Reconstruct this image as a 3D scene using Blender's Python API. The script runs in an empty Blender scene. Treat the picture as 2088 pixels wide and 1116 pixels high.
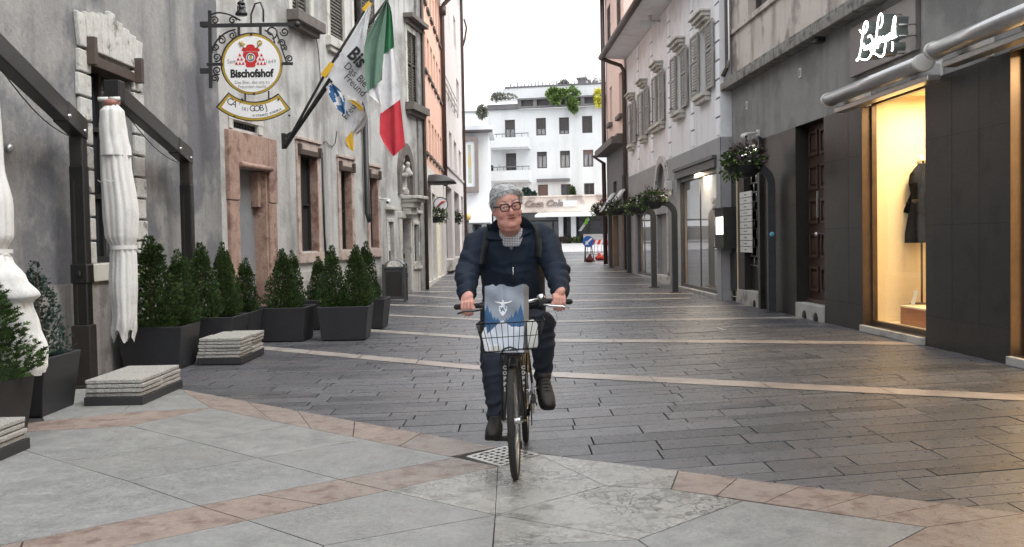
import bpy, bmesh, math, random
import numpy as np
from mathutils import Vector, Matrix, noise
R = math.radians
random.seed(7)
sc = bpy.context.scene
COL = sc.collection
# ------------------------------------------------------------------ camera
F, H, HY, ROLL = 2000.0, 1.406, 491.0, 0.018
CU, CV = 1044.0, 558.0
pit = math.atan((CV - HY) / F)
fw = Vector((0, math.cos(pit), -math.sin(pit)))
rt0 = Vector((1, 0, 0)); up0 = rt0.cross(fw)
rt = rt0 * math.cos(ROLL) - up0 * math.sin(ROLL)
up = rt0 * math.sin(ROLL) + up0 * math.cos(ROLL)
cd = bpy.data.cameras.new('camera'); cam = bpy.data.objects.new('camera', cd); COL.objects.link(cam)
cd.sensor_width = 36; cd.lens = F / 2088 * 36; cd.clip_start = .05; cd.clip_end = 3000
cam.matrix_world = Matrix(((rt.x, up.x, -fw.x, 0), (rt.y, up.y, -fw.y, 0), (rt.z, up.z, -fw.z, H), (0, 0, 0, 1)))
sc.camera = cam
# ------------------------------------------------------------------ sky, sun, exposure
SUN_EL, SUN_AZ = R(54), R(118)
w = bpy.data.worlds.new('World'); sc.world = w; w.use_nodes = True
nt = w.node_tree; nt.nodes.clear()
sky = nt.nodes.new('ShaderNodeTexSky'); sky.sky_type = 'NISHITA'; sky.sun_disc = False
sky.sun_elevation = SUN_EL; sky.sun_rotation = SUN_AZ; sky.dust_density = 6; sky.air_density = 1.2; sky.ozone_density = 1
hs = nt.nodes.new('ShaderNodeHueSaturation'); hs.inputs['Saturation'].default_value = .10; hs.inputs['Value'].default_value = 1.0
mx = nt.nodes.new('ShaderNodeMix'); mx.data_type = 'RGBA'; mx.inputs['Factor'].default_value = .55
mx.inputs['B'].default_value = (7.6, 7.8, 8.1, 1)          # even cloud deck over the clear sky
bg = nt.nodes.new('ShaderNodeBackground'); bg.inputs['Strength'].default_value = .15
ow = nt.nodes.new('ShaderNodeOutputWorld')
nt.links.new(sky.outputs[0], hs.inputs['Color']); nt.links.new(hs.outputs[0], mx.inputs['A'])
nt.links.new(mx.outputs['Result'], bg.inputs['Color']); nt.links.new(bg.outputs[0], ow.inputs[0])
sl = bpy.data.lights.new('sun', 'SUN'); sl.energy = .7; sl.angle = R(30); sl.color = (1, .985, .96)
so = bpy.data.objects.new('sun', sl); COL.objects.link(so)
so.rotation_euler = Vector((-math.cos(SUN_EL) * math.sin(SUN_AZ), -math.cos(SUN_EL) * math.cos(SUN_AZ), -math.sin(SUN_EL))).to_track_quat('-Z', 'Y').to_euler()
sc.view_settings.view_transform = 'Standard'; sc.view_settings.look = 'None'
sc.view_settings.exposure = 1.1; sc.view_settings.gamma = 1
# ------------------------------------------------------------------ pixel -> world
def ray(u, v): return fw + rt * ((u - CU) / F) - up * ((v - CV) / F)
def PY(u, v, y): d = ray(u, v); return Vector((0, 0, H)) + d * (y / d.y)
def gz(y): return .015 * max(0, y - 20)
def G(u, v):
    z = 0.; d = ray(u, v)
    for i in range(60):
        t = (z - H) / d.z; p = Vector((0, 0, H)) + d * t; z = .5 * z + .5 * gz(p.y)
    return p
def g3(x, y, z=0): return Vector((x, y, z + gz(y)))
def S(r, g, b):
    f = lambda c: (c / 255 / 12.92) if c < 10.3 else ((c / 255 + .055) / 1.055) ** 2.4
    return (f(r), f(g), f(b))
# ------------------------------------------------------------------ materials
def N(nt, t, **k):
    n = nt.nodes.new(t)
    for a, b in k.items(): setattr(n, a, b)
    return n
def mat(name, c, c2=None, c3=None, r=.6, sc_=4, s3=.8, lo=.52, hi=.62, bump=0, bsc=60, metal=0, spec=.5, stretch=(1, 1, 1),
        tone=None, emit=None, es=1, coat=0, trans=0, streak=None, st_s=(6, 6, .25), sss=0, rvar=0, grain=.1, gs=70):
    m = bpy.data.materials.new(name); m.use_nodes = True
    nt = m.node_tree; nt.nodes.clear(); L = nt.links.new
    o = N(nt, 'ShaderNodeOutputMaterial'); p = N(nt, 'ShaderNodeBsdfPrincipled'); L(p.outputs[0], o.inputs[0])
    p.inputs['Roughness'].default_value = r; p.inputs['Metallic'].default_value = metal
    p.inputs['Specular IOR Level'].default_value = spec; p.inputs['Coat Weight'].default_value = coat
    p.inputs['Transmission Weight'].default_value = trans
    tc = N(nt, 'ShaderNodeTexCoord'); mp = N(nt, 'ShaderNodeMapping'); mp.inputs['Scale'].default_value = stretch
    L(tc.outputs['Object'], mp.inputs[0])
    col = None
    def mixc(fac, a, b):
        x = N(nt, 'ShaderNodeMix', data_type='RGBA')
        L(fac, x.inputs['Factor'])
        for k, q in (('A', a), ('B', b)):
            if isinstance(q, tuple): x.inputs[k].default_value = (*q, 1)
            else: L(q, x.inputs[k])
        return x.outputs['Result']
    def nz(scale, det=6, vec=mp.outputs[0], lo=.3, hi=.7, ro=.6):
        n = N(nt, 'ShaderNodeTexNoise'); n.inputs['Scale'].default_value = scale; n.inputs['Detail'].default_value = det
        n.inputs['Roughness'].default_value = ro
        L(vec, n.inputs['Vector'])
        rr = N(nt, 'ShaderNodeMapRange'); rr.inputs[1].default_value = lo; rr.inputs[2].default_value = hi
        L(n.outputs['Fac'], rr.inputs[0]); return rr.outputs[0], n.outputs['Fac']
    col = c
    if c2: f, _ = nz(sc_); col = mixc(f, c, c2)
    if tone:
        a = N(nt, 'ShaderNodeAttribute', attribute_name='tone'); col = mixc(a.outputs['Fac'], col, tone)
    if c3: f, _ = nz(s3, lo=lo, hi=hi); col = mixc(f, col, c3)
    if streak:
        m2 = N(nt, 'ShaderNodeMapping'); m2.inputs['Scale'].default_value = st_s; L(tc.outputs['Object'], m2.inputs[0])
        f, _ = nz(1., 5, m2.outputs[0], .5, .75); col = mixc(f, col, streak)
    if grain and not emit:
        _, q = nz(gs, 8, tc.outputs['Object'], ro=.75); rr = N(nt, 'ShaderNodeMapRange'); rr.inputs[1].default_value = .3; rr.inputs[2].default_value = .7; rr.inputs[3].default_value = 1 - grain; rr.inputs[4].default_value = 1 + grain
        L(q, rr.inputs[0]); x = N(nt, 'ShaderNodeMix', data_type='RGBA', blend_type='MULTIPLY'); x.inputs['Factor'].default_value = 1
        if isinstance(col, tuple): x.inputs['A'].default_value = (*col, 1)
        else: L(col, x.inputs['A'])
        L(rr.outputs[0], x.inputs['B']); col = x.outputs['Result']
    if isinstance(col, tuple): p.inputs['Base Color'].default_value = (*col, 1)
    else: L(col, p.inputs['Base Color'])
    if rvar:
        f, _ = nz(sc_ * 1.7, 5); rr = N(nt, 'ShaderNodeMapRange'); rr.inputs[3].default_value = r - rvar; rr.inputs[4].default_value = r + rvar
        L(f, rr.inputs[0]); L(rr.outputs[0], p.inputs['Roughness'])
    if bump:
        b = N(nt, 'ShaderNodeBump'); b.inputs['Strength'].default_value = min(1, bump); b.inputs['Distance'].default_value = .01 * max(1, bump)
        _, h = nz(bsc, 5); L(h, b.inputs['Height']); L(b.outputs[0], p.inputs['Normal'])
    if emit: p.inputs['Emission Color'].default_value = (*emit, 1); p.inputs['Emission Strength'].default_value = es
    if sss: p.inputs['Subsurface Weight'].default_value = sss; p.inputs['Subsurface Radius'].default_value = (.01, .004, .002)
    return m
# ------------------------------------------------------------------ objects
OFF = {}
def prop(o, label=None, cat=None, group=None, kind=None):
    if label: o['label'] = label
    if cat: o['category'] = cat
    if group: o['group'] = group
    if kind: o['kind'] = kind
    return o
def root(name, label, cat, loc=(0, 0, 0), group=None):
    o = bpy.data.objects.new(name, None); COL.objects.link(o); o.location = loc; o.empty_display_size = .1
    OFF[o.name] = Vector(loc); return prop(o, label, cat, group)
class MB:
    def __init__(s): s.v = []; s.f = []; s.m = []; s.t = []; s.sm = []
    def add(s, vs, fs, m=0, t=0., sm=False):
        n = len(s.v); s.v += [tuple(p) for p in vs]
        for f in fs: s.f.append(tuple(i + n for i in f)); s.m.append(m); s.t.append(t); s.sm.append(sm)
    def quad(s, a, b, c, d, m=0, t=0.): s.add((a, b, c, d), ((0, 1, 2, 3),), m, t)
    def hexa(s, p, m=0, t=0.): s.add(p, ((3, 2, 1, 0), (4, 5, 6, 7), (0, 1, 5, 4), (1, 2, 6, 5), (2, 3, 7, 6), (3, 0, 4, 7)), m, t)
    def box(s, c, d, rz=0, m=0, t=0., M_=None, taper=1.):
        x, y, z = d[0] / 2, d[1] / 2, d[2] / 2
        ps = [Vector((a * k, b * k, e)) for e, k in ((-z, taper), (z, 1)) for a, b in ((-x, -y), (x, -y), (x, y), (-x, y))]
        mt = Matrix.Translation(Vector(c)) @ (M_ if M_ is not None else Matrix.Rotation(rz, 4, 'Z'))
        s.hexa([mt @ p for p in ps], m, t)
    def bar(s, a, b, wd, hd, m=0, upv=(0, 0, 1)):
        a, b = Vector(a), Vector(b); d = (b - a).normalized(); x = d.cross(Vector(upv))
        if x.length < 1e-4: x = d.cross(Vector((1, 0, 0)))
        x.normalize(); y = x.cross(d); x *= wd / 2; y *= hd / 2
        s.hexa([a - x - y, a + x - y, a + x + y, a - x + y, b - x - y, b + x - y, b + x + y, b - x + y], m)
    def tube(s, pts, r, n=10, m=0, closed=False, cap=True, round_=0, t=0.):
        pts = [Vector(p) for p in pts]; k = len(pts)
        rs = [(q if hasattr(q, '__len__') else (q, q)) for q in (list(r) if hasattr(r, '__len__') else [r] * k)]
        mul = lambda q, f: (q[0] * f, q[1] * f)
        if round_:
            d0 = (pts[0] - pts[1]).normalized(); d1 = (pts[-1] - pts[-2]).normalized()
            A = [(pts[0] + d0 * min(rs[0]) * math.sin(a), mul(rs[0], math.cos(a))) for a in (R(75), R(50), R(25))]
            B = [(pts[-1] + d1 * min(rs[-1]) * math.sin(a), mul(rs[-1], math.cos(a))) for a in (R(25), R(50), R(75))]
            pts = [a[0] for a in A] + pts + [b[0] for b in B]; rs = [a[1] for a in A] + rs + [b[1] for b in B]; k = len(pts)
        tg = []
        for i in range(k):
            a, b = (pts[i - 1], pts[(i + 1) % k]) if closed else (pts[max(0, i - 1)], pts[min(k - 1, i + 1)])
            q = b - a; tg.append(q.normalized() if q.length > 1e-9 else Vector((0, 0, 1)))
        x = tg[0].orthogonal().normalized(); vs = []
        for i in range(k):
            x = x - tg[i] * x.dot(tg[i])
            if x.length < 1e-6: x = tg[i].orthogonal()
            x.normalize(); y = tg[i].cross(x)
            rx, ry = rs[i]
            for j in range(n): a = 2 * math.pi * j / n; vs.append(pts[i] + x * rx * math.cos(a) + y * ry * math.sin(a))
        fs = [(i * n + j, i * n + (j + 1) % n, (i + 1) * n + (j + 1) % n, (i + 1) * n + j) for i in range(k - 1) for j in range(n)]
        if closed: fs += [((k - 1) * n + j, (k - 1) * n + (j + 1) % n, (j + 1) % n, j) for j in range(n)]
        elif cap: fs += [tuple(range(n))[::-1], tuple((k - 1) * n + j for j in range(n))]
        s.add(vs, fs, m, t, True)
    def rings(s, rg, m=0, cap=True, closed=True, sm=True, t=0.):
        n = len(rg[0]); vs = [p for q in rg for p in q]; k = len(rg); e = n if closed else n - 1
        fs = [(i * n + j, i * n + (j + 1) % n, (i + 1) * n + (j + 1) % n, (i + 1) * n + j) for i in range(k - 1) for j in range(e)]
        if cap and closed: fs += [tuple(range(n))[::-1], tuple((k - 1) * n + j for j in range(n))]
        s.add(vs, fs, m, t, sm)
    def lathe(s, prof, c=(0, 0, 0), n=24, m=0, M_=None, sx=1, sy=1, t=0.):
        c = Vector(c); mt = M_ if M_ is not None else Matrix()
        s.rings([[c + mt @ Vector((r * sx * math.cos(2 * math.pi * j / n), r * sy * math.sin(2 * math.pi * j / n), z)) for j in range(n)] for r, z in prof], m, t=t)
    def ball(s, c, r, n=14, k=9, m=0, M_=None, t=0.):
        r = r if hasattr(r, '__len__') else (r, r, r); mt = M_ if M_ is not None else Matrix(); c = Vector(c)
        s.rings([[c + mt @ Vector((r[0] * math.sin(a) * math.cos(2 * math.pi * j / n), r[1] * math.sin(a) * math.sin(2 * math.pi * j / n), r[2] * math.cos(a))) for j in range(n)]
                 for a in [math.pi * (i + .12) / (k + .24 - .0) for i in range(k + 1)]], m, t=t)
    def prism(s, poly, n, m=0, t=0.):
        """poly: 3-D outline, n: extrusion vector"""
        n = Vector(n); k = len(poly); a = [Vector(p) for p in poly]; b = [p + n for p in a]
        s.add(a + b, [tuple(range(k)), tuple(range(2 * k - 1, k - 1, -1))] + [(i, (i + 1) % k, k + (i + 1) % k, k + i) for i in range(k)], m, t)
    def build(s, name, mats, parent=None, loc=None, bev=0, smooth=None, label=None, cat=None, group=None, kind=None, local=False, seg=2):
        me = bpy.data.meshes.new(name)
        off = Vector((0, 0, 0)) if local else (OFF.get(parent.name, Vector()) if parent is not None else Vector(loc or (0, 0, 0)))
        me.from_pydata([(p[0] - off.x, p[1] - off.y, p[2] - off.z) for p in s.v], [], s.f)
        for q in (mats if isinstance(mats, (list, tuple)) else [mats]): me.materials.append(q)
        me.polygons.foreach_set('material_index', s.m)
        me.polygons.foreach_set('use_smooth', s.sm if smooth is None else [smooth] * len(s.f))
        a = me.attributes.new('tone', 'FLOAT', 'FACE'); a.data.foreach_set('value', [float(x) for x in s.t])
        me.update()
        o = bpy.data.objects.new(name, me); COL.objects.link(o)
        if parent is not None: o.parent = parent
        elif loc: o.location = loc
        OFF[o.name] = off
        if bev:
            b = o.modifiers.new('bevel', 'BEVEL'); b.width = bev; b.segments = seg; b.limit_method = 'ANGLE'; b.angle_limit = R(40)
        return prop(o, label, cat, group, kind)
def bake(o):
    """replace an object's mesh by its modified mesh"""
    dg = bpy.context.evaluated_depsgraph_get(); me = bpy.data.meshes.new_from_object(o.evaluated_get(dg))
    o.modifiers.clear(); old = o.data; o.data = me; me.name = o.name; return o
def dup(o, parent=None, loc=None, rz=None, scale=None, label=None, group=None):
    c = o.copy(); COL.objects.link(c)
    if parent is not None: c.parent = parent
    if loc is not None: c.location = loc
    if rz is not None: c.rotation_euler = (0, 0, rz)
    if scale is not None: c.scale = scale
    if label: c['label'] = label
    if group: c['group'] = group
    for ch in list(o.children): dup(ch, c)
    return c
def text(body, size, m, parent, pos, xa, za, name='lettering', ext=.002, align='CENTER', shear=0, sx=1., bold=0., spacing=1.):
    cu = bpy.data.curves.new(name, 'FONT'); cu.body = body; cu.size = size; cu.extrude = ext; cu.align_x = align; cu.align_y = 'CENTER'
    cu.shear = shear; cu.offset = bold; cu.space_character = spacing; cu.resolution_u = 3
    t = bpy.data.objects.new(name, cu); COL.objects.link(t); me = None
    dg = bpy.context.evaluated_depsgraph_get(); me = bpy.data.meshes.new_from_object(t.evaluated_get(dg))
    bpy.data.objects.remove(t); me.materials.clear(); me.materials.append(m)
    xa, za = Vector(xa).normalized(), Vector(za).normalized(); ya = xa.cross(za)      # ya = facing away; letters face -ya
    off = OFF.get(parent.name, Vector()) if parent is not None else Vector()
    Mx = Matrix((( xa.x * sx, za.x, -ya.x * -1 * -1, 0), (xa.y * sx, za.y, -ya.y, 0), (xa.z * sx, za.z, -ya.z, 0), (0, 0, 0, 1)))
    Mx[0][2] = -ya.x
    Mx = Matrix.Translation(Vector(pos) - off) @ Mx
    me.transform(Mx); o = bpy.data.objects.new(name, me); COL.objects.link(o)
    if parent is not None: o.parent = parent
    OFF[o.name] = off
    return o
# ------------------------------------------------------------------ walls
class Wall:
    def __init__(s, a, b, side):
        s.a = Vector((a[0], a[1], 0)); s.d = (Vector((b[0], b[1], 0)) - s.a); s.L = s.d.length; s.d.normalize()
        n = Vector((s.d.y, -s.d.x, 0)); s.n = n if n.x * side > 0 else -n
        if side == 0: s.n = n if n.y < 0 else -n
    def px(s, u, v, off=0.):
        d = ray(u, v); o = Vector((0, 0, H)); t = ((s.a + s.n * off) - o).dot(s.n) / d.dot(s.n); p = o + d * t
        return (p - s.a).dot(s.d), p.z
    def P(s, q, z, d=0.): p = s.a + s.d * q + s.n * d; return Vector((p.x, p.y, z))
    def box(s, mb, s0, s1, z0, z1, d0, d1, m=0, t=0.):
        if s0 > s1: s0, s1 = s1, s0
        if z0 > z1: z0, z1 = z1, z0
        P = s.P
        mb.hexa([P(s0, z0, d0), P(s1, z0, d0), P(s1, z0, d1), P(s0, z0, d1), P(s0, z1, d0), P(s1, z1, d0), P(s1, z1, d1), P(s0, z1, d1)], m, t)
    def rect(s, tl, br, off=0.):
        a, z1 = s.px(*tl, off); b, z0 = s.px(*br, off); return (min(a, b), max(a, b), min(z0, z1), max(z0, z1))
    def facade(s, mb, s0, s1, z0, z1, holes=(), depth=.25, m=0, mr=None, d=0.):
        ss = sorted({s0, s1, *[min(max(h[i], s0), s1) for h in holes for i in (0, 1)]})
        zs = sorted({z0, z1, *[min(max(h[i], z0), z1) for h in holes for i in (2, 3)]})
        P = s.P
        for i in range(len(ss) - 1):
            for j in range(len(zs) - 1):
                a, b, c, e = ss[i], ss[i + 1], zs[j], zs[j + 1]; x, y = (a + b) / 2, (c + e) / 2
                if any(h[0] < x < h[1] and h[2] < y < h[3] for h in holes): continue
                mb.quad(P(a, c, d), P(b, c, d), P(b, e, d), P(a, e, d), m)
        for h in holes:
            a, b, c, e = h[:4]; q = d - (h[4] if len(h) > 4 else depth); k = m if mr is None else mr
            for (p, r) in (((a, c), (a, e)), ((a, e), (b, e)), ((b, e), (b, c)), ((b, c), (a, c))):
                mb.quad(P(*p, d), P(*r, d), P(*r, q), P(*p, q), k)
    def shell(s, mb, s0, s1, z0, z1, D, m=0, d=0.):
        P = s.P
        for a, b in (((s0, z0), (s0, z1)), ((s0, z1), (s1, z1)), ((s1, z1), (s1, z0))):
            mb.quad(P(*a, d), P(*b, d), P(*b, -D), P(*a, -D), m)
        mb.quad(P(s0, z0, -D), P(s1, z0, -D), P(s1, z1, -D), P(s0, z1, -D), m)
def window(W, h, dep, parent, mf, mg, fr=.06, nx=2, ny=1, name='window', blind=None, mblind=None):
    """frame + pane filling a hole (s0,s1,z0,z1) at depth dep"""
    a, b, c, e = h[:4]; f = MB()
    W.box(f, a, a + fr, c, e, -dep, -dep + .07); W.box(f, b - fr, b, c, e, -dep, -dep + .07)
    W.box(f, a + fr, b - fr, c, c + fr, -dep, -dep + .07); W.box(f, a + fr, b - fr, e - fr, e, -dep, -dep + .07)
    for i in range(1, nx): x = a + (b - a) * i / nx; W.box(f, x - fr * .5, x + fr * .5, c + fr, e - fr, -dep, -dep + .065)
    for i in range(1, ny): z = c + (e - c) * i / ny; W.box(f, a + fr, b - fr, z - fr * .4, z + fr * .4, -dep, -dep + .06)
    o = f.build(name, mf, parent); g = MB()
    g.quad(W.P(a, c, -dep + .02), W.P(b, c, -dep + .02), W.P(b, e, -dep + .02), W.P(a, e, -dep + .02)); g.build('pane', mg, o)
    if blind:
        q = MB(); zb = e - (e - c) * blind
        n = max(3, int((e - zb) / .09))
        for i in range(n):
            z = zb + (e - zb) * i / n; W.box(q, a + fr * .5, b - fr * .5, z, z + (e - zb) / n * .86, -dep + .075, -dep + .1)
        q.build('roller_blind', mblind, o)
    return o
def shutter(W, s0, s1, z0, z1, d, parent, m, n=None, ang=0., hinge=0, panes=2):
    """louvred leaf lying d in front of the wall, turned ang about its hinge edge"""
    mb = MB(); fr = .055; n = n or max(6, int((z1 - z0) / .075)); L = s1 - s0
    def P(q, z, dd):
        if hinge: q2 = L - q; x = s1 - q2 * math.cos(ang) ; y = d + q2 * math.sin(ang)
        else: x = s0 + q * math.cos(ang); y = d + q * math.sin(ang)
        return W.P(x, z, y + dd)
    def bx(a, b, c, e, u, v): mb.hexa([P(a, c, u), P(b, c, u), P(b, c, v), P(a, c, v), P(a, e, u), P(b, e, u), P(b, e, v), P(a, e, v)])
    bx(0, fr, z0, z1, 0, .04); bx(L - fr, L, z0, z1, 0, .04); bx(fr, L - fr, z0, z0 + fr * 1.4, 0, .04); bx(fr, L - fr, z1 - fr, z1, 0, .04)
    zm = z0 + (z1 - z0) * .56
    if panes > 1: bx(fr, L - fr, zm, zm + fr, 0, .04)
    for i in range(n):
        z = z0 + fr * 1.4 + (z1 - z0 - fr * 2.4) * (i + .3) / n; h = (z1 - z0) / n * .62
        if panes > 1 and zm - h < z < zm + fr: continue
        mb.hexa([P(fr, z, .022), P(L - fr, z, .022), P(L - fr, z + .008, .03), P(fr, z + .008, .03), P(fr, z + h, .004), P(L - fr, z + h, .004), P(L - fr, z + h + .008, .012), P(fr, z + h + .008, .012)])
    return mb.build('shutter', m, parent)
# ================================================================== GROUND
M_pave = mat('dark_stone', S(84, 85, 90), S(106, 106, 110), S(92, 89, 91), r=.33, sc_=9, s3=1.5, tone=S(66, 67, 71), bump=.5, bsc=120, rvar=.1, grain=.2, gs=45)
M_joint = mat('joint_sand', S(38, 37, 37), S(60, 58, 55), r=.9, sc_=20)
M_lime = mat('pale_limestone', S(138, 139, 137), S(152, 152, 150), S(128, 128, 127), r=.38, sc_=4, s3=6, lo=.4, hi=.7, tone=S(130, 129, 125), bump=.4, bsc=70, rvar=.1, grain=.26, gs=42)
M_pink = mat('pink_limestone', S(134, 118, 109), S(150, 134, 124), S(116, 96, 88), r=.45, sc_=5, s3=7, lo=.52, hi=.64, tone=S(132, 126, 120), bump=.4, bsc=70, rvar=.1, grain=.24, gs=36)
M_band = mat('pale_band_stone', S(148, 143, 138), S(172, 167, 161), S(136, 128, 123), r=.38, sc_=6, s3=2, bump=.25, bsc=90, tone=S(152, 136, 128), rvar=.08)
def veined(m, c, s=9., w=.035):
    """dark vein network of the polished limestone"""
    nt = m.node_tree; L = nt.links.new; p = [n for n in nt.nodes if n.type == 'BSDF_PRINCIPLED'][0]
    src = p.inputs['Base Color'].links[0].from_socket
    tc = N(nt, 'ShaderNodeTexCoord'); nz = N(nt, 'ShaderNodeTexNoise'); nz.inputs['Scale'].default_value = 5; nz.inputs['Detail'].default_value = 4
    L(tc.outputs['Object'], nz.inputs['Vector'])
    ad = N(nt, 'ShaderNodeVectorMath', operation='MULTIPLY_ADD'); ad.inputs[1].default_value = (.35, .35, .35)
    L(nz.outputs['Color'], ad.inputs[0]); L(tc.outputs['Object'], ad.inputs[2])
    v = N(nt, 'ShaderNodeTexVoronoi', feature='DISTANCE_TO_EDGE'); v.inputs['Scale'].default_value = s; L(ad.outputs[0], v.inputs['Vector'])
    r_ = N(nt, 'ShaderNodeMapRange'); r_.inputs[1].default_value = 0; r_.inputs[2].default_value = w; r_.inputs[3].default_value = 1; r_.inputs[4].default_value = 0
    L(v.outputs['Distance'], r_.inputs[0])
    n2 = N(nt, 'ShaderNodeTexNoise'); n2.inputs['Scale'].default_value = 1.1; L(tc.outputs['Object'], n2.inputs['Vector'])
    r2 = N(nt, 'ShaderNodeMapRange'); r2.inputs[1].default_value = .4; r2.inputs[2].default_value = .62; L(n2.outputs['Fac'], r2.inputs[0])
    mu = N(nt, 'ShaderNodeMath', operation='MULTIPLY'); L(r_.outputs[0], mu.inputs[0]); L(r2.outputs[0], mu.inputs[1])
    x = N(nt, 'ShaderNodeMix', data_type='RGBA'); L(mu.outputs[0], x.inputs['Factor']); L(src, x.inputs['A']); x.inputs['B'].default_value = (*c, 1)
    L(x.outputs['Result'], p.inputs['Base Color'])
M_limev = mat('veined_limestone', S(140, 139, 134), S(164, 162, 156), S(122, 120, 115), r=.24, sc_=3, s3=5, bump=.5, bsc=50, rvar=.1, grain=.22, gs=38)
veined(M_limev, S(66, 62, 58), 12, .1); veined(M_pink, S(96, 76, 71), 8, .03); veined(M_lime, S(100, 102, 101), 22, .07)
rg = random.Random(3)
mb = MB()                                                     # one sheet to the horizon
for x0, x1 in ((-400, -40), (-40, 40), (40, 400)):
    ys = [-60, 0, 10, 20, 40, 60, 80, 110, 200, 500]
    for a, b in zip(ys, ys[1:]): mb.quad(g3(x0, a, -.03), g3(x1, a, -.03), g3(x1, b, -.03), g3(x0, b, -.03))
mb.build('ground', M_joint, kind='structure')
def curve(x):
    k = .235
    if x < -2.2: return 0
    if x > .6: return k * (1.4 + (x - .6))
    t = (x + 2.2) / 2.8; return k * 1.4 * t * t
mb = MB(); y = 2.2
while y < 62:
    near = y < 26; wd = rg.choice((.15, .2, .22, .27, .3, .17)) if near else rg.choice((.3, .4))
    x = -5.2 + rg.random() * .5; xe = 6.2
    while x < xe:
        ln = rg.uniform(.45, 1.25) if near else rg.uniform(.8, 2.0)
        x1 = min(x + ln, xe + .3); g = .0055 if near else .007; sk = rg.uniform(-.0015, .0015)
        nseg = 1 if (x > .6 or x1 < -2.2) else 2
        dz = rg.uniform(-.0012, .0012); tx = rg.uniform(-.0025, .0025); t = max(0, min(1, rg.gauss(.4, .32)))
        xs = [x + g + (x1 - x - 2 * g) * i / nseg for i in range(nseg + 1)]
        for a, b in zip(xs, xs[1:]):
            A, B = g3(a, y + g + curve(a), dz), g3(b, y + g + curve(b), dz + tx * (b - a)); C, D = g3(b + sk, y + wd - g + curve(b), dz + tx * (b - a)), g3(a + sk, y + wd - g + curve(a), dz)
            mb.quad(A, B, C, D, 0, t)
            dn = Vector((0, 0, -.012)); mb.quad(A + dn, B + dn, B, A, 0, t); mb.quad(D, C, C + dn, D + dn, 0, t); mb.quad(B + dn, C + dn, C, B, 0, t); mb.quad(A, D, D + dn, A + dn, 0, t)
        x = x1
    y += wd
mb.build('street_paving', M_pave, kind='structure')
# broad square beyond the street, paved in one pale tone
M_far = mat('square_paving', S(150, 148, 150), S(176, 172, 172), r=.5, sc_=1.5, bump=.2)
mb = MB()
for a, b in ((62.05, 75), (75, 97)): mb.quad(g3(-40, a, .001), g3(40, a, .001), g3(40, b, .001), g3(-40, b, .001))
mb.build('far_square', M_far, kind='structure')
# pale stone bands laid across the street
BANDS = [([(535, 710), (981, 751), (1124, 764), (1560, 786), (2088, 812)], .30), ([(640, 664), (774, 676), (979, 689), (1135, 695), (1495, 697), (1760, 700)], .30),
         ([(700, 636), (786, 643), (979, 652), (1135, 656), (1637, 648)], .27), ([(788, 622), (928, 626.5), (1135, 631.5), (1454, 625)], .26),
         ([(870, 605), (928, 609), (1160, 614), (1337, 610)], .27), ([(872, 595), (1160, 599.5), (1346, 599)], .27), ([(880, 586), (1163, 582), (1331, 580)], .3),
         ([(885, 574), (1163, 567), (1290, 566)], .3), ([(890, 563), (1163, 554.5), (1280, 554)], .35), ([(900, 553), (1163, 545), (1275, 544)], .4), ([(905, 545), (1163, 537), (1260, 536)], .5), ([(905, 538), (1163, 530.5), (1260, 530)], .5)]
mb = MB()
for px, wd in BANDS:
    P = [G(*p) for p in px]; hw = wd * .64
    P = [P[0] + (P[0] - P[1]).normalized() * .8] + P + [P[-1] + (P[-1] - P[-2]).normalized() * .8]
    for a, b in zip(P, P[1:]):
        L_ = (b - a).length; n = max(1, int(L_ / .8))
        for i in range(n):
            p, q = a.lerp(b, i / n + .003), a.lerp(b, (i + 1) / n - .003); z = .005
            hp = hw if p.y < 30 else hw * 1.1
            mb.quad(*[g3(v.x, v.y + s_, z) for v, s_ in ((p, -hp), (q, -hp), (q, hp), (p, hp))], 0, rg.random() * .5 + (.4 if (p.x > 1.5 and p.y < 14) else 0))
mb.build('stone_bands', M_band, kind='structure')
# foreground forecourt of large slabs: outlines measured on the ground
def gp(*px): return [(lambda q: (q.x, q.y))(G(*p)) for p in px]
mb = MB()
def slab(poly, m=0, t=0., g=.004, z=.012):
    c = Vector((sum(p[0] for p in poly) / len(poly), sum(p[1] for p in poly) / len(poly)))
    pts = []
    for p in poly:
        d = Vector(p) - c; pts.append(c + d * (1 - g / max(.05, d.length) * 1.3))
    k = len(pts); up_ = [(p.x, p.y, z) for p in pts]; dn = [(p.x, p.y, z - .02) for p in pts]
    mb.add(up_ + dn, [tuple(range(k))] + [(i, (i + 1) % k, k + (i + 1) % k, k + i) for i in range(k)], m, t)
lerp = lambda a, b, t: (a[0] + (b[0] - a[0]) * t, a[1] + (b[1] - a[1]) * t)
def ext(a, b, k): return (b[0] + (b[0] - a[0]) * k, b[1] + (b[1] - a[1]) * k)
(b0, b1, b2, b3, b4) = gp((367, 796), (1015, 916), (1441, 972), (1979, 1040), (2088, 1052))
b5 = ext(b3, b4, 3)
(pu1, pu2, pu3, pu4, pl1, pl2, pl3) = gp((930, 937), (692, 982), (407, 1036), (47, 1109), (1015, 955), (790, 1005), (505, 1066))
pu5 = ext(pu3, pu4, 2.5); pl4 = ext(pl2, pl3, 1.3); pl5 = ext(pl2, pl3, 4.5)
(c1, c2, dA, dB, dC) = gp((557, 862), (917, 935), (40, 885), (265, 872), (430, 835))
(e1, e2, f1, f2) = gp((265, 875), (385, 902), (100, 920), (365, 850))
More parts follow.
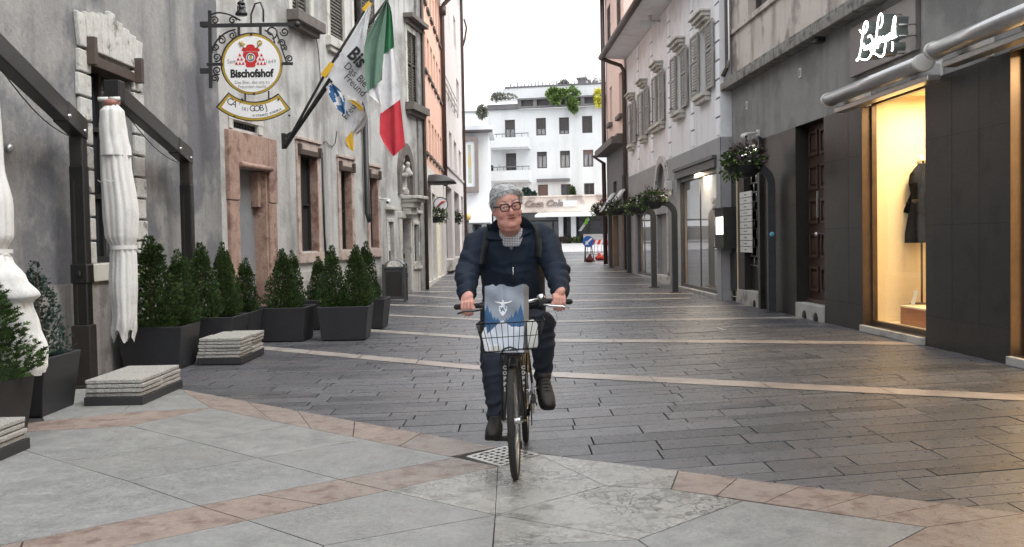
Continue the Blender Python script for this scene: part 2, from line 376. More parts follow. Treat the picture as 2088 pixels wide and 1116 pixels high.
# pink border along the dark paving (left of the grate)
n = 4
for i in range(n): slab([lerp(c1, c2, i / n), lerp(c1, c2, (i + 1) / n), lerp(lerp(b0, b1, .28), b1, (i + 1) / n), lerp(lerp(b0, b1, .28), b1, i / n)], 1, (.55, .5, .1, .7)[i])
slab([c1, lerp(b0, b1, .28), b0, ext(c1, b0, .0), dC], 1, .5)
far1 = gp((300, 790))[0]; far2 = gp((60, 800))[0]
slab([dC, b0, far1, gp((250, 845))[0]], 0, .3)
slab([gp((250, 845))[0], far1, far2, gp((90, 862))[0]], 0, .1)
slab([dA, dB, dC, gp((250, 845))[0], gp((90, 862))[0], (-4.6, 7.4), (-4.6, 7.0)], 1, .2)
# grey slabs between the two pink bands
g1 = gp((558, 863))[0]; k1 = gp((408, 917))[0]; k2 = gp((692, 982))[0]; j1, j2 = gp((265, 875), (50, 925))
q1 = gp((345, 940))[0]; m1 = gp((745, 930))[0]
slab([c1, dC, dB, e2, gp((408, 908))[0], gp((690, 868))[0]] if False else [c1, dC, dB, gp((400, 905))[0], gp((590, 872))[0]], 0, .2)
slab([c1, gp((590, 872))[0], gp((400, 905))[0], gp((525, 938))[0], gp((745, 900))[0]], 0, .05)
slab([gp((745, 900))[0], gp((525, 938))[0], pu2, pu1, c2], 0, .35)
slab([gp((400, 905))[0], dB, dA, gp((50, 922))[0], gp((125, 945))[0]], 0, .15)
slab([gp((525, 938))[0], gp((400, 905))[0], gp((125, 945))[0], gp((260, 985))[0]], 0, .45)
slab([pu2, gp((525, 938))[0], gp((260, 985))[0], pu3], 0, .1)
slab([pu3, gp((260, 985))[0], gp((50, 922))[0], (-4.6, 6.3), (-4.6, 4.2), (-3.4, 3.9), pu4], 0, .0)
# pink band running to the lower left
for a, b, c_, d_, t in ((pu1, pu2, pl2, pl1, .5), (pu2, lerp(pu2, pu3, .6), lerp(pl2, pl3, .5), pl2, .25), (lerp(pu2, pu3, .6), pu3, pl3, lerp(pl2, pl3, .5), 0), (pu3, pu4, pl4, pl3, 0), (pu4, pu5, pl5, pl4, .2)): slab([a, b, c_, d_], 1, t)
# nearer slabs
(r1, r2, r3) = gp((1369, 1002), (1889, 1080), (1810, 1122)); dC0 = gp((1015, 955))[0]; mid = gp((1010, 1055))[0]
gA = gp((1095, 930))[0]
slab([pl1, pl2, mid], 2, 0); slab([pl2, pl3, gp((660, 1118))[0], mid], 0, .5)
slab([mid, gp((660, 1118))[0], (-.95, 3.5), (.05, 3.4), gp((1005, 1119))[0]], 0, .3); slab([pl3, pl4, (-1.9, 3.6), (-.95, 3.5), gp((660, 1118))[0]], 0, .2)
slab([pl1, mid, gp((1235, 995))[0], gA], 2, 0); slab([mid, gp((1005, 1119))[0], gp((1300, 1106))[0]], 2, 0) 
slab([gA, gp((1235, 995))[0], r1, lerp(b2, b1, .12), b1 if False else gp((1090, 928))[0]], 2, .0)
slab([mid, gp((1235, 995))[0], r1, gp((1515, 1026))[0], gp((1300, 1106))[0]], 2, 0)
slab([gp((1515, 1026))[0], r2, r3, (1.6, 3.5), (.9, 3.4), gp((1300, 1106))[0]], 0, .1)
slab([gp((1300, 1106))[0], gp((1005, 1119))[0], (.05, 3.4), (.9, 3.4)], 0, .4)
n = 5
bA = lerp(b2, b1, .12)
for i in range(n): slab([lerp(r1, r2, i / n), lerp(r1, r2, (i + 1) / n), lerp(bA, b4, (i + 1) / n), lerp(bA, b4, i / n)], 1, (.1, .3, 0, .2, .1)[i])
slab([r2, r3, (1.6, 3.5), (3.2, 3.5), b5, b4], 1, .1)
for p in ((-4.6, 3.9), (-1.9, .5), (.05, .5), (1.6, .5)):
    pass
slab([(-4.6, 4.1), (-3.4, 3.8), (-1.9, 3.55), (.05, 3.35), (1.6, 3.45), (3.2, 3.45), (4.5, 2.0), (4.5, -3), (-4.6, -3)], 0, .2)
mb.build('forecourt_slabs', [M_lime, M_pink, M_limev], kind='structure')
mb = MB()                                                      # dark bedding under the forecourt
e_ = .02; mb.add([(b0[0] + e_, b0[1] + e_, .0035), (b1[0] + e_ * .6, b1[1] + e_, .0035), (b2[0] + e_ * .5, b2[1] + e_, .0035), (b4[0] + e_ * .5, b4[1] + e_, .0035), (b5[0], b5[1] + e_, .0035), (4.6, 2.4, .0035), (4.6, -3, .0035), (-4.7, -3, .0035), (-4.7, 9.6, .0035)], [tuple(range(9))])
mb.build('forecourt_bed', M_joint, kind='structure')
# ================================================================== BUILDINGS, LEFT SIDE
M_grey = mat('grey_plaster', S(128, 127, 126), S(156, 155, 152), S(104, 104, 108), r=.9, sc_=1.3, s3=.7, lo=.48, hi=.57, bump=.8, bsc=22, streak=S(98, 99, 102), st_s=(1.6, 1.6, .3), grain=.16, gs=16)
M_cream = mat('pale_plaster', S(172, 171, 168), S(190, 189, 186), S(140, 138, 135), r=.9, sc_=1.7, s3=.8, lo=.48, hi=.62, bump=.8, bsc=24, streak=S(126, 124, 121), st_s=(2.2, 2.2, .25), grain=.14, gs=18)
M_quoin = mat('white_stone', S(176, 175, 170), S(200, 199, 194), S(120, 116, 110), r=.85, sc_=9, s3=5, lo=.58, hi=.66, bump=.9, bsc=35, grain=.2, gs=30)
M_rose = mat('rose_stone', S(148, 122, 108), S(170, 144, 130), S(118, 90, 80), r=.8, sc_=7, s3=3, lo=.5, hi=.62, bump=1.2, bsc=30, streak=S(140, 112, 102), st_s=(5, 5, 1.2), grain=.22, gs=28)
M_rosep = mat('pale_rose_stone', S(166, 148, 138), S(186, 170, 161), S(136, 112, 104), grain=.2, gs=28, r=.75, sc_=7, s3=4, lo=.54, hi=.64, bump=.4, bsc=45)
M_browns = mat('brown_steel', S(66, 56, 50), S(82, 70, 62), r=.6, sc_=8, bump=.15)
M_dark = mat('dark_interior', S(24, 22, 21), S(34, 30, 28), r=.8, sc_=3)
M_black = mat('black_iron', S(28, 28, 29), S(40, 39, 38), r=.5, sc_=12, bump=.1, bsc=120)
M_glass = mat('window_glass', S(40, 44, 48), S(58, 62, 66), r=.06, sc_=1.2, spec=.7)
M_glassl = mat('curtained_glass', S(170, 172, 172), S(104, 106, 108), r=.12, sc_=2.5, spec=.6, stretch=(3, 3, .4))
M_shut = mat('weathered_shutter', S(78, 74, 68), S(98, 93, 86), S(60, 56, 52), r=.75, sc_=10, s3=6, bump=.2)
M_wood = mat('old_wood', S(88, 58, 44), S(112, 76, 58), S(60, 40, 32), r=.6, sc_=4, s3=2, stretch=(8, 8, .6), bump=.2)
M_sill = mat('sill_stone', S(92, 86, 82), S(112, 106, 100), r=.8, sc_=8, bump=.3)
M_lightst = mat('light_stone', S(182, 180, 172), S(200, 198, 190), S(150, 146, 140), r=.85, sc_=6, s3=3, bump=.4)
M_paper = mat('paper', S(214, 214, 208), S(196, 196, 192), r=.7, sc_=6)
WG = Wall((-4.62 + .026 * (-4 - 10.6), -4), (-4.50, 15.3), 1)
WC = Wall((-4.50, 15.3), (-2.42, 27.1), 1)
# ---- grey plaster house
b = root('grey_house', 'grey plastered house with a tall white stone framed window', 'house', (-5.2, 8, 0))
hq = WG.px(176, 112)[0], WG.px(264, 140)[0], WG.px(198, 537)[1], WG.px(176, 112)[1]
zd = WG.px(378, 557)[1]
mb = MB(); WG.facade(mb, 0, WG.L, -.1, 9, [hq], .19); WG.shell(mb, 0, WG.L, -.1, 9, 7); mb.build('wall', M_grey, b)
mb = MB(); sill0 = hq[2]
WG.box(mb, 0, hq[0] - .35, -.1, zd, 0, .035); WG.box(mb, hq[0] - .35, hq[1] + .3, -.1, sill0 - .2, 0, .03); WG.box(mb, hq[1] + .3, WG.L, -.1, zd, 0, .035)
M_dado = mat('rough_dado', S(130, 127, 124), S(148, 145, 142), S(110, 108, 105), r=.95, sc_=5, s3=3, bump=.8, bsc=30, streak=S(98, 96, 94))
mb.build('dado', M_dado, b)
window(WG, hq, .18, b, M_dark, M_glass, .07, 2, 3)
mb = MB(); zt = hq[3]; n = 9; jw = .27
for i in range(n):
    z0 = sill0 + (zt + .05 - sill0) * i / n; z1 = sill0 + (zt + .05 - sill0) * (i + 1) / n - .025; k = .03 if i % 2 else 0
    WG.box(mb, hq[0] - jw - k, hq[0], z0, z1, 0, .05); WG.box(mb, hq[1], hq[1] + jw + k, z0, z1, 0, .05)
cx = (hq[0] + hq[1]) / 2; wd = hq[1] - hq[0] + 2 * jw + .08; nv = 9
for i in range(nv):
    a0, a1 = cx - wd / 2 + wd * i / nv + .008, cx - wd / 2 + wd * (i + 1) / nv - .008; f = .2
    t0, t1 = cx + (a0 - cx) * 1.0 , cx + (a1 - cx) * 1.0; q0, q1 = cx + (a0 - cx) * .92, cx + (a1 - cx) * .92
    hh = .5 - .16 * abs(i - (nv - 1) / 2) / (nv / 2) + (.03 if i == nv // 2 else 0)
    zb = zt + .06
    mb.hexa([WG.P(q0, zb, 0), WG.P(q1, zb, 0), WG.P(q1, zb, .055), WG.P(q0, zb, .055), WG.P(t0, zb + hh, 0), WG.P(t1, zb + hh, 0), WG.P(t1, zb + hh, .055), WG.P(t0, zb + hh, .055)])
mb.build('window_surround', M_quoin, b, bev=.012)
mb = MB(); WG.box(mb, hq[0] - .3, hq[1] + .35, sill0 - .2, sill0 - .004, -.3, .07); mb.build('window_sill', M_lightst, b, bev=.01)
def beam(W, h, parent, m=M_browns, t=.11, ex=.1, br=.24, out=.1):
    q = MB(); z = h[3]
    W.box(q, h[0] - .02, h[1] + .02, z - t, z, -.2, .06); W.box(q, h[0] - ex, h[0] - .021, z - t * 1.1, z - t * 1.1 + br, -.02, out); W.box(q, h[1] + .021, h[1] + ex, z - t * 1.1, z - t * 1.1 + br, -.02, out)
    return q.build('lintel_beam', m, parent, bev=.006)
beam(WG, hq, b, br=.3, out=.14)
# ---- pale plaster house with the rose portal
b = root('pale_house', 'pale weathered plaster house with rose stone portal and louvred shutters', 'house', (-4.0, 21, 0))
hp = (WC.px(480, 337)[0], WC.px(541, 349)[0], -.05, WC.px(480, 337)[1] - .02)
ht = WC.rect((474, 246), (524, 272))
wins = []
for tl, bl, tr in (((606, 303), (614, 513), (643, 313)), ((689, 337), (697, 509), (713, 344)), ((747, 353), (757, 505), (767, 361))):
    s0 = (WC.px(*tl)[0] + WC.px(*bl)[0]) / 2; wins.append((s0, WC.px(*tr)[0] + .03, WC.px(*bl)[1], WC.px(*tl)[1]))
hs1 = WC.rect((790, 453), (803, 532)); hs2 = WC.rect((842.5, 458), (854, 533)); hd = (WC.px(816, 445)[0], WC.px(833, 445)[0], .02, WC.px(822, 447)[1])
ups = [(WC.px(593, 0)[0], WC.px(631, 40)[0], WC.px(612, 34)[1], 7.6), (WC.px(671, 50)[0], WC.px(701, 80)[0], WC.px(690, 86)[1], 7.6), (WC.px(720, 50)[0], WC.px(752, 60)[0], WC.px(735, 72)[1], 7.6), (WC.px(829, 120)[0], WC.px(853, 150)[0], WC.px(842, 215)[1], WC.px(842, 72)[1])]
nic = WC.rect((813, 312), (838, 398))
mb = MB(); WC.facade(mb, 0, WC.L, -.1, 9.6, [hp + (.25,), ht, *[h_ + (.2,) for h_ in wins], hs1 + (.16,), hs2 + (.16,), hd + (.2,), *ups, nic + (.42,)], .42); WC.shell(mb, 0, WC.L, -.1, 9.6, 7)
mb.build('wall', M_cream, b)
mb = MB(); zz = WC.px(780, 560)[1]
mb.quad(WC.P(*nic[0:1], nic[2], -.42), WC.P(nic[1], nic[2], -.42), WC.P(nic[1], nic[3], -.42), WC.P(nic[0], nic[3], -.42)); mb.build('niche_back', M_sill, b)
# weathered lower wall band
mb = MB(); zlow = .95; edges = [0.35] + [hp[0] - .36, hp[1] + .34] + [wins[0][0] - .2]
M_low = mat('worn_base_plaster', S(170, 166, 160), S(186, 182, 176), S(136, 130, 124), r=.95, sc_=3, s3=1.6, bump=.7, bsc=28, streak=S(120, 114, 108))
for a, c in ((.02, hp[0] - .36), (hp[1] + .34, hd[0] - .16), (hd[1] + .16, WC.L)): WC.box(mb, a, c, -.1, zlow - .06, 0, .02)
mb.build('base_course', M_low, b)
# portal
mb = MB(); so_, to_ = hp[0] - .34, hp[1] + .32; zt = WC.px(462, 264)[1]
WC.box(mb, so_, hp[0], -.05, hp[3] - .55, -.02, .06); WC.box(mb, hp[1], to_, -.05, hp[3] - .55, -.02, .06)
WC.box(mb, so_ - .02, hp[0] - .002, hp[3] - .545, zt, -.02, .075); WC.box(mb, hp[1] + .002, to_ + .02, hp[3] - .545, zt, -.02, .075)
WC.box(mb, hp[0] + .002, hp[1] - .002, hp[3] + .002, zt, -.02, .07)
mb.build('portal_surround', M_rose, b, bev=.012)
mb = MB(); WC.box(mb, hp[1] - .06, hp[1] - .004, -.05, hp[3], -.24, .03); WC.box(mb, hp[1] - .17, hp[1] - .062, hp[3] - .62, hp[3] - .02, -.22, -.06); WC.box(mb, hp[0] + .004, hp[0] + .05, -.05, hp[3], -.24, .03)
mb.tube([WC.P(hp[0] - .03, hp[3] + .03, .1), WC.P(hp[1] + .03, hp[3] + .03, .1)], .05, 10)
mb.build('portal_jamb', M_rose, b, bev=.01)
M_hall = mat('white_door', S(116, 119, 122), S(132, 134, 137), r=.6, sc_=2)
mb = MB(); WC.box(mb, hp[0] + .05, hp[1] - .06, -.05, hp[3], -.27, -.2); dr = mb.build('door', M_hall, b)
mb = MB(); WC.box(mb, hp[0] + .3, hp[0] + .34, .95, 1.2, -.2, -.14); mb.build('handle', M_black, dr)
mb = MB()
for i in range(9): s_ = ht[0] + (ht[1] - ht[0]) * (i + .5) / 9; mb.tube([WC.P(s_, ht[2], -.04), WC.P(s_, ht[3], -.04)], .012, 6)
for i in range(3): z = ht[2] + (ht[3] - ht[2]) * (i + .5) / 3; mb.tube([WC.P(ht[0], z, -.045), WC.P(ht[1], z, -.045)], .01, 6)
mb.build('window_grille', M_black, b)
mb = MB(); mb.quad(*[WC.P(s_, z, -.3) for s_, z in ((ht[0], ht[2]), (ht[1], ht[2]), (ht[1], ht[3]), (ht[0], ht[3]))]); mb.build('pane', M_dark, b)
mb = MB(); WC.box(mb, ht[0] - .17, ht[1] + .21, ht[3] + .02, ht[3] + .1, 0, .03); WC.box(mb, ht[0] - .16, ht[0] - .02, ht[2] - .02, ht[3] + .2, 0, .025); WC.box(mb, ht[1] + .02, ht[1] + .2, ht[2] - .02, ht[3] + .2, 0, .025); mb.build('window_surround', M_lightst, b)
for h in wins:
    mb = MB(); WC.box(mb, h[0] - .13, h[0] - .002, h[2] - .02, h[3] + .16, 0, .035); WC.box(mb, h[1] + .002, h[1] + .16, h[2] - .02, h[3] + .16, 0, .035)
    WC.box(mb, h[0], h[1], h[3] + .002, h[3] + .16, 0, .035); WC.box(mb, h[0] - .16, h[1] + .2, h[3] + .165, h[3] + .22, 0, .07); WC.box(mb, h[0] - .15, h[1] + .18, h[2] - .22, h[2] - .022, -.3, .06)
    mb.build('window_surround', M_rosep, b, bev=.008)
    mb = MB(); WC.box(mb, h[1] - .03, h[1] + .001, h[2] - .02, h[3], -.2, .03); WC.box(mb, h[0] - .001, h[0] + .03, h[2] - .02, h[3], -.2, .03); mb.build('window_jamb', M_rose, b)
    beam(WC, h, b, br=.2, out=.1, t=.1)
    window(WC, (h[0] + .03, h[1] - .03, h[2] - .02, h[3] - .1), .19, b, M_dark, M_dark, .05, 2, 2)
for h in (hs1, hs2):
    mb = MB(); f = .1
    for q in ((h[0] - f, h[0] - .002, h[2] - f, h[3] + f), (h[1] + .002, h[1] + f, h[2] - f, h[3] + f), (h[0], h[1], h[3] + .002, h[3] + f), (h[0], h[1], h[2] - f, h[2] - .002)): WC.box(mb, *q, 0, .03)
    WC.box(mb, h[0] - f - .05, h[1] + f + .05, h[3] + .3, h[3] + .38, 0, .1); WC.box(mb, h[0] - f - .04, h[1] + f + .04, h[2] - .2, h[2] - f - .002, 0, .07)
    mb.build('window_surround', M_lightst, b, bev=.01)
    window(WC, h, .15, b, M_browns, M_dark, .04, 2, 3)
mb = MB()
for i in range(9):
    z = hs2[2] + (hs2[3] - hs2[2]) * (i + .5) / 9; mb.tube([WC.P(hs2[0], z, -.08), WC.P(hs2[1], z, -.08)], .012, 6)
for i in range(4): s_ = hs2[0] + (hs2[1] - hs2[0]) * (i + .5) / 4; mb.tube([WC.P(s_, hs2[2], -.08), WC.P(s_, hs2[3], -.08)], .012, 6)
mb.build('window_grille', M_black, b)
mb = MB(); WC.box(mb, hd[0] - .16, hd[0], 0, hd[3] + .02, 0, .06); WC.box(mb, hd[1], hd[1] + .16, 0, hd[3] + .02, 0, .06); WC.box(mb, hd[0] - .18, hd[1] + .18, hd[3] + .022, hd[3] + .18, 0, .08); mb.build('door_surround', M_lightst, b, bev=.01)
mb = MB(); WC.box(mb, hd[0], hd[1], .02, hd[3], -.26, -.16)
for z0, z1 in ((.2, .95), (1.1, hd[3] - .15)): WC.box(mb, hd[0] + .12, hd[1] - .12, z0, z1, -.16, -.13)
dr = mb.build('door', M_wood, b); mb = MB(); WC.box(mb, hd[1] - .12, hd[1] - .08, 1.0, 1.12, -.158, -.1); mb.build('handle', M_black, dr)
# upper windows
for i, h in enumerate(ups):
    if i == 0:
        mid = (h[0] + h[1]) / 2; shutter(WC, h[0] + .02, mid - .005, h[2], h[3], -.1, b, M_shut); shutter(WC, mid + .005, h[1] - .02, h[2], h[3], -.1, b, M_shut)
    elif i == 1: shutter(WC, h[0] + .1, h[1], h[2], h[3], -.06, b, M_shut)
    elif i == 2: shutter(WC, h[0] + .35 * (h[1] - h[0]), h[1] + .25, h[2], h[3], -.03 + .06, b, M_shut)
    else: mid = (h[0] + h[1]) / 2; shutter(WC, h[0] + .02, mid - .005, h[2], h[3], -.06, b, M_shut); shutter(WC, mid + .005, h[1] - .02, h[2], h[3], -.06, b, M_shut)
    window(WC, h, .35, b, M_browns, M_glass, .06, 2, 3)
    mb = MB(); k = M_sill if i in (0, 3) else M_lightst
    WC.box(mb, h[0] - .22, h[1] + .25, h[2] - .2, h[2] - .004, -.3, .24 if i in (0, 3) else .12); WC.box(mb, h[0] - .15, h[1] + .18, h[2] - .3, h[2] - .19, 0, .14 if i in (0, 3) else .08)
    mb.build('window_sill', k, b, bev=.01)
    if i == 3: mb = MB(); WC.box(mb, h[0] - .25, h[1] + .25, h[3] + .28, h[3] + .4, 0, .26); WC.box(mb, h[0] - .18, h[1] + .18, h[3] + .154, h[3] + .29, 0, .1); mb.build('window_hood', k, b, bev=.01)
    mb = MB(); WC.box(mb, h[0] - .165, h[1] + .165, h[3] - .002, h[3] + .15, 0, .035); WC.box(mb, h[0] - .16, h[0] - .002, h[2], h[3], 0, .03); WC.box(mb, h[1] + .002, h[1] + .16, h[2], h[3], 0, .03); mb.build('window_surround', M_lightst, b)
# niche frame, ledge, console
mb = MB(); a, c, z0, z1 = nic; cx = (a + c) / 2; hw = (c - a) / 2
for i in range(13):
    t0, t1 = math.pi * i / 13, math.pi * (i + 1) / 13; zc = z1 - hw
    pts = [(cx + r_ * math.cos(t), zc + r_ * 1.15 * math.sin(t)) for t, r_ in ((t0, hw * .86), (t1, hw * .86), (t1, hw * 1.35), (t0, hw * 1.35))]
    mb.prism([WC.P(*p, 0) for p in pts], WC.n * .07)
WC.box(mb, a - .16, a + .03, z0, z1 - hw, 0, .07); WC.box(mb, c - .03, c + .16, z0, z1 - hw, 0, .07)
mb.build('niche_frame', M_sill, b)
mb = MB(); zl = WC.px(828, 415)[1]
for k, (o_, z0, z1) in enumerate(((.5, zl + .1, zl + .18), (.42, zl + .02, zl + .097), (.32, zl - .12, zl + .017), (.22, zl - .3, zl - .123))): WC.box(mb, cx - .45 + .05 * k, cx + .45 - .05 * k, z0, z1, 0, o_)
mb.build('niche_ledge', M_lightst, b, bev=.015)
# corner pilaster and slim rain pipe
mb = MB(); WC.box(mb, WC.L - .5, WC.L + .005, -.1, 9.6, 0, .05); mb.build('corner_strip', M_dado, b)
mb = MB(); p = [WC.P(WC.L - .06, z, .1) for z in (.0, 9.6)]; mb.tube(p, .045, 8); mb.build('downpipe', M_browns, b)
# cables looping over the facade
mb = MB(); q = lambda u, v: WC.P(*WC.px(u, v), .02)
mb.tube([q(646, 300), q(657, 291), q(662, 288), q(668, 296), q(676, 299), q(682, 292), q(685, 268)], .008, 5); mb.tube([q(636, 25), q(640, 60), q(648, 110), q(652, 170)], .008, 5)
mb.tube([q(655, 312), q(660, 480), q(664, 540)], .022, 6)
mb.build('cable', M_black, b)
mb = MB(); w_, = ([WC.px(737, 262), WC.px(741, 445)],); mb.tube([WC.P(w_[0][0], w_[0][1] + .6, .09), WC.P(w_[0][0] + .02, w_[1][1] + .1, .09), WC.P(w_[0][0] - .03, w_[1][1] - .08, .16)], .06, 10); mb.build('drain_spout', M_black, b)
# statue of a mother and child in the niche
M_stat = mat('statue_stone', S(196, 192, 184), S(172, 166, 158), S(132, 126, 120), r=.85, sc_=9, s3=5, bump=.5)
hN = nic[3] - nic[2]; c0 = WC.P(cx, nic[2], -.12); mb = MB(); s_ = hN
mb.box(c0 + Vector((0, 0, .06 * s_)), (.4, .4, .12 * s_))
mb.lathe([(.17 * s_, .12 * s_), (.16 * s_, .25 * s_), (.14 * s_, .45 * s_), (.16 * s_, .6 * s_), (.14 * s_, .7 * s_), (.05 * s_, .77 * s_)], c0, 14, sx=1.0, sy=.9)
mb.ball(c0 + Vector((.03, -.02, .86 * s_)), .095 * s_); mb.lathe([(.1 * s_, .9 * s_), (.11 * s_, .95 * s_), (.07 * s_, 1.0 * s_)], c0 + Vector((.03, -.02, 0)), 10)
mb.ball(c0 + Vector((.2, -.22, .56 * s_)), (.09 * s_, .09 * s_, .14 * s_)); mb.ball(c0 + Vector((.22, -.25, .74 * s_)), .07 * s_)
mb.tube([c0 + Vector((.2, 0, .65 * s_)), c0 + Vector((.3, -.15, .5 * s_)), c0 + Vector((.15, -.3, .45 * s_))], .05 * s_, 8); mb.tube([c0 + Vector((-.12, -.05, .65 * s_)), c0 + Vector((-.1, -.25, .5 * s_)), c0 + Vector((.1, -.32, .46 * s_))], .05 * s_, 8)
for i in range(7): a_ = -2.6 + i * .4; mb.tube([c0 + Vector((math.cos(a_) * .155 * s_, math.sin(a_) * .14 * s_, .13 * s_)), c0 + Vector((math.cos(a_ + .15) * .13 * s_, math.sin(a_ + .15) * .12 * s_, .5 * s_))], .025 * s_, 6)
o = mb.build('statue', M_stat, None, loc=tuple(c0)); m_ = o.modifiers.new('r', 'REMESH'); m_.mode = 'VOXEL'; m_.voxel_size = .03; m_ = o.modifiers.new('s', 'SMOOTH'); m_.iterations = 3; bake(o)
prop(o, 'pale stone statue of a mother holding a child in the wall niche', 'statue')
# security camera on the pale wall
def dome_cam(name, W, u, v, label, out=.25, rot=0):
    s_, z = W.px(u, v); q = MB(); W.box(q, s_ - .06, s_ + .06, z - .06, z + .06, 0, .04); q.tube([W.P(s_, z, .04), W.P(s_, z - .02, out)], .022, 8)
    o = root(name, label, 'camera', W.P(s_, z, 0)); q.build('bracket', M_camw, o)
    q = MB(); c = W.P(s_, z - .05, out); q.tube([c + Vector((0, .1, 0)), c + Vector((0, -.12, -.03))], .05, 12, round_=1); q.build('housing', M_camw, o); q = MB(); q.ball(c + Vector((0, -.16, -.04)), .03); q.build('lens', M_black, o); return o
M_camw = mat('camera_shell', S(206, 206, 204), S(190, 190, 188), r=.5)
dome_cam('security_camera', WC, 771, 406, 'small white security camera on the pale plaster wall')
# notice sheet in the small window
s0, s1, z0, z1 = hs1; o = root('notice_board', 'white printed notice sheet hung in a small window', 'notice', WC.P((s0 + s1) / 2, z0 + .3, -.1))
mb = MB(); WC.box(mb, s0 + .02, s1 - .12, z0 + .25, z1 - .02, -.06, -.045); mb.build('sheet', M_paper, o)
mb = MB()
for i in range(14): z = z1 - .12 - i * (z1 - z0 - .5) / 14; WC.box(mb, s0 + .07, s1 - .18 - .1 * (i % 3 == 2), z, z + .015, -.045, -.043)
mb.build('print', M_sill, o)
# ---- orange house
M_or = mat('orange_plaster', S(226, 182, 160), S(231, 190, 170), S(218, 172, 150), r=.9, sc_=1, s3=.5, bump=.2, streak=S(218, 174, 154))
M_pk = mat('pinkish_plaster', S(204, 196, 192), S(212, 205, 201), S(194, 186, 182), r=.9, sc_=1, s3=.5, bump=.15)
M_curt = mat('grey_window_reveal', S(176, 172, 170), S(190, 187, 184), r=.7, sc_=3)
M_copper = mat('brown_pipe', S(72, 54, 48), S(88, 66, 58), r=.45, sc_=5)
WO = Wall((-2.36, 27.25), (-2.40, 35), 1); b = root('orange_house', 'orange plastered house with rows of narrow windows above a grey shop base', 'house', (-3, 31, .15))
us = (868, 874, 880, 886, 893, 899); holes = []
zs_ = [(WO.px(864, 137)[1], WO.px(861, 48)[1]), (WO.px(867, 247)[1] - 1.15, WO.px(867, 240)[1] + .05)]
z_r1 = (WO.px(876, 162)[1], WO.px(876, 90)[1]); z_r2 = (WO.px(880, 322)[1], WO.px(880, 252)[1]); z_r3 = (WO.px(874, 30)[1], WO.px(874, 30)[1] + 1.5)
sp = [.35 + i * 1.27 for i in range(6)]
for zr in (z_r1, z_r2, z_r3): holes += [(q + .05, q + .8, zr[0], zr[1]) for q in sp]
zb = WO.px(890, 350)[1] - .1; doors = [(q + .1, q + 1.5, .25, zb - .7) for q in (.3, 2.2, 4.1, 6.0)]
mb = MB(); WO.facade(mb, 0, WO.L, zb, 10.4, holes, .14); WO.shell(mb, 0, WO.L, -.1, 10.4, 7); mb.build('wall', M_or, b)
M_cbase = mat('shop_base_plaster', S(206, 202, 194), S(216, 212, 204), r=.8, sc_=1.5)
mb = MB(); WO.facade(mb, 0, WO.L, -.1, zb, doors, .35, d=.01); mb.build('shop_base', M_cbase, b)
M_yel = mat('lit_shop_interior', S(244, 236, 190), r=.6, emit=S(255, 236, 180), es=.35)
for i, h in enumerate(doors): window(WO, h, .3, b, M_browns, M_yel if i == 2 else M_glassl, .06, 2, 1)
for h in holes: window(WO, h, .13, b, M_curt, M_curt, .05, 2, 1)
for h in holes: mb = MB(); WO.box(mb, h[0] - .06, h[1] + .06, h[2] - .08, h[2], -.05, .07); mb.build('window_sill', M_sill, b)
mb = MB(); WO.box(mb, -.1, WO.L + .1, 10.3, 10.55, -7, .55); mb.build('roof', M_pk, b)
mb = MB(); p = lambda z, d=.1: WO.P(WO.L - .12, z, d); mb.tube([p(10.3, .55), p(10.1, .5), p(9.75, .14), p(9.3, .1), p(zb - .2, .1)], .075, 10); mb.tube([p(9.7, .12), p(9.4, .1)], .13, 10); mb.build('downpipe', M_copper, b)
mb = MB(); s_, z = WO.px(869, 372); mb.lathe([(.02, .28), (.3, .24), (.55, .1), (.62, 0), (.55, .02)], WO.P(1.2, z, .2), 16); mb.build('shop_canopy', M_black, b)
# ---- pinkish corner building
WP = Wall((-2.38, 35.02), (-2.26, 47.2), 1); b = root('pinkish_building', 'tall pinkish grey building with long window slots and a rounded eave', 'building', (-3, 41, .3))
hol = []
zA = (WP.px(920, 343)[1], WP.px(920, 268)[1]);
for i in range(4): q = WP.px(907 + i * 9.3, 300)[0]; q1 = WP.px(912 + i * 9.3, 300)[0]; hol.append((q, q1, zA[0], zA[1] - .1 * i))
hol.append((WP.px(931, 200)[0], WP.px(936, 200)[0] , WP.px(933, 235)[1], WP.px(933, 165)[1])); hol.append((WP.px(925, 70)[0], WP.px(929, 70)[0], WP.px(927, 95)[1], WP.px(927, 38)[1]))
gl = [(WP.px(910, 450)[0], WP.px(922, 450)[0], .75, 3.5), (WP.px(927, 450)[0], WP.px(937, 450)[0], .75, 3.5), (WP.px(941, 450)[0], WP.px(946, 450)[0] - .3, .75, 3.5)]
mb = MB(); WP.facade(mb, 0, WP.L, -.1, 13.4, hol + gl, .3); WP.shell(mb, 0, WP.L, -.1, 13.4, 9); mb.build('wall', M_pk, b)
for h in hol: window(WP, h, .28, b, M_curt, M_curt, .06, 1, 1)
for h in gl: window(WP, h, .28, b, M_black, M_glass, .08, 2, 1)
zb = WP.px(925, 352)[1]; mb = MB(); WP.box(mb, 0, WP.L, zb - .06, zb + .04, 0, .06); mb.build('string_course', M_curt, b)
mb = MB(); q0, q1 = WP.px(903, 190)[0], WP.px(928, 190)[0]; zr = WP.px(915, 205)[1]
for k in range(3): mb.tube([WP.P(q0, zr + .25 * k, .08), WP.P(q1, zr + .25 * k, .08)], .02, 6)
for k in range(5): mb.tube([WP.P(q0 + (q1 - q0) * k / 4, zr - .2, .08), WP.P(q0 + (q1 - q0) * k / 4, zr + .52, .08)], .02, 6)
mb.build('railing', M_curt, b)
mb = MB(); n = 16
prof = [(0, -.2), (0, .35)] ; r0 = 1.0
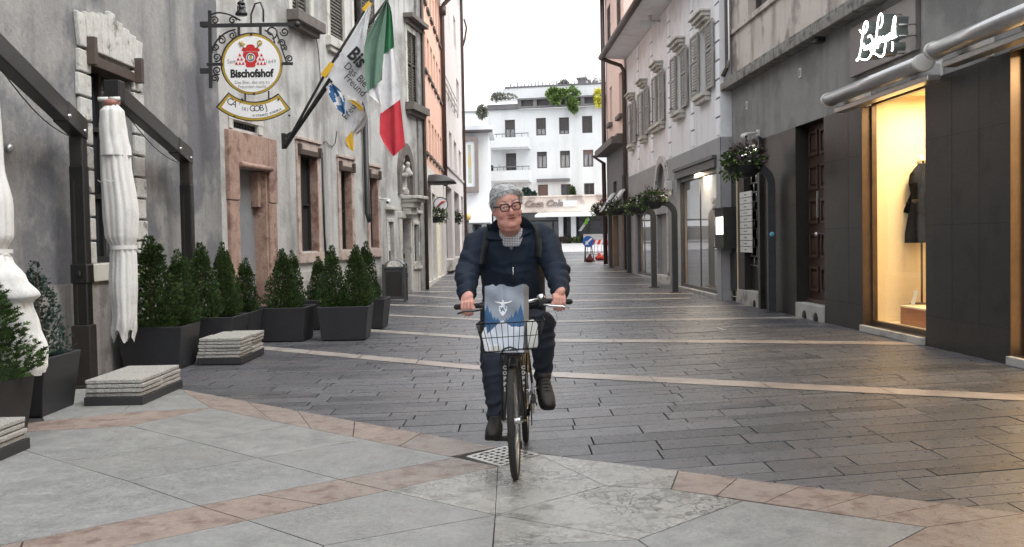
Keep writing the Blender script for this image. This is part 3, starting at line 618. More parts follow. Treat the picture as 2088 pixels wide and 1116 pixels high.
pl = [WP.P(1.5, 0, -.5)] + [WP.P(1.5, 0, .25), WP.P(WP.L - 1.2, 0, .6)] + [WP.P(WP.L - .4 + 1.0 * math.sin(t), 0, -.4 + 1.0 * math.cos(t)) for t in [i * math.pi / 2 / 6 for i in range(7)]] + [WP.P(WP.L + .6, 0, -6), WP.P(1.5, 0, -6)]
mb.prism([p + Vector((0, 0, 13.35)) for p in pl], (0, 0, .6)); mb.build('roof', M_pk, b)
mb = MB(); mb.tube([WP.P(WP.L - .1, 13.4, .15), WP.P(WP.L - .1, 13.0, .08), WP.P(WP.L - .1, .3, .08)], .07, 8); mb.tube([WP.P(WP.L - .05, 12.0, .2), WP.P(WP.L, 11.6, .3), WP.P(WP.L - .02, 11, .2), WP.P(WP.L - .1, 10.7, .1)], .05, 8); mb.build('downpipe', M_copper, b)
mb = MB()
for h in gl: WP.box(mb, h[0] - .1, h[1] + .1, .35, .74, 0, .2)
mb.build('window_ledge', M_lightst, b)
# ================================================================== FAR SQUARE: WHITE BLOCK, LOW PORTICO, CORNER HOUSE
M_white = mat('white_render', S(206, 208, 209), S(214, 216, 217), S(192, 195, 197), r=.85, sc_=.5, s3=.25, lo=.52, hi=.7, streak=S(190, 192, 190), st_s=(.6, .6, .06))
M_trav = mat('stained_travertine', S(206, 192, 182), S(220, 208, 198), S(170, 156, 148), r=.8, sc_=1.2, s3=.8, bump=.2)
M_blind = mat('dark_roller_blind', S(66, 63, 62), S(78, 75, 73), r=.7, sc_=5)
M_blindr = mat('brown_blind', S(112, 88, 82), S(124, 98, 90), r=.7, sc_=5)
M_frame = mat('brown_window_frame', S(74, 60, 56), S(88, 72, 66), r=.6)
M_roofd = mat('dark_cornice', S(96, 94, 96), S(112, 110, 112), r=.8, sc_=1)
FW = Wall((-12, 95 + .2 * 12), (30, 95 - .2 * 30), 0)
b = root('white_apartment_block', 'white rendered apartment block closing the street with dark roller blinds', 'building', (4, 95, 1))
s0b = FW.px(996, 300)[0]; zr = FW.px(1150, 219)[1]; s1b = s0b + 26
W3 = []
for r_, (tops, bots) in enumerate((((241, 240, 237), (276, 273, 271)), ((310, 308, 306), (343, 342, 340)), ((377, 376, 374), (404, 403, 401)))):
    for i, (ul, ur) in enumerate(((1092.5, 1113.5), (1139.5, 1160.5), (1186.5, 1208))):
        W3.append((*FW.rect((ul + 2 * r_, tops[i]), (ur + 2 * r_, bots[i])), r_, i))
drs = [FW.rect((1029, 245), (1050.5, 282)), FW.rect((1031, 313), (1053, 350))]
mb = MB(); FW.facade(mb, s0b, s1b, 4.6, zr, [h[:4] for h in W3] + drs, .3); FW.shell(mb, s0b, s1b, 0, zr, 14); mb.build('wall', M_white, b)
for h in W3:
    r_, i = h[4:]; bl = {(0, 0): .62, (0, 1): .78, (0, 2): 1, (2, 0): 1}.get((r_, i), .25 if r_ == 1 else 0)
    window(FW, h[:4], .28, b, M_frame, M_glassl if (r_, i) in ((0, 0), (0, 1), (1, 0), (1, 1), (1, 2)) else M_glass, .11, 2, 1, blind=bl or None, mblind=M_blindr if (r_, i) in ((2, 0), (1, 2)) else M_blind)
for k, h in enumerate(drs): window(FW, h, .28, b, M_frame, M_glassl if k == 0 else M_glass, .11, 2, 1, blind=.5 if k == 0 else .25, mblind=M_blind)
M_pale = mat('balcony_white', S(202, 205, 207), S(212, 214, 215), r=.8, sc_=1)
for (ul, vt), (ur, vb) in (((998, 282), (1078, 299)), ((1000, 349), (1080, 367))):
    q = FW.rect((ul, vt), (ur, vb), 1.2); mb = MB(); FW.box(mb, q[0], q[1], q[2], q[3], 1.1, 1.22); FW.box(mb, q[0], q[1], q[2] - .15, q[2] + .1, 0, 1.098)
    FW.box(mb, q[0], q[0] + .12, q[2] + .1, q[3], 0, 1.098); FW.box(mb, q[1] - .12, q[1], q[2] + .1, q[3], 0, 1.098); o = mb.build('balcony', M_pale, b)
    mb = MB(); mb.tube([FW.P(q[0], q[3] + .35, 1.16), FW.P(q[1], q[3] + .35, 1.16)], .04, 6)
    for k in range(7): x = q[0] + .05 + (q[1] - q[0] - .1) * k / 6; mb.tube([FW.P(x, q[3], 1.16), FW.P(x, q[3] + .35, 1.16)], .025, 6)
    mb.build('railing', M_roofd, o)
# cornice with square lights, set back terrace parapet
q0 = FW.px(1057, 212)[0]; mb = MB(); zc0, zc1 = zr + .02, zr + .95
FW.box(mb, q0, s1b, zc0, zc0 + .16, 0, .55); FW.box(mb, q0, s1b, zc1 - .16, zc1, 0, .6); FW.box(mb, q0, s1b, zc0 + .16, zc1 - .16, -.3, .02)
k = q0
while k < s1b: FW.box(mb, k, k + .35, zc0 + .16, zc1 - .16, .02, .5); k += 1.52
FW.box(mb, s0b, q0 - .01, zr + .02, zr + .5, -.3, .3); mb.build('cornice', M_roofd, b)
mb = MB(); FW.box(mb, s0b + .4, s1b, zc1 + .002, zc1 + 1.25, -1.4, -1.1); mb.build('terrace_parapet', M_white, b)
mb = MB(); FW.box(mb, s0b + 1.5, s0b + 16, zc1 + 1.26, zc1 + 1.42, -1.42, -1.05)
for k in range(60): x = s0b + 2 + k * .35; FW.box(mb, x, x + .08, zc1 + 1.42, zc1 + 1.75 + .12 * math.sin(k), -1.3, -1.2)
mb.build('terrace_railing', M_roofd, b)
mb = MB(); q = FW.px(1180, 170); FW.box(mb, q[0] - .4, q[0] + .4, zc1, zc1 + 2.0, -3, -2.2); FW.box(mb, q[0] - .5, q[0] + .5, zc1 + 2.0, zc1 + 2.15, -3.1, -2.1); mb.build('chimney', M_roofd, b)
mb = MB(); q = FW.rect((1096, 366), (1162, 369.5)); FW.box(mb, *q, 0, .5); mb.build('canopy_slab', M_roofd, b)
q = FW.px(1007, 343); mb = MB(); FW.box(mb, q[0] - .5, q[0] + .5, q[1] - .45, q[1] + .35, .1, .5); o = mb.build('air_conditioner', M_pale, b); mb = MB(); c = FW.P(q[0] - .1, q[1] - .05, .5); mb.lathe([(.32, 0), (.3, .03), (.05, .035)], c, 16, M_=Matrix.Rotation(R(90), 4, 'X')); mb.build('fan_grille', M_black, o)
# low travertine portico in front
b = root('low_arcade_building', 'low stained travertine arcade with a dark shopfront under the white block', 'building', (2, 92, 1))
FP = Wall((-12, 92 + .2 * 12), (30, 92 - .2 * 30), 0); q0 = FP.px(940, 440)[0]; q1 = FP.px(1250, 430)[0] + 6; zt = FP.px(1150, 401)[1]; zb = FP.px(1150, 432)[1]
mb = MB(); FP.box(mb, q0, q1, zb, zt, -2.6, 0); FP.box(mb, q0, q1, zt, zt + .12, -2.6, .15); FP.box(mb, FP.px(1004, 430)[0], FP.px(1016, 430)[0], zb - .01, zt + .3, 0, .4); mb.build('parapet', M_trav, b)
gz_ = .99; cols = [(955, 962), (982, 990), (1006, 1014), (1139, 1147.5), (1164, 1173.5), (1240, 1248)]
mb = MB()
for a, c in cols: FP.box(mb, FP.px(a, 460)[0], FP.px(c, 460)[0], gz_ - .2, zb, -.5, -.05)
mb.build('column', M_pale, b)
FS = 1.6; g = MB(); FP.box(g, q0, q1, gz_ - .2, zb - .002, -2.6, -1.5); sf = g.build('shopfront', M_glass, b)
mb = MB(); k = q0
while k < q1: FP.box(mb, k, k + .12, gz_, zb - .7, -1.5, -1.42); k += 1.7
FP.box(mb, q0, q1, zb - .85, zb - .7, -1.5, -1.4); mb.build('mullion', M_black, sf)
mb = MB(); P_ = FP.px; a, c = P_(1098, 434)[0], P_(1222, 432)[0]; z = P_(1150, 434)[1]
mb.hexa([FP.P(a, z - .42, 2.0), FP.P(c, z - .42, 2.0), FP.P(c, z - .22, 2.0), FP.P(a, z - .22, 2.0), FP.P(a, z - .05, .02), FP.P(c, z - .05, .02), FP.P(c, z + .06, .02), FP.P(a, z + .06, .02)]); mb.build('awning', M_pale, b)
M_let = mat('grey_letters', S(128, 114, 108), r=.6)
text('Coca Cola', .85, M_let, b, FP.P(P_(1108, 416)[0], P_(1108, 416)[1], .12), FP.d, (0, 0, 1), ext=.08, shear=.3, bold=.03)
mb = MB(); q = FP.rect((1131, 410), (1177, 421)); FP.box(mb, *q, .02, .12); mb.build('sign_panel', M_pale, b)
mb = MB(); FP.box(mb, P_(1188, 480)[0] - .1, P_(1188, 480)[0] + 3.2, gz_, gz_ + .9, -1.38, -1.3); mb.build('shop_counter', M_curt, sf)
M_green = mat('green_sticker', S(120, 190, 60), r=.5); mb = MB(); q = P_(1186, 460); mb.prism([FP.P(q[0] + x, q[1] + z, -1.38) for x, z in ((-.5, -.5), (-.2, -.5), (.6, .6), (.35, .65))], FP.n * .02); mb.build('window_sticker', M_pale, sf); mb = MB(); mb.prism([FP.P(q[0] + x, q[1] + z, -1.38) for x, z in ((.0, .0), (.4, .2), (.5, .8), (.2, .6))], FP.n * .03); mb.build('window_sticker', M_green, sf)
# corner house with the dark oriel at left
b = root('corner_house', 'white corner house with a dark framed oriel window and flat eave', 'building', (-6, 82, .9))
CW = Wall((-20, 84), (0, 84), 0); q1 = CW.px(997, 330)[0]; zt = CW.px(970, 268)[1]
mb = MB(); CW.facade(mb, 0, q1, 3.0, zt, [], .2); CW.shell(mb, 0, q1, 3.0, zt, 8); mb.build('wall', M_white, b)
mb = MB(); e = CW.rect((930, 265), (1005, 271), 1.0); CW.box(mb, 8, e[1], zt, zt + .35, -8, 1.3); CW.box(mb, 8, e[1] - .8, zt + .352, zt + 1.6, -.3, .2); mb.build('roof', M_pale, b); mb = MB(); CW.box(mb, 8, e[1] - .7, zt + 1.602, zt + 1.68, -.4, .28); mb.build('coping', M_roofd, b)
mb = MB(); CW.box(mb, 8, e[1] - .1, zt - .12, zt - .002, 0, 1.2); mb.build('soffit', M_roofd, b)
mb = MB(); o_ = CW.rect((940, 280), (976, 391), 1.2); h_ = CW.rect((948, 288), (969, 381), 1.2)
CW.facade(mb, o_[0], o_[1], o_[2], o_[3], [h_], .25, d=1.2); CW.shell(mb, o_[0], o_[1], o_[2], o_[3], 0, d=1.2)
mb.quad(CW.P(o_[0], o_[2], 0), CW.P(o_[1], o_[2], 0), CW.P(o_[1], o_[2], 1.2), CW.P(o_[0], o_[2], 1.2))
M_or2 = mat('taupe_metal', S(112, 102, 98), S(122, 112, 108), r=.5); oo = mb.build('oriel', M_or2, b)
mb = MB()
for x0, x1, z0, z1 in ((h_[0], h_[0] + .2, h_[2], h_[3]), (h_[1] - .3, h_[1], h_[2], h_[3]), (h_[0] + .2, h_[1] - .3, h_[2], h_[2] + .3), (h_[0] + .2, h_[1] - .3, h_[3] - .3, h_[3])): CW.box(mb, x0, x1, z0, z1, .96, 1.04)
wf = mb.build('window', M_pale, oo)
mb = MB(); CW.box(mb, h_[0], h_[1], h_[2], h_[3], .94, .97); mb.build('pane', mat('pale_oriel_glass', S(196, 204, 196), S(150, 150, 120), S(190, 168, 110), r=.1, sc_=.5, s3=.35), wf)
mb = MB(); LP = Wall((-20, 86), (0, 86), 0)
for k in range(16): CW.box(mb, 10 + k * .33, 10.06 + k * .33, zt + 1.62, zt + 2.4, .0, .06)
CW.box(mb, 10, 15.4, zt + 2.4, zt + 2.48, 0, .08); mb.build('terrace_railing', M_roofd, b)
# ================================================================== BUILDINGS, RIGHT SIDE
M_gran = mat('dark_granite', S(37, 35, 34), S(48, 46, 44), S(31, 29, 28), grain=.2, gs=90, spec=.35, r=.36, sc_=30, s3=2, bump=.12, bsc=200, rvar=.08, streak=S(50, 47, 45), st_s=(1.2, 1.2, .6))
M_gren = mat('grey_render', S(128, 127, 126), S(140, 139, 137), S(118, 117, 116), r=.92, sc_=2.5, s3=1, bump=.5, bsc=50, streak=S(108, 106, 104), st_s=(1.8, 1.8, .35), grain=.12, gs=30)
M_beige = mat('pinkish_beige_plaster', S(186, 177, 170), S(198, 189, 182), S(140, 130, 126), r=.92, sc_=2, s3=1.3, bump=.3, bsc=45, streak=S(128, 118, 112), st_s=(2, 2, .35))
M_corn = mat('stained_concrete', S(124, 121, 117), S(142, 139, 134), S(92, 89, 86), r=.9, sc_=7, s3=4, bump=.5, bsc=40, streak=S(80, 77, 74), st_s=(9, 9, .8))
M_bronze_lamptint = mat('bronze_trim_and_lamp_tint', S(84, 68, 54), S(98, 80, 64), r=.35, sc_=8, metal=.4)  # bronze of frame and stand; on the reveal its colour stands in for lamplight
M_warm = mat('warm_shop_wall', S(240, 224, 188), S(236, 220, 184), r=.7, sc_=1)
M_oak = mat('brown_plinth', S(150, 96, 60), S(170, 112, 74), r=.4, sc_=3, stretch=(1, 1, 12))
M_door = mat('brown_door_wood', S(54, 38, 29), S(68, 49, 38), S(42, 29, 22), r=.42, sc_=4, s3=3, stretch=(10, 10, .7), bump=.12)
M_alu = mat('brushed_aluminium', S(176, 176, 176), S(190, 190, 190), r=.32, sc_=20, metal=.85)
M_step = mat('step_stone', S(160, 158, 154), S(176, 174, 170), S(128, 125, 121), r=.7, sc_=8, s3=4, bump=.3)
def thin_glass(name, refl=.04, tint=(1, 1, 1)):
    m = bpy.data.materials.new(name); m.use_nodes = True; nt = m.node_tree; nt.nodes.clear(); L = nt.links.new
    o = N(nt, 'ShaderNodeOutputMaterial'); a = N(nt, 'ShaderNodeBsdfTransparent'); a.inputs[0].default_value = (*tint, 1); b_ = N(nt, 'ShaderNodeBsdfGlossy'); b_.inputs['Roughness'].default_value = .02
    f = N(nt, 'ShaderNodeLayerWeight'); pw = N(nt, 'ShaderNodeMath', operation='POWER'); pw.inputs[1].default_value = 5; L(f.outputs['Facing'], pw.inputs[0])
    ad = N(nt, 'ShaderNodeMath', operation='MULTIPLY_ADD'); ad.inputs[1].default_value = 1 - refl; ad.inputs[2].default_value = refl; ad.use_clamp = True; L(pw.outputs[0], ad.inputs[0])
    x = N(nt, 'ShaderNodeMixShader'); L(ad.outputs[0], x.inputs[0]); L(a.outputs[0], x.inputs[1]); L(b_.outputs[0], x.inputs[2]); L(x.outputs[0], o.inputs[0]); return m
M_clear = thin_glass('clear_shop_glass', .04); M_mirror = thin_glass('reflective_shop_glass', .07, (.8, .8, .8))
def area(name, p, to, sx, sy, e, c=(1, .76, .44)):
    l = bpy.data.lights.new(name, 'AREA'); l.shape = 'RECTANGLE'; l.size = sx; l.size_y = sy; l.energy = e; l.color = c
    o = bpy.data.objects.new(name, l); COL.objects.link(o); o.location = p; d = Vector(to) - Vector(p); o.rotation_euler = d.to_track_quat('-Z', 'Y').to_euler(); return o
xr1 = lambda y: 5.27 - .0416 * (y - 10.3)
W1 = Wall((xr1(-4), -4), (xr1(21.3), 21.3), -1)
b = root('boutique_building', 'grey rendered shop building clad in dark granite with a glowing display window', 'building', (6, 10, 0))
zg = W1.px(1640, 254)[1]; zc = W1.px(1600, 105)[1]
hw = (W1.px(1893, 690)[0], W1.px(1763, 660)[0], .1, W1.px(1790, 200)[1])
hw2 = (W1.px(2065, 740)[0] - 2.6, W1.px(2065, 740)[0], .1, hw[3])
hdr = (W1.px(1686, 645)[0], W1.px(1628, 630)[0], .0, zg)
hgr = (W1.px(1558, 600)[0], W1.px(1500, 600)[0], .0, W1.px(1530, 301)[1])
mb = MB(); W1.facade(mb, 0, W1.L, -.1, zg, [hw + (.16,), hw2 + (.16,), hdr + (.24,), hgr + (.2,)], .3, d=.03); mb.build('granite_cladding', M_gran, b)
mb = MB()                                        # fine cladding joints
for s_, z0, z1 in [(hw2[1] + k, .35, zg) for k in (.62, 1.24)] + [(hw[1] + .5, .35, zg)]: W1.box(mb, s_, s_ + .004, z0, z1, .03, .0315)
for z in (.38, 1.5, 2.55):
    for a_, c_ in ((hw2[1] + .002, hw[0] - .002), (hw[1] + .002, hdr[0] - .002)): W1.box(mb, a_, c_, z, z + .005, .03, .032)
mb.build('cladding_joint', M_joint, b)
hup = [W1.rect((1536, -60), (1562, 12))]
zs = W1.px(1487, 78)[1]; zst = W1.px(1540, 40)[1]
mb = MB(); W1.facade(mb, 0, W1.L, zg, zc, [], .3); mb.quad(W1.P(0, zg, 0), W1.P(W1.L, zg, 0), W1.P(W1.L, zg, .03), W1.P(0, zg, .03)); W1.shell(mb, 0, W1.L, -.1, 10, 8); mb.build('wall', M_gren, b)
mb = MB(); W1.facade(mb, 0, W1.L, zc + .001, 10, [(h[0] - .2, h[1] + .4, zs + .12, 8.2) for h in hup] + [(4, 5.2, zs + .12, 8.2), (9.2, 10.4, zs + .12, 8.2), (13.5, 14.7, zs + .12, 8.2)], .25); mb.build('upper_wall', M_beige, b)
for h in hup: window(W1, (h[0] - .2, h[1] + .4, zs + .12, 8.2), .23, b, M_browns, M_glass, .07, 2, 2)
for a_ in (4, 9.2, 13.5): window(W1, (a_, a_ + 1.2, zs + .12, 8.2), .23, b, M_browns, M_glass, .07, 2, 2)
mb = MB(); W1.box(mb, 0, W1.L + .05, zc - .16, zc, -.05, .24); W1.box(mb, 0, W1.L + .05, zc + .002, zc + .1, -.05, .16); mb.build('cornice', M_corn, b, bev=.015)
mb = MB(); W1.box(mb, 0, W1.L, zs, zs + .1, 0, .06); mb.build('string_course', M_beige, b)
mb = MB(); W1.box(mb, 0, W1.L + .05, 9.9, 10.2, -8, .6); mb.build('roof', M_corn, b)
mb = MB(); p = lambda z, d=.1: W1.P(W1.L - .05, z, d); mb.tube([p(9.9), p(zc + .35), p(zc + .15, .2)], .05, 8); mb.build('downpipe', M_browns, b)
mb = MB(); p = lambda z, d=.1: W1.P(W1.L - .22, z, d); mb.tube([p(9.9), p(zc + .5), p(zc + .3, .14)], .028, 8); mb.build('downpipe', M_alu, b)
# display window: frame, glass, room, sill step
def display(h, tag, energy, far_only=False):
    a, c, z0, z1 = h; f = MB()
    W1.box(f, a, a + .05, z0, z1, -.17, -.11); W1.box(f, c - .06, c, z0, z1, -.17, -.1); W1.box(f, a + .05, c - .06, z0, z0 + .06, -.17, -.1); W1.box(f, a + .05, c - .06, z1 - .05, z1, -.17, -.1)
    fo = f.build('display_window', M_bronze_lamptint, b)
    q = MB(); q.quad(W1.P(a + .05, z0 + .06, -.14), W1.P(c - .06, z0 + .06, -.14), W1.P(c - .06, z1 - .05, -.14), W1.P(a + .05, z1 - .05, -.14)); q.build('pane', M_clear, fo)
    q = MB(); D = -1.5; P = W1.P; i0, i1 = a - .5, c + .12
    for pts in (((i0, z0, D), (i1, z0, D), (i1, z1 + .1, D), (i0, z1 + .1, D)), ((i1, z0, -.17), (i1, z0, D), (i1, z1 + .1, D), (i1, z1 + .1, -.17)), ((i0, z0, -.17), (i0, z0, D), (i0, z1 + .1, D), (i0, z1 + .1, -.17)),
                ((i0, z1 + .1, -.17), (i1, z1 + .1, -.17), (i1, z1 + .1, D), (i0, z1 + .1, D)), ((i0, z0 + .02, -.17), (i1, z0 + .02, -.17), (i1, z0 + .02, D), (i0, z0 + .02, D))): q.quad(*[P(*v) for v in pts])
    q.build('display_room', M_warm, b)
    q = MB(); W1.box(q, a + .02, c - .02, .002, z0 - .002, -.165, .09); q.build('sill_step', M_step, b, bev=.008)
    q = MB(); W1.box(q, c - .012, c - .002, z0, z1, -.1, .028); q.build('lamp_tinted_reveal', M_bronze_lamptint, b)  # warm lamplight on the granite reveal, put into a bronze colour
    area('shop_lamp', P((a + c) / 2, z1 + .04, -.8), P((a + c) / 2, 0, -.75), (c - a) * .6, .5, energy)
display(hw, 1, 46); display(hw2, 2, 75)
q = MB(); s_ = (hw[0] + hw[1]) / 2 + .15; W1.box(q, s_ - .25, s_ + .25, hw[3] + .06, hw[3] + .095, -.95, -.7); dl = q.build('ceiling_lamp', M_black, b)
q = MB()
for k in (-.12, .12): q.lathe([(.05, 0), (.04, .01)], W1.P(s_ + k, hw[3] + .05, -.82), 12)
q.build('lamp_glass', mat('lamp_glow', (1, 1, 1), emit=(1, .85, .6), es=6), dl)
# wooden entrance door with panels
mb = MB(); W1.box(mb, hdr[0], hdr[1], .32, hdr[3], -.3, -.2)
dz0, dz1 = .34, zg - .05; nb = 5; mid = (hdr[0] + hdr[1]) / 2 + .12
for x0, x1 in ((hdr[0] + .12, mid - .06), (mid + .06, hdr[1] - .08)):
    for i in range(nb):
        z0 = dz0 + .1 + (dz1 - dz0) * i / nb; z1 = dz0 + (dz1 - dz0) * (i + 1) / nb - .05
        W1.box(mb, x0, x1, z0, z0 + .05, -.2, -.165); W1.box(mb, x0, x1, z1 - .05, z1, -.2, -.165); W1.box(mb, x0, x0 + .05, z0 + .05, z1 - .05, -.2, -.165); W1.box(mb, x1 - .05, x1, z0 + .05, z1 - .05, -.2, -.165); W1.box(mb, x0 + .1, x1 - .1, z0 + .1, z1 - .1, -.2, -.18)
W1.box(mb, hdr[0], hdr[1], .26, .32, -.3, -.12)
d_ = mb.build('door', M_door, b, bev=.006)
mb = MB(); mb.ball(W1.P(mid + .02, 1.42, -.14), .04); mb.tube([W1.P(mid + .02, 1.42, -.2), W1.P(mid + .02, 1.42, -.14)], .02, 8); W1.box(mb, mid - .015, mid + .02, 1.7, 2.15, -.165, -.14); mb.build('handle', M_alu, d_)
def step(h, zt, name='doorstep', holes=2):
    q = MB(); W1.box(q, h[0] + .01, h[1] - .01, -.02, zt, -.28, .06); o = q.build(name, M_step, b, bev=.012)
    q = MB()
    for i in range(holes): s_ = h[0] + (h[1] - h[0]) * (.25 + .4 * i); q.lathe([(.11, .0), (.1, .012)], W1.P(s_, .03, .058), 14, M_=Matrix.Rotation(R(-90), 4, 'Y'))
    if holes: q.build('vent_hole', M_dark, o)
step((hdr[0], hdr[1]), .25)
# grille shop
a, c, z0, z1 = hgr; step((a, c - .2), .3, 'doorstep', 1)
mb = MB(); W1.box(mb, a, c, .3, z1, -.26, -.2); mb.build('shop_back', M_dark, b)
mb = MB(); zl = W1.px(1545, 543)[1]; n = 11; s0, s1 = a + .1, a + (c - a) * .56
for i in range(n + 1): z = zl + (z1 - .35 - zl) * i / n; mb.tube([W1.P(s0, z, -.08), W1.P(s1, z, -.08)], .018, 6)
rg = random.Random(5)
for i in range(n):
    z = zl + (z1 - .35 - zl) * i / n; k = 3
    for j in range(k): x = s0 + (s1 - s0) * (j + .25 + .5 * (i % 2)) / k; mb.tube([W1.P(x, z, -.08), W1.P(x, z + (z1 - .35 - zl) / n, -.08)], .012, 6)
mb.build('roller_grille', M_alu, b)
mb = MB(); W1.box(mb, s0, s1, .31, zl - .05, -.15, -.1)
for i in range(5): z = .36 + i * .12; W1.box(mb, s0 + .02, s1 - .02, z, z + .09, -.099, -.09)
mb.build('lower_panel', M_gran, b)
M_lit = mat('white_light', (1, 1, 1), emit=(1, .97, .9), es=3.5)
mb = MB(); W1.box(mb, a + .15, c - .15, z1 - .12, z1 - .06, -.05, .0); mb.build('strip_lamp', M_lit, b)
mb = MB(); W1.box(mb, a - .09, a + .05, .0, z1 + .1, .032, .1); W1.box(mb, a, c, z1 + .002, z1 + .12, .032, .1); W1.box(mb, s1 + .02, c + .05, .3, z1 - .2, -.1, .05); mb.build('shopfront_frame', M_gran, b)
# column of name plates
pl = W1.rect((1505, 393), (1530, 516), .1); mb = MB(); n = 10
o = root('name_plate_column', 'column of ten white name plates beside the roller grille', 'sign', W1.P(pl[0], pl[2], .06))
for i in range(n):
    z0_ = pl[2] + (pl[3] - pl[2]) * i / n; q = MB(); W1.box(q, pl[0], pl[1], z0_ + .008, z0_ + (pl[3] - pl[2]) / n - .004, .052, .07); p_ = q.build('name_plate', M_paper, o)
    q = MB(); zc_ = z0_ + (pl[3] - pl[2]) / n * .5; w_ = (.12, .2, .16, .24, .26, .22, .24, .18, .14, .1)[i]; xc = (pl[0] + pl[1]) / 2
    q.tube([W1.P(xc - w_ * .5 + w_ * k / 8, zc_ + .012 * math.sin(k * 2.1 + i), .071) for k in range(9)], .006, 5); q.build('lettering', M_sill, p_)
# illuminated menu case
mc = W1.rect((1468, 425), (1503, 507), .2); o = root('menu_case', 'glowing menu display case projecting from the dark wall', 'display case', W1.P(mc[0], mc[2], .0))
mb = MB(); s0, s1 = W1.px(1503, 470, .05)[0], W1.px(1503, 470, .05)[0] + .5
W1.box(mb, s0, s0 + .03, mc[2], mc[3], .03, .34); W1.box(mb, s0 + .02, s0 + .9, mc[2], mc[2] + .03, .03, .345); W1.box(mb, s0 + .02, s0 + .9, mc[3] - .03, mc[3], .03, .345); W1.box(mb, s0 + .02, s0 + .9, mc[2] + .02, mc[3] - .02, .03, .3); mb.build('case', M_black, o)
mb = MB(); W1.box(mb, s0 + .1, s0 + .7, mc[2] + .3, mc[3] - .2, .3, .325); mb.build('light_panel', mat('menu_glow', (1, 1, 1), emit=(1, .96, .88), es=1.3), o)
mb = MB(); W1.box(mb, s0 + .04, s0 + .5, .25, mc[2] - .1, .03, .07); mb.build('lower_panel', M_gran, o)
# square speaker box and small plates on the render
s_, z = W1.px(1679, 70); o = root('wall_siren', 'small dark siren box high on the grey render', 'siren', W1.P(s_, z, 0)); mb = MB(); W1.box(mb, s_ - .12, s_ + .12, z - .14, z + .14, .005, .16)
mb.build('housing', M_gran, o, bev=.03); mb = MB()
for k in range(5): W1.box(mb, s_ - .08, s_ + .08, z - .09 + .04 * k, z - .075 + .04 * k, .16, .163)
mb.build('grille', M_black, o)
for u, v, lb in ((1633, 149, 'small pale street number plate high on the grey render'), (1524, 215, 'small pale enamel plate above the camera')):
    s_, z = W1.px(u, v); o = root('number_plate', lb, 'plate', W1.P(s_, z, 0)); mb = MB(); W1.box(mb, s_ - .05, s_ + .05, z - .08, z + .08, .004, .02); mb.build('plate', M_paper, o); mb = MB(); W1.box(mb, s_ - .02, s_ + .02, z - .05, z + .05, .0201, .022); mb.build('number', M_sill, o)
dome_cam('security_camera', W1, 1548, 271, 'silver security camera under the cornice above a flower basket', .3)
# ---- illuminated script sign
sg = [W1.px(1742, 56), W1.px(1743, 160), W1.px(1879, 100), W1.px(1876, -8)]
o = root('shop_sign', 'brown grey sign board with glowing white script lettering', 'sign', W1.P(sg[0][0], sg[1][1], 0))
M_board = mat('taupe_board', S(112, 107, 106), S(120, 115, 113), r=.5, sc_=3)
z0, z1 = (sg[1][1] + sg[2][1]) / 2, (sg[0][1] + sg[3][1]) / 2; s0, s1 = (sg[2][0] + sg[3][0]) / 2, (sg[0][0] + sg[1][0]) / 2
mb = MB(); W1.box(mb, s0, s1, z0, z1, .005, .07); mb.build('board', M_board, o, bev=.006)
M_neon = mat('glowing_letters', (1, 1, 1), emit=(1, 1, .97), es=4.5); M_tin = mat('letter_return', S(120, 126, 124), r=.4, metal=.5)
def script(strokes, k=.06):
    return strokes
# strokes in pixels of the photograph, read back on the letter plane
u_ = lambda x, y: (1690 + x / 6.565, y / 6.565)
ST = [[(415, 405), (440, 450), (480, 450), (515, 380), (522, 310), (500, 282), (475, 320), (455, 420), (440, 560), (425, 690), (395, 790), (378, 822), (372, 800), (400, 780), (450, 800), (510, 805), (555, 760), (580, 680), (590, 590), (580, 510), (555, 468), (525, 500)],
      [(470, 590), (465, 660), (490, 670), (505, 600), (505, 665), (525, 655), (530, 590), (530, 650)], [(545, 640), (565, 570), (570, 650), (555, 690), (590, 660), (615, 600), (600, 660), (625, 640)],
      [(690, 370), (715, 320), (720, 220), (698, 175), (668, 220), (652, 330), (640, 450), (625, 560), (605, 690), (590, 730), (580, 700), (620, 720), (690, 768), (735, 740), (752, 650), (760, 560), (745, 540)],
      [(655, 640), (670, 500), (695, 495), (690, 570), (665, 580)], [(730, 490), (705, 520), (715, 570), (740, 500), (745, 560)], [(765, 560), (770, 480), (790, 470), (795, 540)], [(810, 455), (800, 520), (825, 520), (830, 450), (812, 452)],
      [(845, 520), (850, 400), (870, 260), (888, 208), (890, 280), (872, 400), (868, 510)], [(885, 400), (886, 500), (902, 490)], [(886, 350), (887, 360)], [(850, 570), (860, 620), (845, 680)]]
off_ = .34; mb = MB(); bk = MB()
def LP(x, y, d): s_, z = W1.px(*u_(x, y), off_); return W1.P(s_, z, d)
def smooth(p, it=2):
    for _ in range(it):
        q = [p[0]]
        for a_, c_ in zip(p, p[1:]): q += [(a_[0] * .75 + c_[0] * .25, a_[1] * .75 + c_[1] * .25), (a_[0] * .25 + c_[0] * .75, a_[1] * .25 + c_[1] * .75)]
        p = q + [p[-1]]
    return p
for st in ST:
    st = smooth(st); pts = [LP(x, y, off_) for x, y in st]; mb.tube(pts, .0098, 8, round_=1)
    for a_, c_ in zip(pts, pts[1:]):
        n_ = W1.n; bk.quad(a_ - n_ * .02, c_ - n_ * .02, c_ - n_ * .17, a_ - n_ * .17)
mb.build('script_letters', M_neon, o); bk.build('letter_returns', M_tin, o)
mb = MB()
for x, y in ((480, 300), (700, 200), (890, 330), (540, 760), (730, 720), (890, 480)): mb.tube([LP(x, y, off_ - .05), LP(x, y, .06)], .01, 6)
mb.build('standoff', M_alu, o)
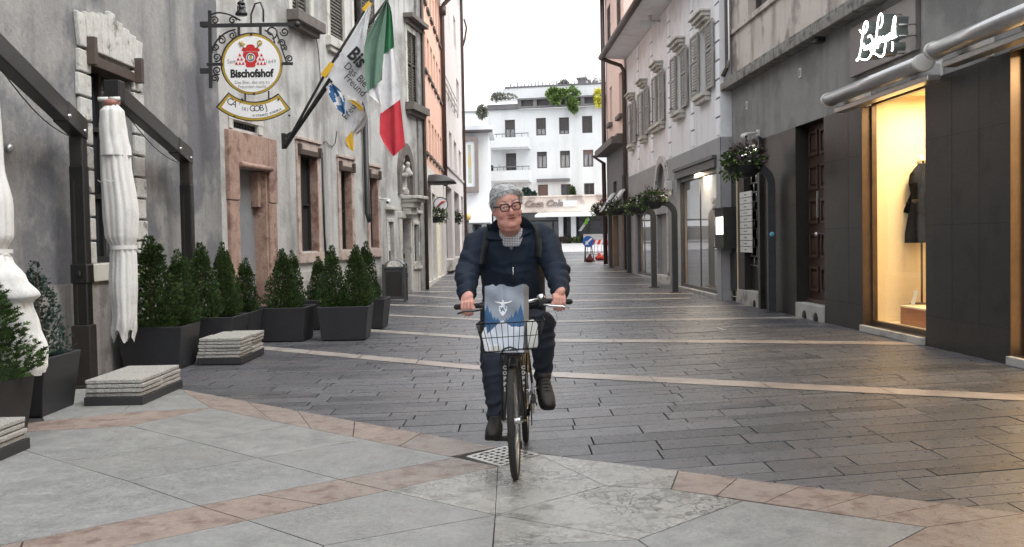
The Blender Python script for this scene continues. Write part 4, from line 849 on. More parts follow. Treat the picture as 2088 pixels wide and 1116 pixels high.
# ---- awning cassettes
def tube_aw(ends, label, lower=True):
    off = .42; a_, c_ = W1.px(*ends[0], off), W1.px(*ends[1], off); z = (a_[1] + c_[1]) / 2; o = root('awning_cassette', label, 'awning', W1.P(a_[0], z, .03), 'awnings over the display windows')
    s0, s1 = sorted((a_[0], c_[0])); mb = MB()
    mb.rings([[W1.P(s_, z + .095 * math.sin(t), off + .115 * math.cos(t)) for t in [2 * math.pi * j / 20 for j in range(20)]] for s_ in (s0, s1)])
    mb.build('cassette', M_alu, o)
    for s_ in (s0, s1):
        mb = MB(); w_ = .05 if s_ == s0 else -.05; mb.rings([[W1.P(q_, z + k * .105 * math.sin(t), off + k * .125 * math.cos(t)) for t in [2 * math.pi * j / 20 for j in range(20)]] for q_, k in ((s_ - w_ * .2, .8), (s_ - w_ * .1, 1), (s_ + w_, 1))]); mb.build('end_cap', M_camw, o)
    mb = MB(); W1.box(mb, s0 + .05, s1 - .05, z - .2, z - .13, off - .22, off - .06); mb.build('front_rail', M_alu, o, bev=.01)
    for s_ in (s0 + .4, s1 - .5):
        mb = MB(); W1.box(mb, s_, s_ + .1, z - .12, z + .06, .005, off - .06); W1.box(mb, s_ - .02, s_ + .12, z - .16, z + .1, .0, .03); mb.build('bracket', M_camw, o, bev=.008)
tube_aw(((1690, 211), (1884, 119)), 'long aluminium awning cassette above the lit display window')
tube_aw(((1905, 109), (2130, 5)), 'aluminium awning cassette running out of view at the upper right')
# ---- contents of the display window
pz = .1; o = root('display_plinth', 'low brown wooden plinth inside the lit display window', 'plinth', W1.P(hw[0] + .4, .12, -.8)); mb = MB(); W1.box(mb, hw[0] - .3, hw[1] - .25, .121, .36, -1.3, -.42); mb.build('body', M_oak, o); mb = MB(); W1.box(mb, hw[0] - .31, hw[1] - .24, .361, .385, -1.31, -.41); mb.build('top_board', M_warm, o)
s_, zt = W1.px(1884, 330, -.8); cs = W1.px(1879, 400, -.8)[0]; zb = W1.px(1870, 495, -.8)[1]; zt = W1.px(1875, 335, -.8)[1]
o = root('dress_form', 'dark belted coat on a headless dress form in the lit window', 'mannequin', W1.P(cs, .386, -.8)); c = W1.P(cs, 0, -.8)
mb = MB(); mb.lathe([(.17, .388), (.17, .4), (.02, .41)], c, 20); mb.tube([c + Vector((0, 0, .4)), c + Vector((0, 0, zb + .1))], .016, 8); mb.build('stand', M_bronze_lamptint, o)
Hc = zt - zb; mb = MB(); prof = [(.3, 0), (.29, .12), (.25, .3), (.19, .5), (.165, .53), (.2, .62), (.24, .76), (.22, .86), (.13, .95), (.07, .99), (.06, 1.04)]
mb.rings([[c + Vector((r * .66 * math.cos(t), r * 1.05 * math.sin(t), zb + Hc * k)) + Vector((.02 * math.sin(7 * t + k * 5) * (1 if k < .5 else .4), .02 * math.cos(6 * t), 0)) for t in [2 * math.pi * j / 40 for j in range(40)]] for r, k in prof])
for sg_ in (1, -1): mb.tube([c + Vector((0, sg_ * .2, zb + Hc * .88)), c + Vector((-.03, sg_ * .3, zb + Hc * .7)), c + Vector((-.08, sg_ * .27, zb + Hc * .5)), c + Vector((-.12, sg_ * .22, zb + Hc * .38))], [.075, .075, .07, .06], 12)
M_coat = mat('quilted_coat', S(15, 15, 15), S(24, 23, 22), S(10, 10, 10), spec=.1, r=.85, sc_=9, s3=12, bump=1.2, bsc=22)
mb.build('coat', M_coat, o); mb = MB(); mb.lathe([(.075, zb + Hc * 1.0), (.05, zb + Hc * 1.06), (.045, zb + Hc * 1.1)], c, 14); mb.build('neck_block', M_warm, o)
mb = MB(); mb.rings([[c + Vector((r * .68 * math.cos(t), r * 1.08 * math.sin(t), z)) for t in [2 * math.pi * j / 30 for j in range(30)]] for r, z in ((.175, zb + Hc * .5), (.18, zb + Hc * .55))]); mb.tube([c + Vector((-.1, .18, zb + Hc * .52)), c + Vector((-.18, .3, zb + Hc * .49))], .015, 6); mb.build('belt', M_black, o)
# three round spotlights on a slim panel, price cards
s_, z = W1.px(1819, 500, -1.4); o = root('spotlight_panel', 'slim panel with three round white spotlights inside the lit window', 'lamp', W1.P(s_, z, -1.49)); mb = MB(); W1.box(mb, s_ - .12, s_ + .06, z - .26, z + .2, -1.49, -1.475); mb.build('panel', M_warm, o)
for k in (-.13, 0, .13): mb = MB(); mb.lathe([(.03, 0), (.06, .02), (.065, .05), (.05, .06), (.035, .04)], W1.P(s_, z + k, -1.47), 18, M_=Matrix.Rotation(R(-90), 4, 'Y')); mb.build('spotlight', M_camw, o)
for u, v, lb in ((1868, 625, 'leaning white price card in front of the dress form'), (1835, 625, 'leaning cream price card at the left of the display plinth')):
    s_, z = W1.px(u, v, -.6); o = root('price_card', lb, 'card', W1.P(s_, .387, -.6)); mb = MB(); mb.hexa([W1.P(s_ - .06, .388, -.55), W1.P(s_ + .06, .388, -.55), W1.P(s_ + .06, .388, -.545), W1.P(s_ - .06, .388, -.545), W1.P(s_ - .02, .6, -.63), W1.P(s_ + .1, .6, -.63), W1.P(s_ + .1, .6, -.625), W1.P(s_ - .02, .6, -.625)]); mb.build('card', M_paper, o)
# ---------------------------------------------------------------- white house with shutters
W2 = Wall((4.57, 21.32), (4.18, 35), -1)
M_whw = mat('white_house_plaster', S(222, 222, 225), S(230, 230, 232), S(208, 208, 212), r=.9, sc_=2, s3=.8, bump=.15, bsc=60, streak=S(210, 210, 214), st_s=(2, 2, .3))
M_g2 = mat('grey_base_render', S(146, 146, 148), S(156, 156, 158), r=.9, sc_=2, s3=1, bump=.15, bsc=60)
M_g3 = mat('dark_grey_trim', S(70, 70, 72), S(82, 82, 84), r=.5, sc_=6)
M_shg = mat('grey_shutter', S(142, 140, 136), S(156, 154, 150), r=.7, sc_=9, bump=.15)
b = root('white_shuttered_house', 'white plastered house with grey shutters and a grey shop base', 'house', (5, 28, .1))
zl = (W2.px(1479, 268)[1] + W2.px(1396, 317)[1]) / 2; ze = W2.px(1290, 70)[1]; ze = 7.75
s_hi = W2.px(1363, 330)[0]                        # white patch reaches lower beyond the arch
WN = []
for uo0, uo1, ul, ur, tu, tv, bu, bv in ((1430, 1445, 1415, 1460, 1430, 56, 1430, 194), (1383, 1394, 1373, 1406, 1383, 108, 1383, 231), (1343, 1350, 1335, 1358, 1343, 153, 1343, 252), (1314, 1319, 1306, 1327, 1314, 190, 1314, 284), (1290, 1294, 1284, 1300, 1290, 218, 1290, 300)):
    v = (tv + bv) / 2; WN.append((W2.px(uo1, v)[0], W2.px(uo0, v)[0], W2.px(bu, bv)[1], W2.px(tu, tv)[1], W2.px(ur, v)[0], W2.px(ul, v)[0]))
zm, zt_ = sum(h[2] for h in WN) / 5, sum(h[3] for h in WN) / 5
WN = [(h[0], h[1], (h[2] + zm) / 2, (h[3] + zt_) / 2, h[4], h[5]) for h in WN]
g1 = (W2.px(1464, 600)[0], W2.px(1384, 580)[0], .12, W2.px(1420, 352)[1]); g2 = (W2.px(1334, 570)[0], W2.px(1297, 555)[0], .2, W2.px(1316, 428)[1])
ga = (W2.px(1364, 500)[0], W2.px(1342, 500)[0], .1, W2.px(1352, 335)[1])
mb = MB(); W2.facade(mb, 0, W2.L, zl + .001, ze, [h[:4] for h in WN], .25); W2.shell(mb, 0, W2.L, -.1, ze, 8); mb.build('wall', M_whw, b)
mb = MB(); W2.facade(mb, 0, W2.L, -.1, zl, [g1 + (.16,), g2 + (.16,), ga + (.15,)], .3, d=.012); mb.quad(W2.P(0, zl, 0), W2.P(W2.L, zl, 0), W2.P(W2.L, zl, .012), W2.P(0, zl, .012)); W2.shell(mb, -.001, W2.L, -.1, zl - .002, .3); mb.build('base_wall', M_g2, b)
for i, h in enumerate(WN):
    window(W2, h[:4], .2, b, M_camw, M_glassl, .06, 2, 2); a_, c_, z0, z1 = h[:4]
    shutter(W2, c_ + .02, max(h[5], c_ + .45), z0 + .02, z1, .05, b, M_shg, ang=R(1)); shutter(W2, min(h[4], a_ - .45), a_ - .02, z0 + .02, z1, .05, b, M_shg, ang=R(.6), hinge=1)
    mb = MB(); W2.box(mb, a_ - .15, c_ + .15, z1 + .1, z1 + .17, 0, .12); W2.box(mb, a_ - .2, c_ + .2, z1 + .172, z1 + .26, 0, .2); W2.box(mb, a_ - .25, c_ + .25, z1 + .262, z1 + .31, 0, .26); mb.build('window_hood', M_lightst, b, bev=.01)
    k = .3 if i == 2 else 0
    mb = MB(); W2.box(mb, a_ - .2 - k, c_ + .2 + k * 2, z0 - .1, z0 - .004, -.2, .2); W2.box(mb, a_ - .15 - k, c_ + .15 + k * 2, z0 - .2, z0 - .102, 0, .14); mb.build('window_sill', M_lightst, b, bev=.01)
    mb = MB(); W2.box(mb, a_ - .1, a_ - .002, z0, z1 + .1, 0, .03); W2.box(mb, c_ + .002, c_ + .1, z0, z1 + .1, 0, .03); W2.box(mb, a_, c_, z1 + .002, z1 + .1, 0, .03); mb.build('window_surround', M_lightst, b)
    mb = MB(); p_ = W2.P(a_ + .05, z0 + .03, .3); mb.tube([p_, p_ + Vector((-.06, .05, 0)), p_ + Vector((0, .1, .04)), p_ + Vector((.05, .06, 0))], .008, 5, closed=True); mb.build('shutter_catch', M_black, b)
qs = [.02, (WN[0][1] + WN[1][0]) / 2 - .2, (WN[1][1] + WN[2][0]) / 2 - .15, (WN[2][1] + WN[3][0]) / 2 - .1, (WN[3][1] + WN[4][0]) / 2]
M_qn = mat('painted_quoin', S(230, 232, 236), S(236, 238, 240), r=.9, sc_=3)
for i, q in enumerate(qs):
    mb = MB(); z = zl + .05; k = 0
    while z < ze - .1: w_ = .42 if k % 2 else .3; W2.box(mb, q, q + w_, z, min(z + .37, ze - .02), 0, .018); z += .41; k += 1
    mb.build('quoin_strip', M_qn, b, bev=.006)
    mb = MB(); z = zl + .42
    while z < ze - .15: W2.box(mb, q, q + .36, z + .002, z + .036, .001, .006); z += .41
    mb.build('quoin_gap_shadow', M_g3, b)  # dark strips paint the shadow in the gaps between quoin blocks
# eave and gutter
mb = MB(); mb.hexa([W2.P(-.3, ze, -.3), W2.P(W2.L + .1, ze, -.3), W2.P(W2.L + .1, ze + .06, .78), W2.P(-.3, ze + .06, .78), W2.P(-.3, ze + .3, -.3), W2.P(W2.L + .1, ze + .3, -.3), W2.P(W2.L + .1, ze + .14, .78), W2.P(-.3, ze + .14, .78)]); mb.build('eave', M_whw, b)
mb = MB(); mb.hexa([W2.P(-.3, ze + .32, -8), W2.P(W2.L + .1, ze + .32, -8), W2.P(W2.L + .1, ze + .145, .85), W2.P(-.3, ze + .145, .85), W2.P(-.3, ze + 2.5, -8), W2.P(W2.L + .1, ze + 2.5, -8), W2.P(W2.L + .1, ze + .2, .85), W2.P(-.3, ze + .2, .85)]); mb.build('roof', M_browns, b)
mb = MB(); mb.tube([W2.P(-.3, ze + .1, .88), W2.P(W2.L + .15, ze + .1, .88)], .1, 12); mb.build('gutter', M_browns, b)
mb = MB(); p = lambda z, d=.1: W2.P(W2.L - .05, z, d); mb.tube([p(ze + .03, .85), p(ze - .08, .6), p(ze - .22, .2), p(ze - .4), p(.3)], .07, 10); mb.build('downpipe', M_browns, b)
# shopfronts
M_in = mat('beige_shop_interior', S(226, 206, 178), S(214, 196, 170), r=.7, sc_=1)
def shop(W, h, parent, n, lamp, D=2.2, mg=M_clear):
    a_, c_, z0, z1 = h; f = MB(); W.box(f, a_, a_ + .06, z0, z1, -.16, -.08); W.box(f, c_ - .12, c_, z0, z1, -.16, -.07); W.box(f, a_ + .06, c_ - .12, z0, z0 + .08, -.16, -.08)
    W.box(f, a_ + .06, c_ - .12, z1 - .12, z1, -.16, -.05); W.box(f, a_ - .05, c_ + .05, z1 - .02, z1 + .16, .013, .07); W.box(f, a_ - .08, c_ + .08, z1 + .165, z1 + .24, .013, .12)
    for i in range(1, n): x = a_ + (c_ - a_) * i / n; W.box(f, x - .02, x + .02, z0 + .08, z1 - .12, -.135, -.105)
    fo = f.build('shopfront', M_g3, parent); q = MB(); q.quad(*[W.P(s_, z, -.12) for s_, z in ((a_, z0), (c_, z0), (c_, z1), (a_, z1))]); q.build('pane', mg, fo)
    q = MB(); P = W.P
    for pts in (((a_ - 1, z0, -D), (c_ + .3, z0, -D), (c_ + .3, z1, -D), (a_ - 1, z1, -D)), ((c_ + .3, z0, -.17), (c_ + .3, z0, -D), (c_ + .3, z1, -D), (c_ + .3, z1, -.17)), ((a_ - 1, z0, -.17), (a_ - 1, z0, -D), (a_ - 1, z1, -D), (a_ - 1, z1, -.17)), ((a_ - 1, z1, -.17), (c_ + .3, z1, -.17), (c_ + .3, z1, -D), (a_ - 1, z1, -D)), ((a_ - 1, z0, -.17), (c_ + .3, z0, -.17), (c_ + .3, z0, -D), (a_ - 1, z0, -D))): q.quad(*[P(*v) for v in pts])
    q.build('shop_room', M_in, parent); q = MB(); W.box(q, a_ - .02, c_ + .02, -.05, z0 - .002, -.155, .05); q.build('sill_step', M_step, parent)
    if lamp: area('shop_lamp', P((a_ + c_) / 2, z1 - .02, -1.2), P((a_ + c_) / 2, 0, -1.2), (c_ - a_) * .6, .6, lamp, (1, .82, .58))
shop(W2, g1, b, 2, 420, mg=M_mirror); shop(W2, g2, b, 3, 160, mg=M_mirror)
# rack of clothes and a low counter just visible inside
o = root('clothes_rack', 'rack of pale clothes inside the reflective shop window', 'clothes rack', W2.P(g1[0] + 1.2, .12, -1.3)); mb = MB(); x0, x1 = g1[0] + .5, g1[0] + 2.2
mb.tube([W2.P(x0, .12, -1.3), W2.P(x0, 1.6, -1.3), W2.P(x1, 1.6, -1.3), W2.P(x1, .12, -1.3)], .02, 8); mb.build('rail', M_alu, o)
for k in range(7):
    x = x0 + .15 + k * .22; mb = MB(); mb.rings([[W2.P(x + .05 * math.cos(t) * r_, z, -1.3 + .22 * r_ * math.sin(t)) for t in [2 * math.pi * j / 12 for j in range(12)]] for r_, z in ((1.1, .7), (1, 1.0), (.95, 1.3), (.5, 1.52), (.15, 1.6))]); mb.build('garment', (M_pale, M_warm, M_curt, M_pale, M_sill, M_warm, M_curt)[k], o)
# stone arch
mb = MB(); cx = (ga[0] + ga[1]) / 2; hw_ = (ga[1] - ga[0]) / 2; zc_ = W2.px(1352, 392)[1]; Ha = W2.px(1352, 318)[1] - zc_
for i in range(11):
    t0, t1 = math.pi * i / 11, math.pi * (i + .94) / 11; mb.prism([W2.P(cx + r_ * math.cos(t), zc_ + q_ * math.sin(t), .013) for t, r_, q_ in ((t0, hw_ - .02, Ha * .82), (t1, hw_ - .02, Ha * .82), (t1, hw_ + .22, Ha), (t0, hw_ + .22, Ha))], W2.n * .06)
W2.box(mb, ga[0] - .2, ga[0] + .02, zc_ - .4, zc_, .013, .07); W2.box(mb, ga[1] - .02, ga[1] + .2, zc_ - .4, zc_, .013, .07); W2.box(mb, ga[1] - .02, ga[1] + .06, .3, zc_ - .39, .013, .06); W2.box(mb, ga[0] - .06, ga[0] + .02, .3, zc_ - .39, .013, .06)
W2.box(mb, ga[0] - .22, ga[1] + .22, .0, .34, -.1, .12); mb.build('stone_arch', M_quoin, b, bev=.012)
mb = MB(); W2.box(mb, ga[0], ga[1], .34, ga[3], -.16, -.1); W2.box(mb, ga[0] - .04, ga[1] + .04, zc_ - .62, zc_ - .42, -.1, .05); mb.build('arch_infill', M_g2, b)
s_, z = W2.px(1346, 50); o = root('floodlight', 'white floodlight bracketed under the eave of the shuttered house', 'floodlight', W2.P(s_, z, 0)); mb = MB(); mb.tube([W2.P(s_, z + .1, 0), W2.P(s_, z + .1, .3)], .03, 8); mb.tube([W2.P(s_, z + .1, .28), W2.P(s_, z + .4, .3)], .05, 8); mb.build('bracket', M_camw, o)
mb = MB(); c = W2.P(s_ + .1, z, .42); mb.rings([[c + Vector((k * x, y_, k * z_)) for x, z_ in ((-.16, -.12), (.16, -.12), (.16, .12), (-.16, .12))] for y_, k in ((.14, .4), (-.1, 1), (-.14, 1))], sm=False); mb.build('lamp_head', M_camw, o)
s_, z = W2.px(1368, 379, .05); o = root('wall_lamp', 'small square white lamp on the grey base beside the arch', 'lamp', W2.P(s_, z, .01)); mb = MB(); W2.box(mb, s_ - .1, s_ + .1, z - .12, z + .12, .016, .22); mb.build('housing', M_camw, o, bev=.02); mb = MB(); W2.box(mb, s_ - .05, s_ + .05, z - .26, z - .122, .05, .1); mb.build('bracket', M_alu, o)
# ---------------------------------------------------------------- salmon house
W3_ = Wall((4.12, 35.02), (4.04, 41.0), -1); b = root('salmon_house', 'salmon plastered house over a dark ground floor with lit doors', 'house', (5, 39, .25))
M_sal = mat('salmon_plaster', S(220, 192, 180), S(226, 200, 190), S(212, 182, 170), r=.9, sc_=1.2, s3=.6, bump=.2)
M_dk3 = mat('dark_ground_floor', S(92, 90, 90), S(104, 101, 100), r=.7, sc_=2)
zsc = W3_.px(1255, 305)[1]
hh = [W3_.rect((1237, 20), (1245.5, 97)), W3_.rect((1256, -40), (1266, 58)), W3_.rect((1243, 180), (1248.5, 250)), W3_.rect((1262, 152), (1270, 232))]
gd = [(W3_.px(1262, 500)[0], W3_.px(1251, 500)[0], .3, W3_.px(1257, 440)[1]), (W3_.px(1279, 500)[0], W3_.px(1270, 500)[0], .3, W3_.px(1274, 415)[1])]
sm_ = [W3_.rect((1251, 372), (1258, 392)), W3_.rect((1269, 358), (1278, 384))]
mb = MB(); W3_.facade(mb, 0, W3_.L, zsc, 11.5, hh, .2); W3_.shell(mb, 0, W3_.L, -.1, 11.5, 8); mb.build('wall', M_sal, b)
mb = MB(); W3_.facade(mb, 0, W3_.L, -.1, zsc - .01, gd + sm_, .3, d=.01); mb.build('ground_floor', M_dk3, b)
mb = MB(); W3_.box(mb, 0, W3_.L + .05, zsc - .05, zsc + .2, 0, .5); W3_.box(mb, 0, W3_.L + .03, zsc + .202, zsc + .3, 0, .3); mb.build('string_course', M_sill, b)
for i, h in enumerate(hh):
    window(W3_, h, .18, b, M_camw, M_glassl if i > 1 else M_glass, .06, 2, 1)
    if i < 2: shutter(W3_, h[0] + .02, h[1] - .02, h[2], h[3], -.06, b, M_shut)
    mb = MB(); W3_.box(mb, h[0] - .15, h[1] + .15, h[2] - .14, h[2] - .002, -.1, .16); mb.build('window_sill', M_sill if i > 1 else M_lightst, b)
for h in sm_: window(W3_, h, .25, b, M_browns, M_glass, .06, 2, 1)
M_glow = mat('warm_lit_panel', S(236, 196, 150), S(222, 170, 120), r=.5, emit=S(250, 196, 140), es=.38, sc_=3, stretch=(1, 1, .3))
for h in gd: window(W3_, h, .28, b, M_browns, M_glow, .06, 1, 1)
for h in sm_: mb = MB(); mb.hexa([W3_.P(h[0] - .1, h[2] - .75, .62), W3_.P(h[1] + .1, h[2] - .75, .62), W3_.P(h[1] + .1, h[2] - .75, .65), W3_.P(h[0] - .1, h[2] - .75, .65), W3_.P(h[0] - .1, h[2] - .05, .05), W3_.P(h[1] + .1, h[2] - .05, .05), W3_.P(h[1] + .1, h[2] - .02, .1), W3_.P(h[0] - .1, h[2] - .02, .1)]); mb.build('door_awning', M_pale, b)
mb = MB(); p = lambda z, d=.12: W3_.P(W3_.L - .1, z, d); mb.tube([p(11.4), p(zsc + .1), p(zsc, .6), p(zsc - .3, .15), p(.35)], .09, 8); mb.tube([W3_.P(W3_.L - .35, 11.4, .1), W3_.P(W3_.L - .35, zsc + .3, .1)], .05, 8); mb.build('downpipe', M_copper, b)
mb = MB(); W3_.box(mb, -.05, W3_.L + .3, 11.4, 11.7, -8, .6); mb.build('roof', M_browns, b)
# ================================================================== PLANTERS, CONIFERS, UMBRELLAS, SLABS, BIN
M_plant = mat('anthracite_planter', S(32, 33, 36), S(42, 43, 46), r=.55, sc_=3, bump=.08, bsc=200)
M_soil = mat('potting_soil', S(46, 36, 30), S(66, 54, 44), r=1, sc_=40, bump=.8, bsc=80)
M_thuja = mat('thuja_green', S(29, 44, 24), S(42, 60, 32), r=.65, sc_=3, tone=S(74, 96, 46), spec=.25)
M_juni = mat('bluish_conifer_green', S(32, 46, 43), S(42, 58, 53), r=.65, sc_=3, tone=S(78, 98, 90), spec=.25)
M_trunk = mat('bark', S(74, 58, 46), S(92, 74, 60), r=.9, sc_=20, bump=.5)
def conifer_mesh(seed, h=1.0, r=.24, n=4300, loose=0., mt=None):
    rg = random.Random(seed); mb = MB(); tips = [(rg.uniform(-.03, .03), rg.uniform(-.03, .03), h)] + [(rg.uniform(-.08, .08), rg.uniform(-.08, .08), h * rg.uniform(.82, .97)) for _ in range(3)]
    lob = [(rg.uniform(0, 6.28), rg.uniform(.1, .75), rg.uniform(.12, .3)) for _ in range(12)]
    for i in range(n):
        t = rg.random() ** 1.25; a = rg.uniform(0, 6.283)
        rr = r * (1 - t) ** .75 * (.55 + .45 * min(1, t * 6 + .35)) + .012
        bul = 1 + sum(k * math.exp(-((((a - la + 3.14) % 6.283) - 3.14) / .5) ** 2 - ((t - lt) / .09) ** 2) for la, lt, k in lob)
        rr *= bul * (rg.choice((rg.uniform(.12, .6), rg.uniform(.6, 1.05), rg.uniform(.75, 1.08))) if rg.random() > loose else rg.uniform(.9, 1.3)) * (1 - .1 * math.sin(a * 3 + t * 9))
        tp = tips[0] if t < .8 else rg.choice(tips); z = t * tp[2]; k = t * t
        p = Vector((math.cos(a) * rr + tp[0] * k, math.sin(a) * rr + tp[1] * k, z + .02))
        d = Vector((math.cos(a) * .62 + rg.uniform(-.35, .35), math.sin(a) * .62 + rg.uniform(-.35, .35), rg.uniform(.6, 1.6))).normalized()
        s_ = d.cross(Vector((rg.uniform(-1, 1), rg.uniform(-1, 1), rg.uniform(-.4, .4)))).normalized()
        L_ = rg.uniform(.03, .062) * (1 - .25 * t); w_ = L_ * rg.uniform(.12, .2); tn = max(0, min(1, rg.gauss(.28, .25) + (.25 if rg.random() < .12 else 0)))
        def dia(q, dd, l_, ww): mb.add((q, q + dd * l_ * .5 + s_ * ww, q + dd * l_, q + dd * l_ * .5 - s_ * ww), ((0, 1, 2, 3),), 0, tn)
        dia(p, d, L_, w_)
        for sg_ in (1, -1):
            for f_ in (.25, .55): dia(p + d * L_ * f_, (d * .75 + s_ * sg_ * .75).normalized(), L_ * (.6 - .3 * f_), w_ * .6)
    me = mb
    return me
def conifer(seed, h, r, mt, n=4300, loose=0.):
    o = root('conifer', 'conifer', 'conifer'); conifer_mesh(seed, h, r, n, loose).build('crown', mt, o, local=True)
    q = MB(); q.tube([(0, 0, -.05), (.005, 0, h * .45), (0, 0, h * .92)], [.018, .014, .004], 7); q.build('trunk', M_trunk, o, local=True); return o
protos = [conifer(11, 1, .24, M_thuja), conifer(12, 1, .25, M_thuja, 4600), conifer(13, 1, .22, M_thuja), conifer(14, 1, .2, M_juni, 1900, .4)]
used = set()
def place_conifer(k, u, ytop, x, y, zr, wd, rz, label):
    top = PY(u, ytop, y); h = top.z - zr; o = protos[k] if k not in used else dup(protos[k]); used.add(k)
    o.location = (x, y, zr); OFF[o.name] = o.location.copy(); o.rotation_euler = (0, 0, rz); o.scale = (wd * 1.02, wd * 1.02, h); o['label'] = label; o['group'] = 'conifers in the dark planters'; return o
def planter(name='planter'):
    o = root('planter', 'planter', 'planter'); a, c, h = .37, .315, .5; mb = MB(); k = 8
    def rr(s_, z, i=0.): return [Vector((x * s_, y * s_, z)) for x, y in ((-1, -1), (1, -1), (1, 1), (-1, 1))]
    rings = [rr(c - .02, 0), rr(c, .015), rr(a, h - .01), rr(a, h), rr(a - .028, h), rr(a - .035, h - .06)]
    mb.rings(rings, cap=False, sm=False); mb.add(rr(c - .02, 0), ((3, 2, 1, 0),)); mb.build('tub', M_plant, o, bev=.008, local=True)
    q = MB(); n = 8; g = [[Vector((-a + .034 + (2 * a - .068) * i / n, -a + .034 + (2 * a - .068) * j / n, h - .055 + .012 * math.sin(i * 2.3 + j * 1.7))) for i in range(n + 1)] for j in range(n + 1)]
    q.add([p for r_ in g for p in r_], [(j * 9 + i, j * 9 + i + 1, j * 9 + i + 10, j * 9 + i + 9) for i in range(n) for j in range(n)], sm=True); q.build('soil', M_soil, o, local=True); return o
pl0 = planter(); PLs = [(-4.1, 7.27, 0, 'dark square planter at the left edge under the draped white canopy'), (-4.24, 8.4, 0, 'dark square planter with two sparse bluish conifers'), (-4.13, 11.44, 0, 'dark square planter with a big conifer below the closed umbrella'),
      (-3.92, 12.8, 0, 'dark square planter directly behind the second slab stack'), (-3.92, 13.56, 0, 'dark square planter in front of the rose portal'), (-3.34, 14.43, 0, 'dark square planter with two conifers standing left of the most forward one'),
      (-2.46, 14.45, 0, 'dark square planter standing furthest out towards the cyclist'), (-3.12, 16.3, 0, 'dark square planter half hidden behind two others'), (-2.44, 16.28, 0, 'dark square planter nearest the litter bin')]
for i, (x, y, rz, lb) in enumerate(PLs):
    o = pl0 if i == 0 else dup(pl0); o.location = (x, y, 0); o.rotation_euler = (0, 0, rz + (0, .03, .02, -.02, .02, -.03, .03, 0, -.02)[i]); o['label'] = lb; o['group'] = 'dark planters along the pale house'
zr = .45
CN = [(1, 5, 500, -3.93, 6.98, 1.75, .3, 'dense conifer at the left edge beside the draped canopy'), (3, 118, 538, -4.14, 8.55, 1.0, 1., 'sparse bluish conifer, the right one of its planter'), (3, 70, 545, -4.36, 8.3, 1.0, 2.5, 'sparse bluish conifer, the left one of its planter'),
      (0, 298, 487, -4.17, 11.3, 1.35, 0, 'largest dense conifer in front of the closed white umbrella'), (2, 352, 515, -3.95, 11.62, .95, 1.4, 'conifer leaning out beside the black umbrella mast'),
      (1, 438, 500, -4.0, 12.62, .95, 2, 'tall conifer just right of the black umbrella mast'), (2, 470, 500, -3.84, 13.0, .9, 3, 'narrow conifer second in the row before the portal'), (0, 500, 516, -3.9, 13.4, .8, 4, 'conifer third in the row before the portal'), (2, 522, 530, -3.74, 13.75, .8, 5, 'smallest conifer at the end of the row before the portal'),
      (1, 573, 512, -3.36, 14.38, .95, .7, 'conifer standing before the first rose window'), (2, 603, 515, -3.3, 14.75, .75, 1.9, 'slim conifer behind another in the left twin planter'),
      (0, 674, 505, -2.64, 14.4, .85, 2.9, 'dark conifer in the foremost planter, left one'), (1, 719, 504, -2.3, 14.45, .9, 3.7, 'dark conifer in the foremost planter, right one'), (2, 641, 527, -3.2, 16.25, .85, .2, 'conifer in the half hidden back planter'), (0, 748, 497, -2.42, 16.3, .85, 4.4, 'conifer nearest the litter bin')]
for k, u, vt, x, y, wd, rz, lb in CN: place_conifer(k, u, vt, x, y, zr, wd, rz, lb)
# ---- concrete slabs ballasting the umbrella feet
M_slab = mat('speckled_concrete', S(170, 168, 163), S(116, 113, 108), S(190, 188, 183), r=.9, sc_=90, s3=60, lo=.55, hi=.62, bump=.6, bsc=120)
M_slabb = mat('black_steel_tray', S(34, 34, 36), S(42, 42, 44), r=.55, sc_=5)
rgs = random.Random(8); sl0 = None; ORD = ['lowest', 'second', 'third', 'fourth', 'fifth', 'sixth']
for nm, xr, y0, lv in (('stack below the left mast', -3.28, 8.62, 4), ('stack beside the second mast', -3.2, 11.5, 6), ('stack cut by the left edge', -3.4, 5.78, 4)):
    o = root('ballast_tray', {'stack below the left mast': 'black steel tray under the middle slab stack', 'stack beside the second mast': 'black steel tray under the farthest slab stack', 'stack cut by the left edge': 'black steel tray at the lower left edge'}[nm], 'tray', (xr - .26, y0 + .53, 0), 'ballast trays')
    mb = MB(); mb.box((xr - .26, y0 + .53, .05), (.52, 1.06, .075)); mb.build('tray', M_slabb, o, bev=.004)
    mb = MB(); mb.box((xr - .26, y0 + .53, .006), (.46, 1.0, .012)); mb.build('foot', M_slabb, o)
    for pile, yy in (('near', y0 + .265), ('far', y0 + .79)):
        for k in range(lv):
            if sl0 is None:
                q = MB(); q.box((0, 0, .016), (.5, .5, .032)); o = q.build('concrete_slab', M_slab, bev=.005, local=True); sl0 = o
            else: o = dup(sl0)
            dx, dy, rz = rgs.uniform(-.012, .012), rgs.uniform(-.01, .01), rgs.uniform(-.025, .025)
            if lv == 6 and pile == 'near' : dx -= .012 * (k < 2) ; dy -= .0
            if lv == 6 and pile == 'far' and k > 3: dx += .03
            o.location = (xr - .262 + dx, yy + dy, .089 + k * .0395); o.rotation_euler = (0, 0, rz); h_ = 'topmost' if k == lv - 1 else ORD[k]
            prop(o, 'speckled concrete slab, %s in the %s pile of the %s' % (h_, pile, nm), 'slab', 'ballast slabs')
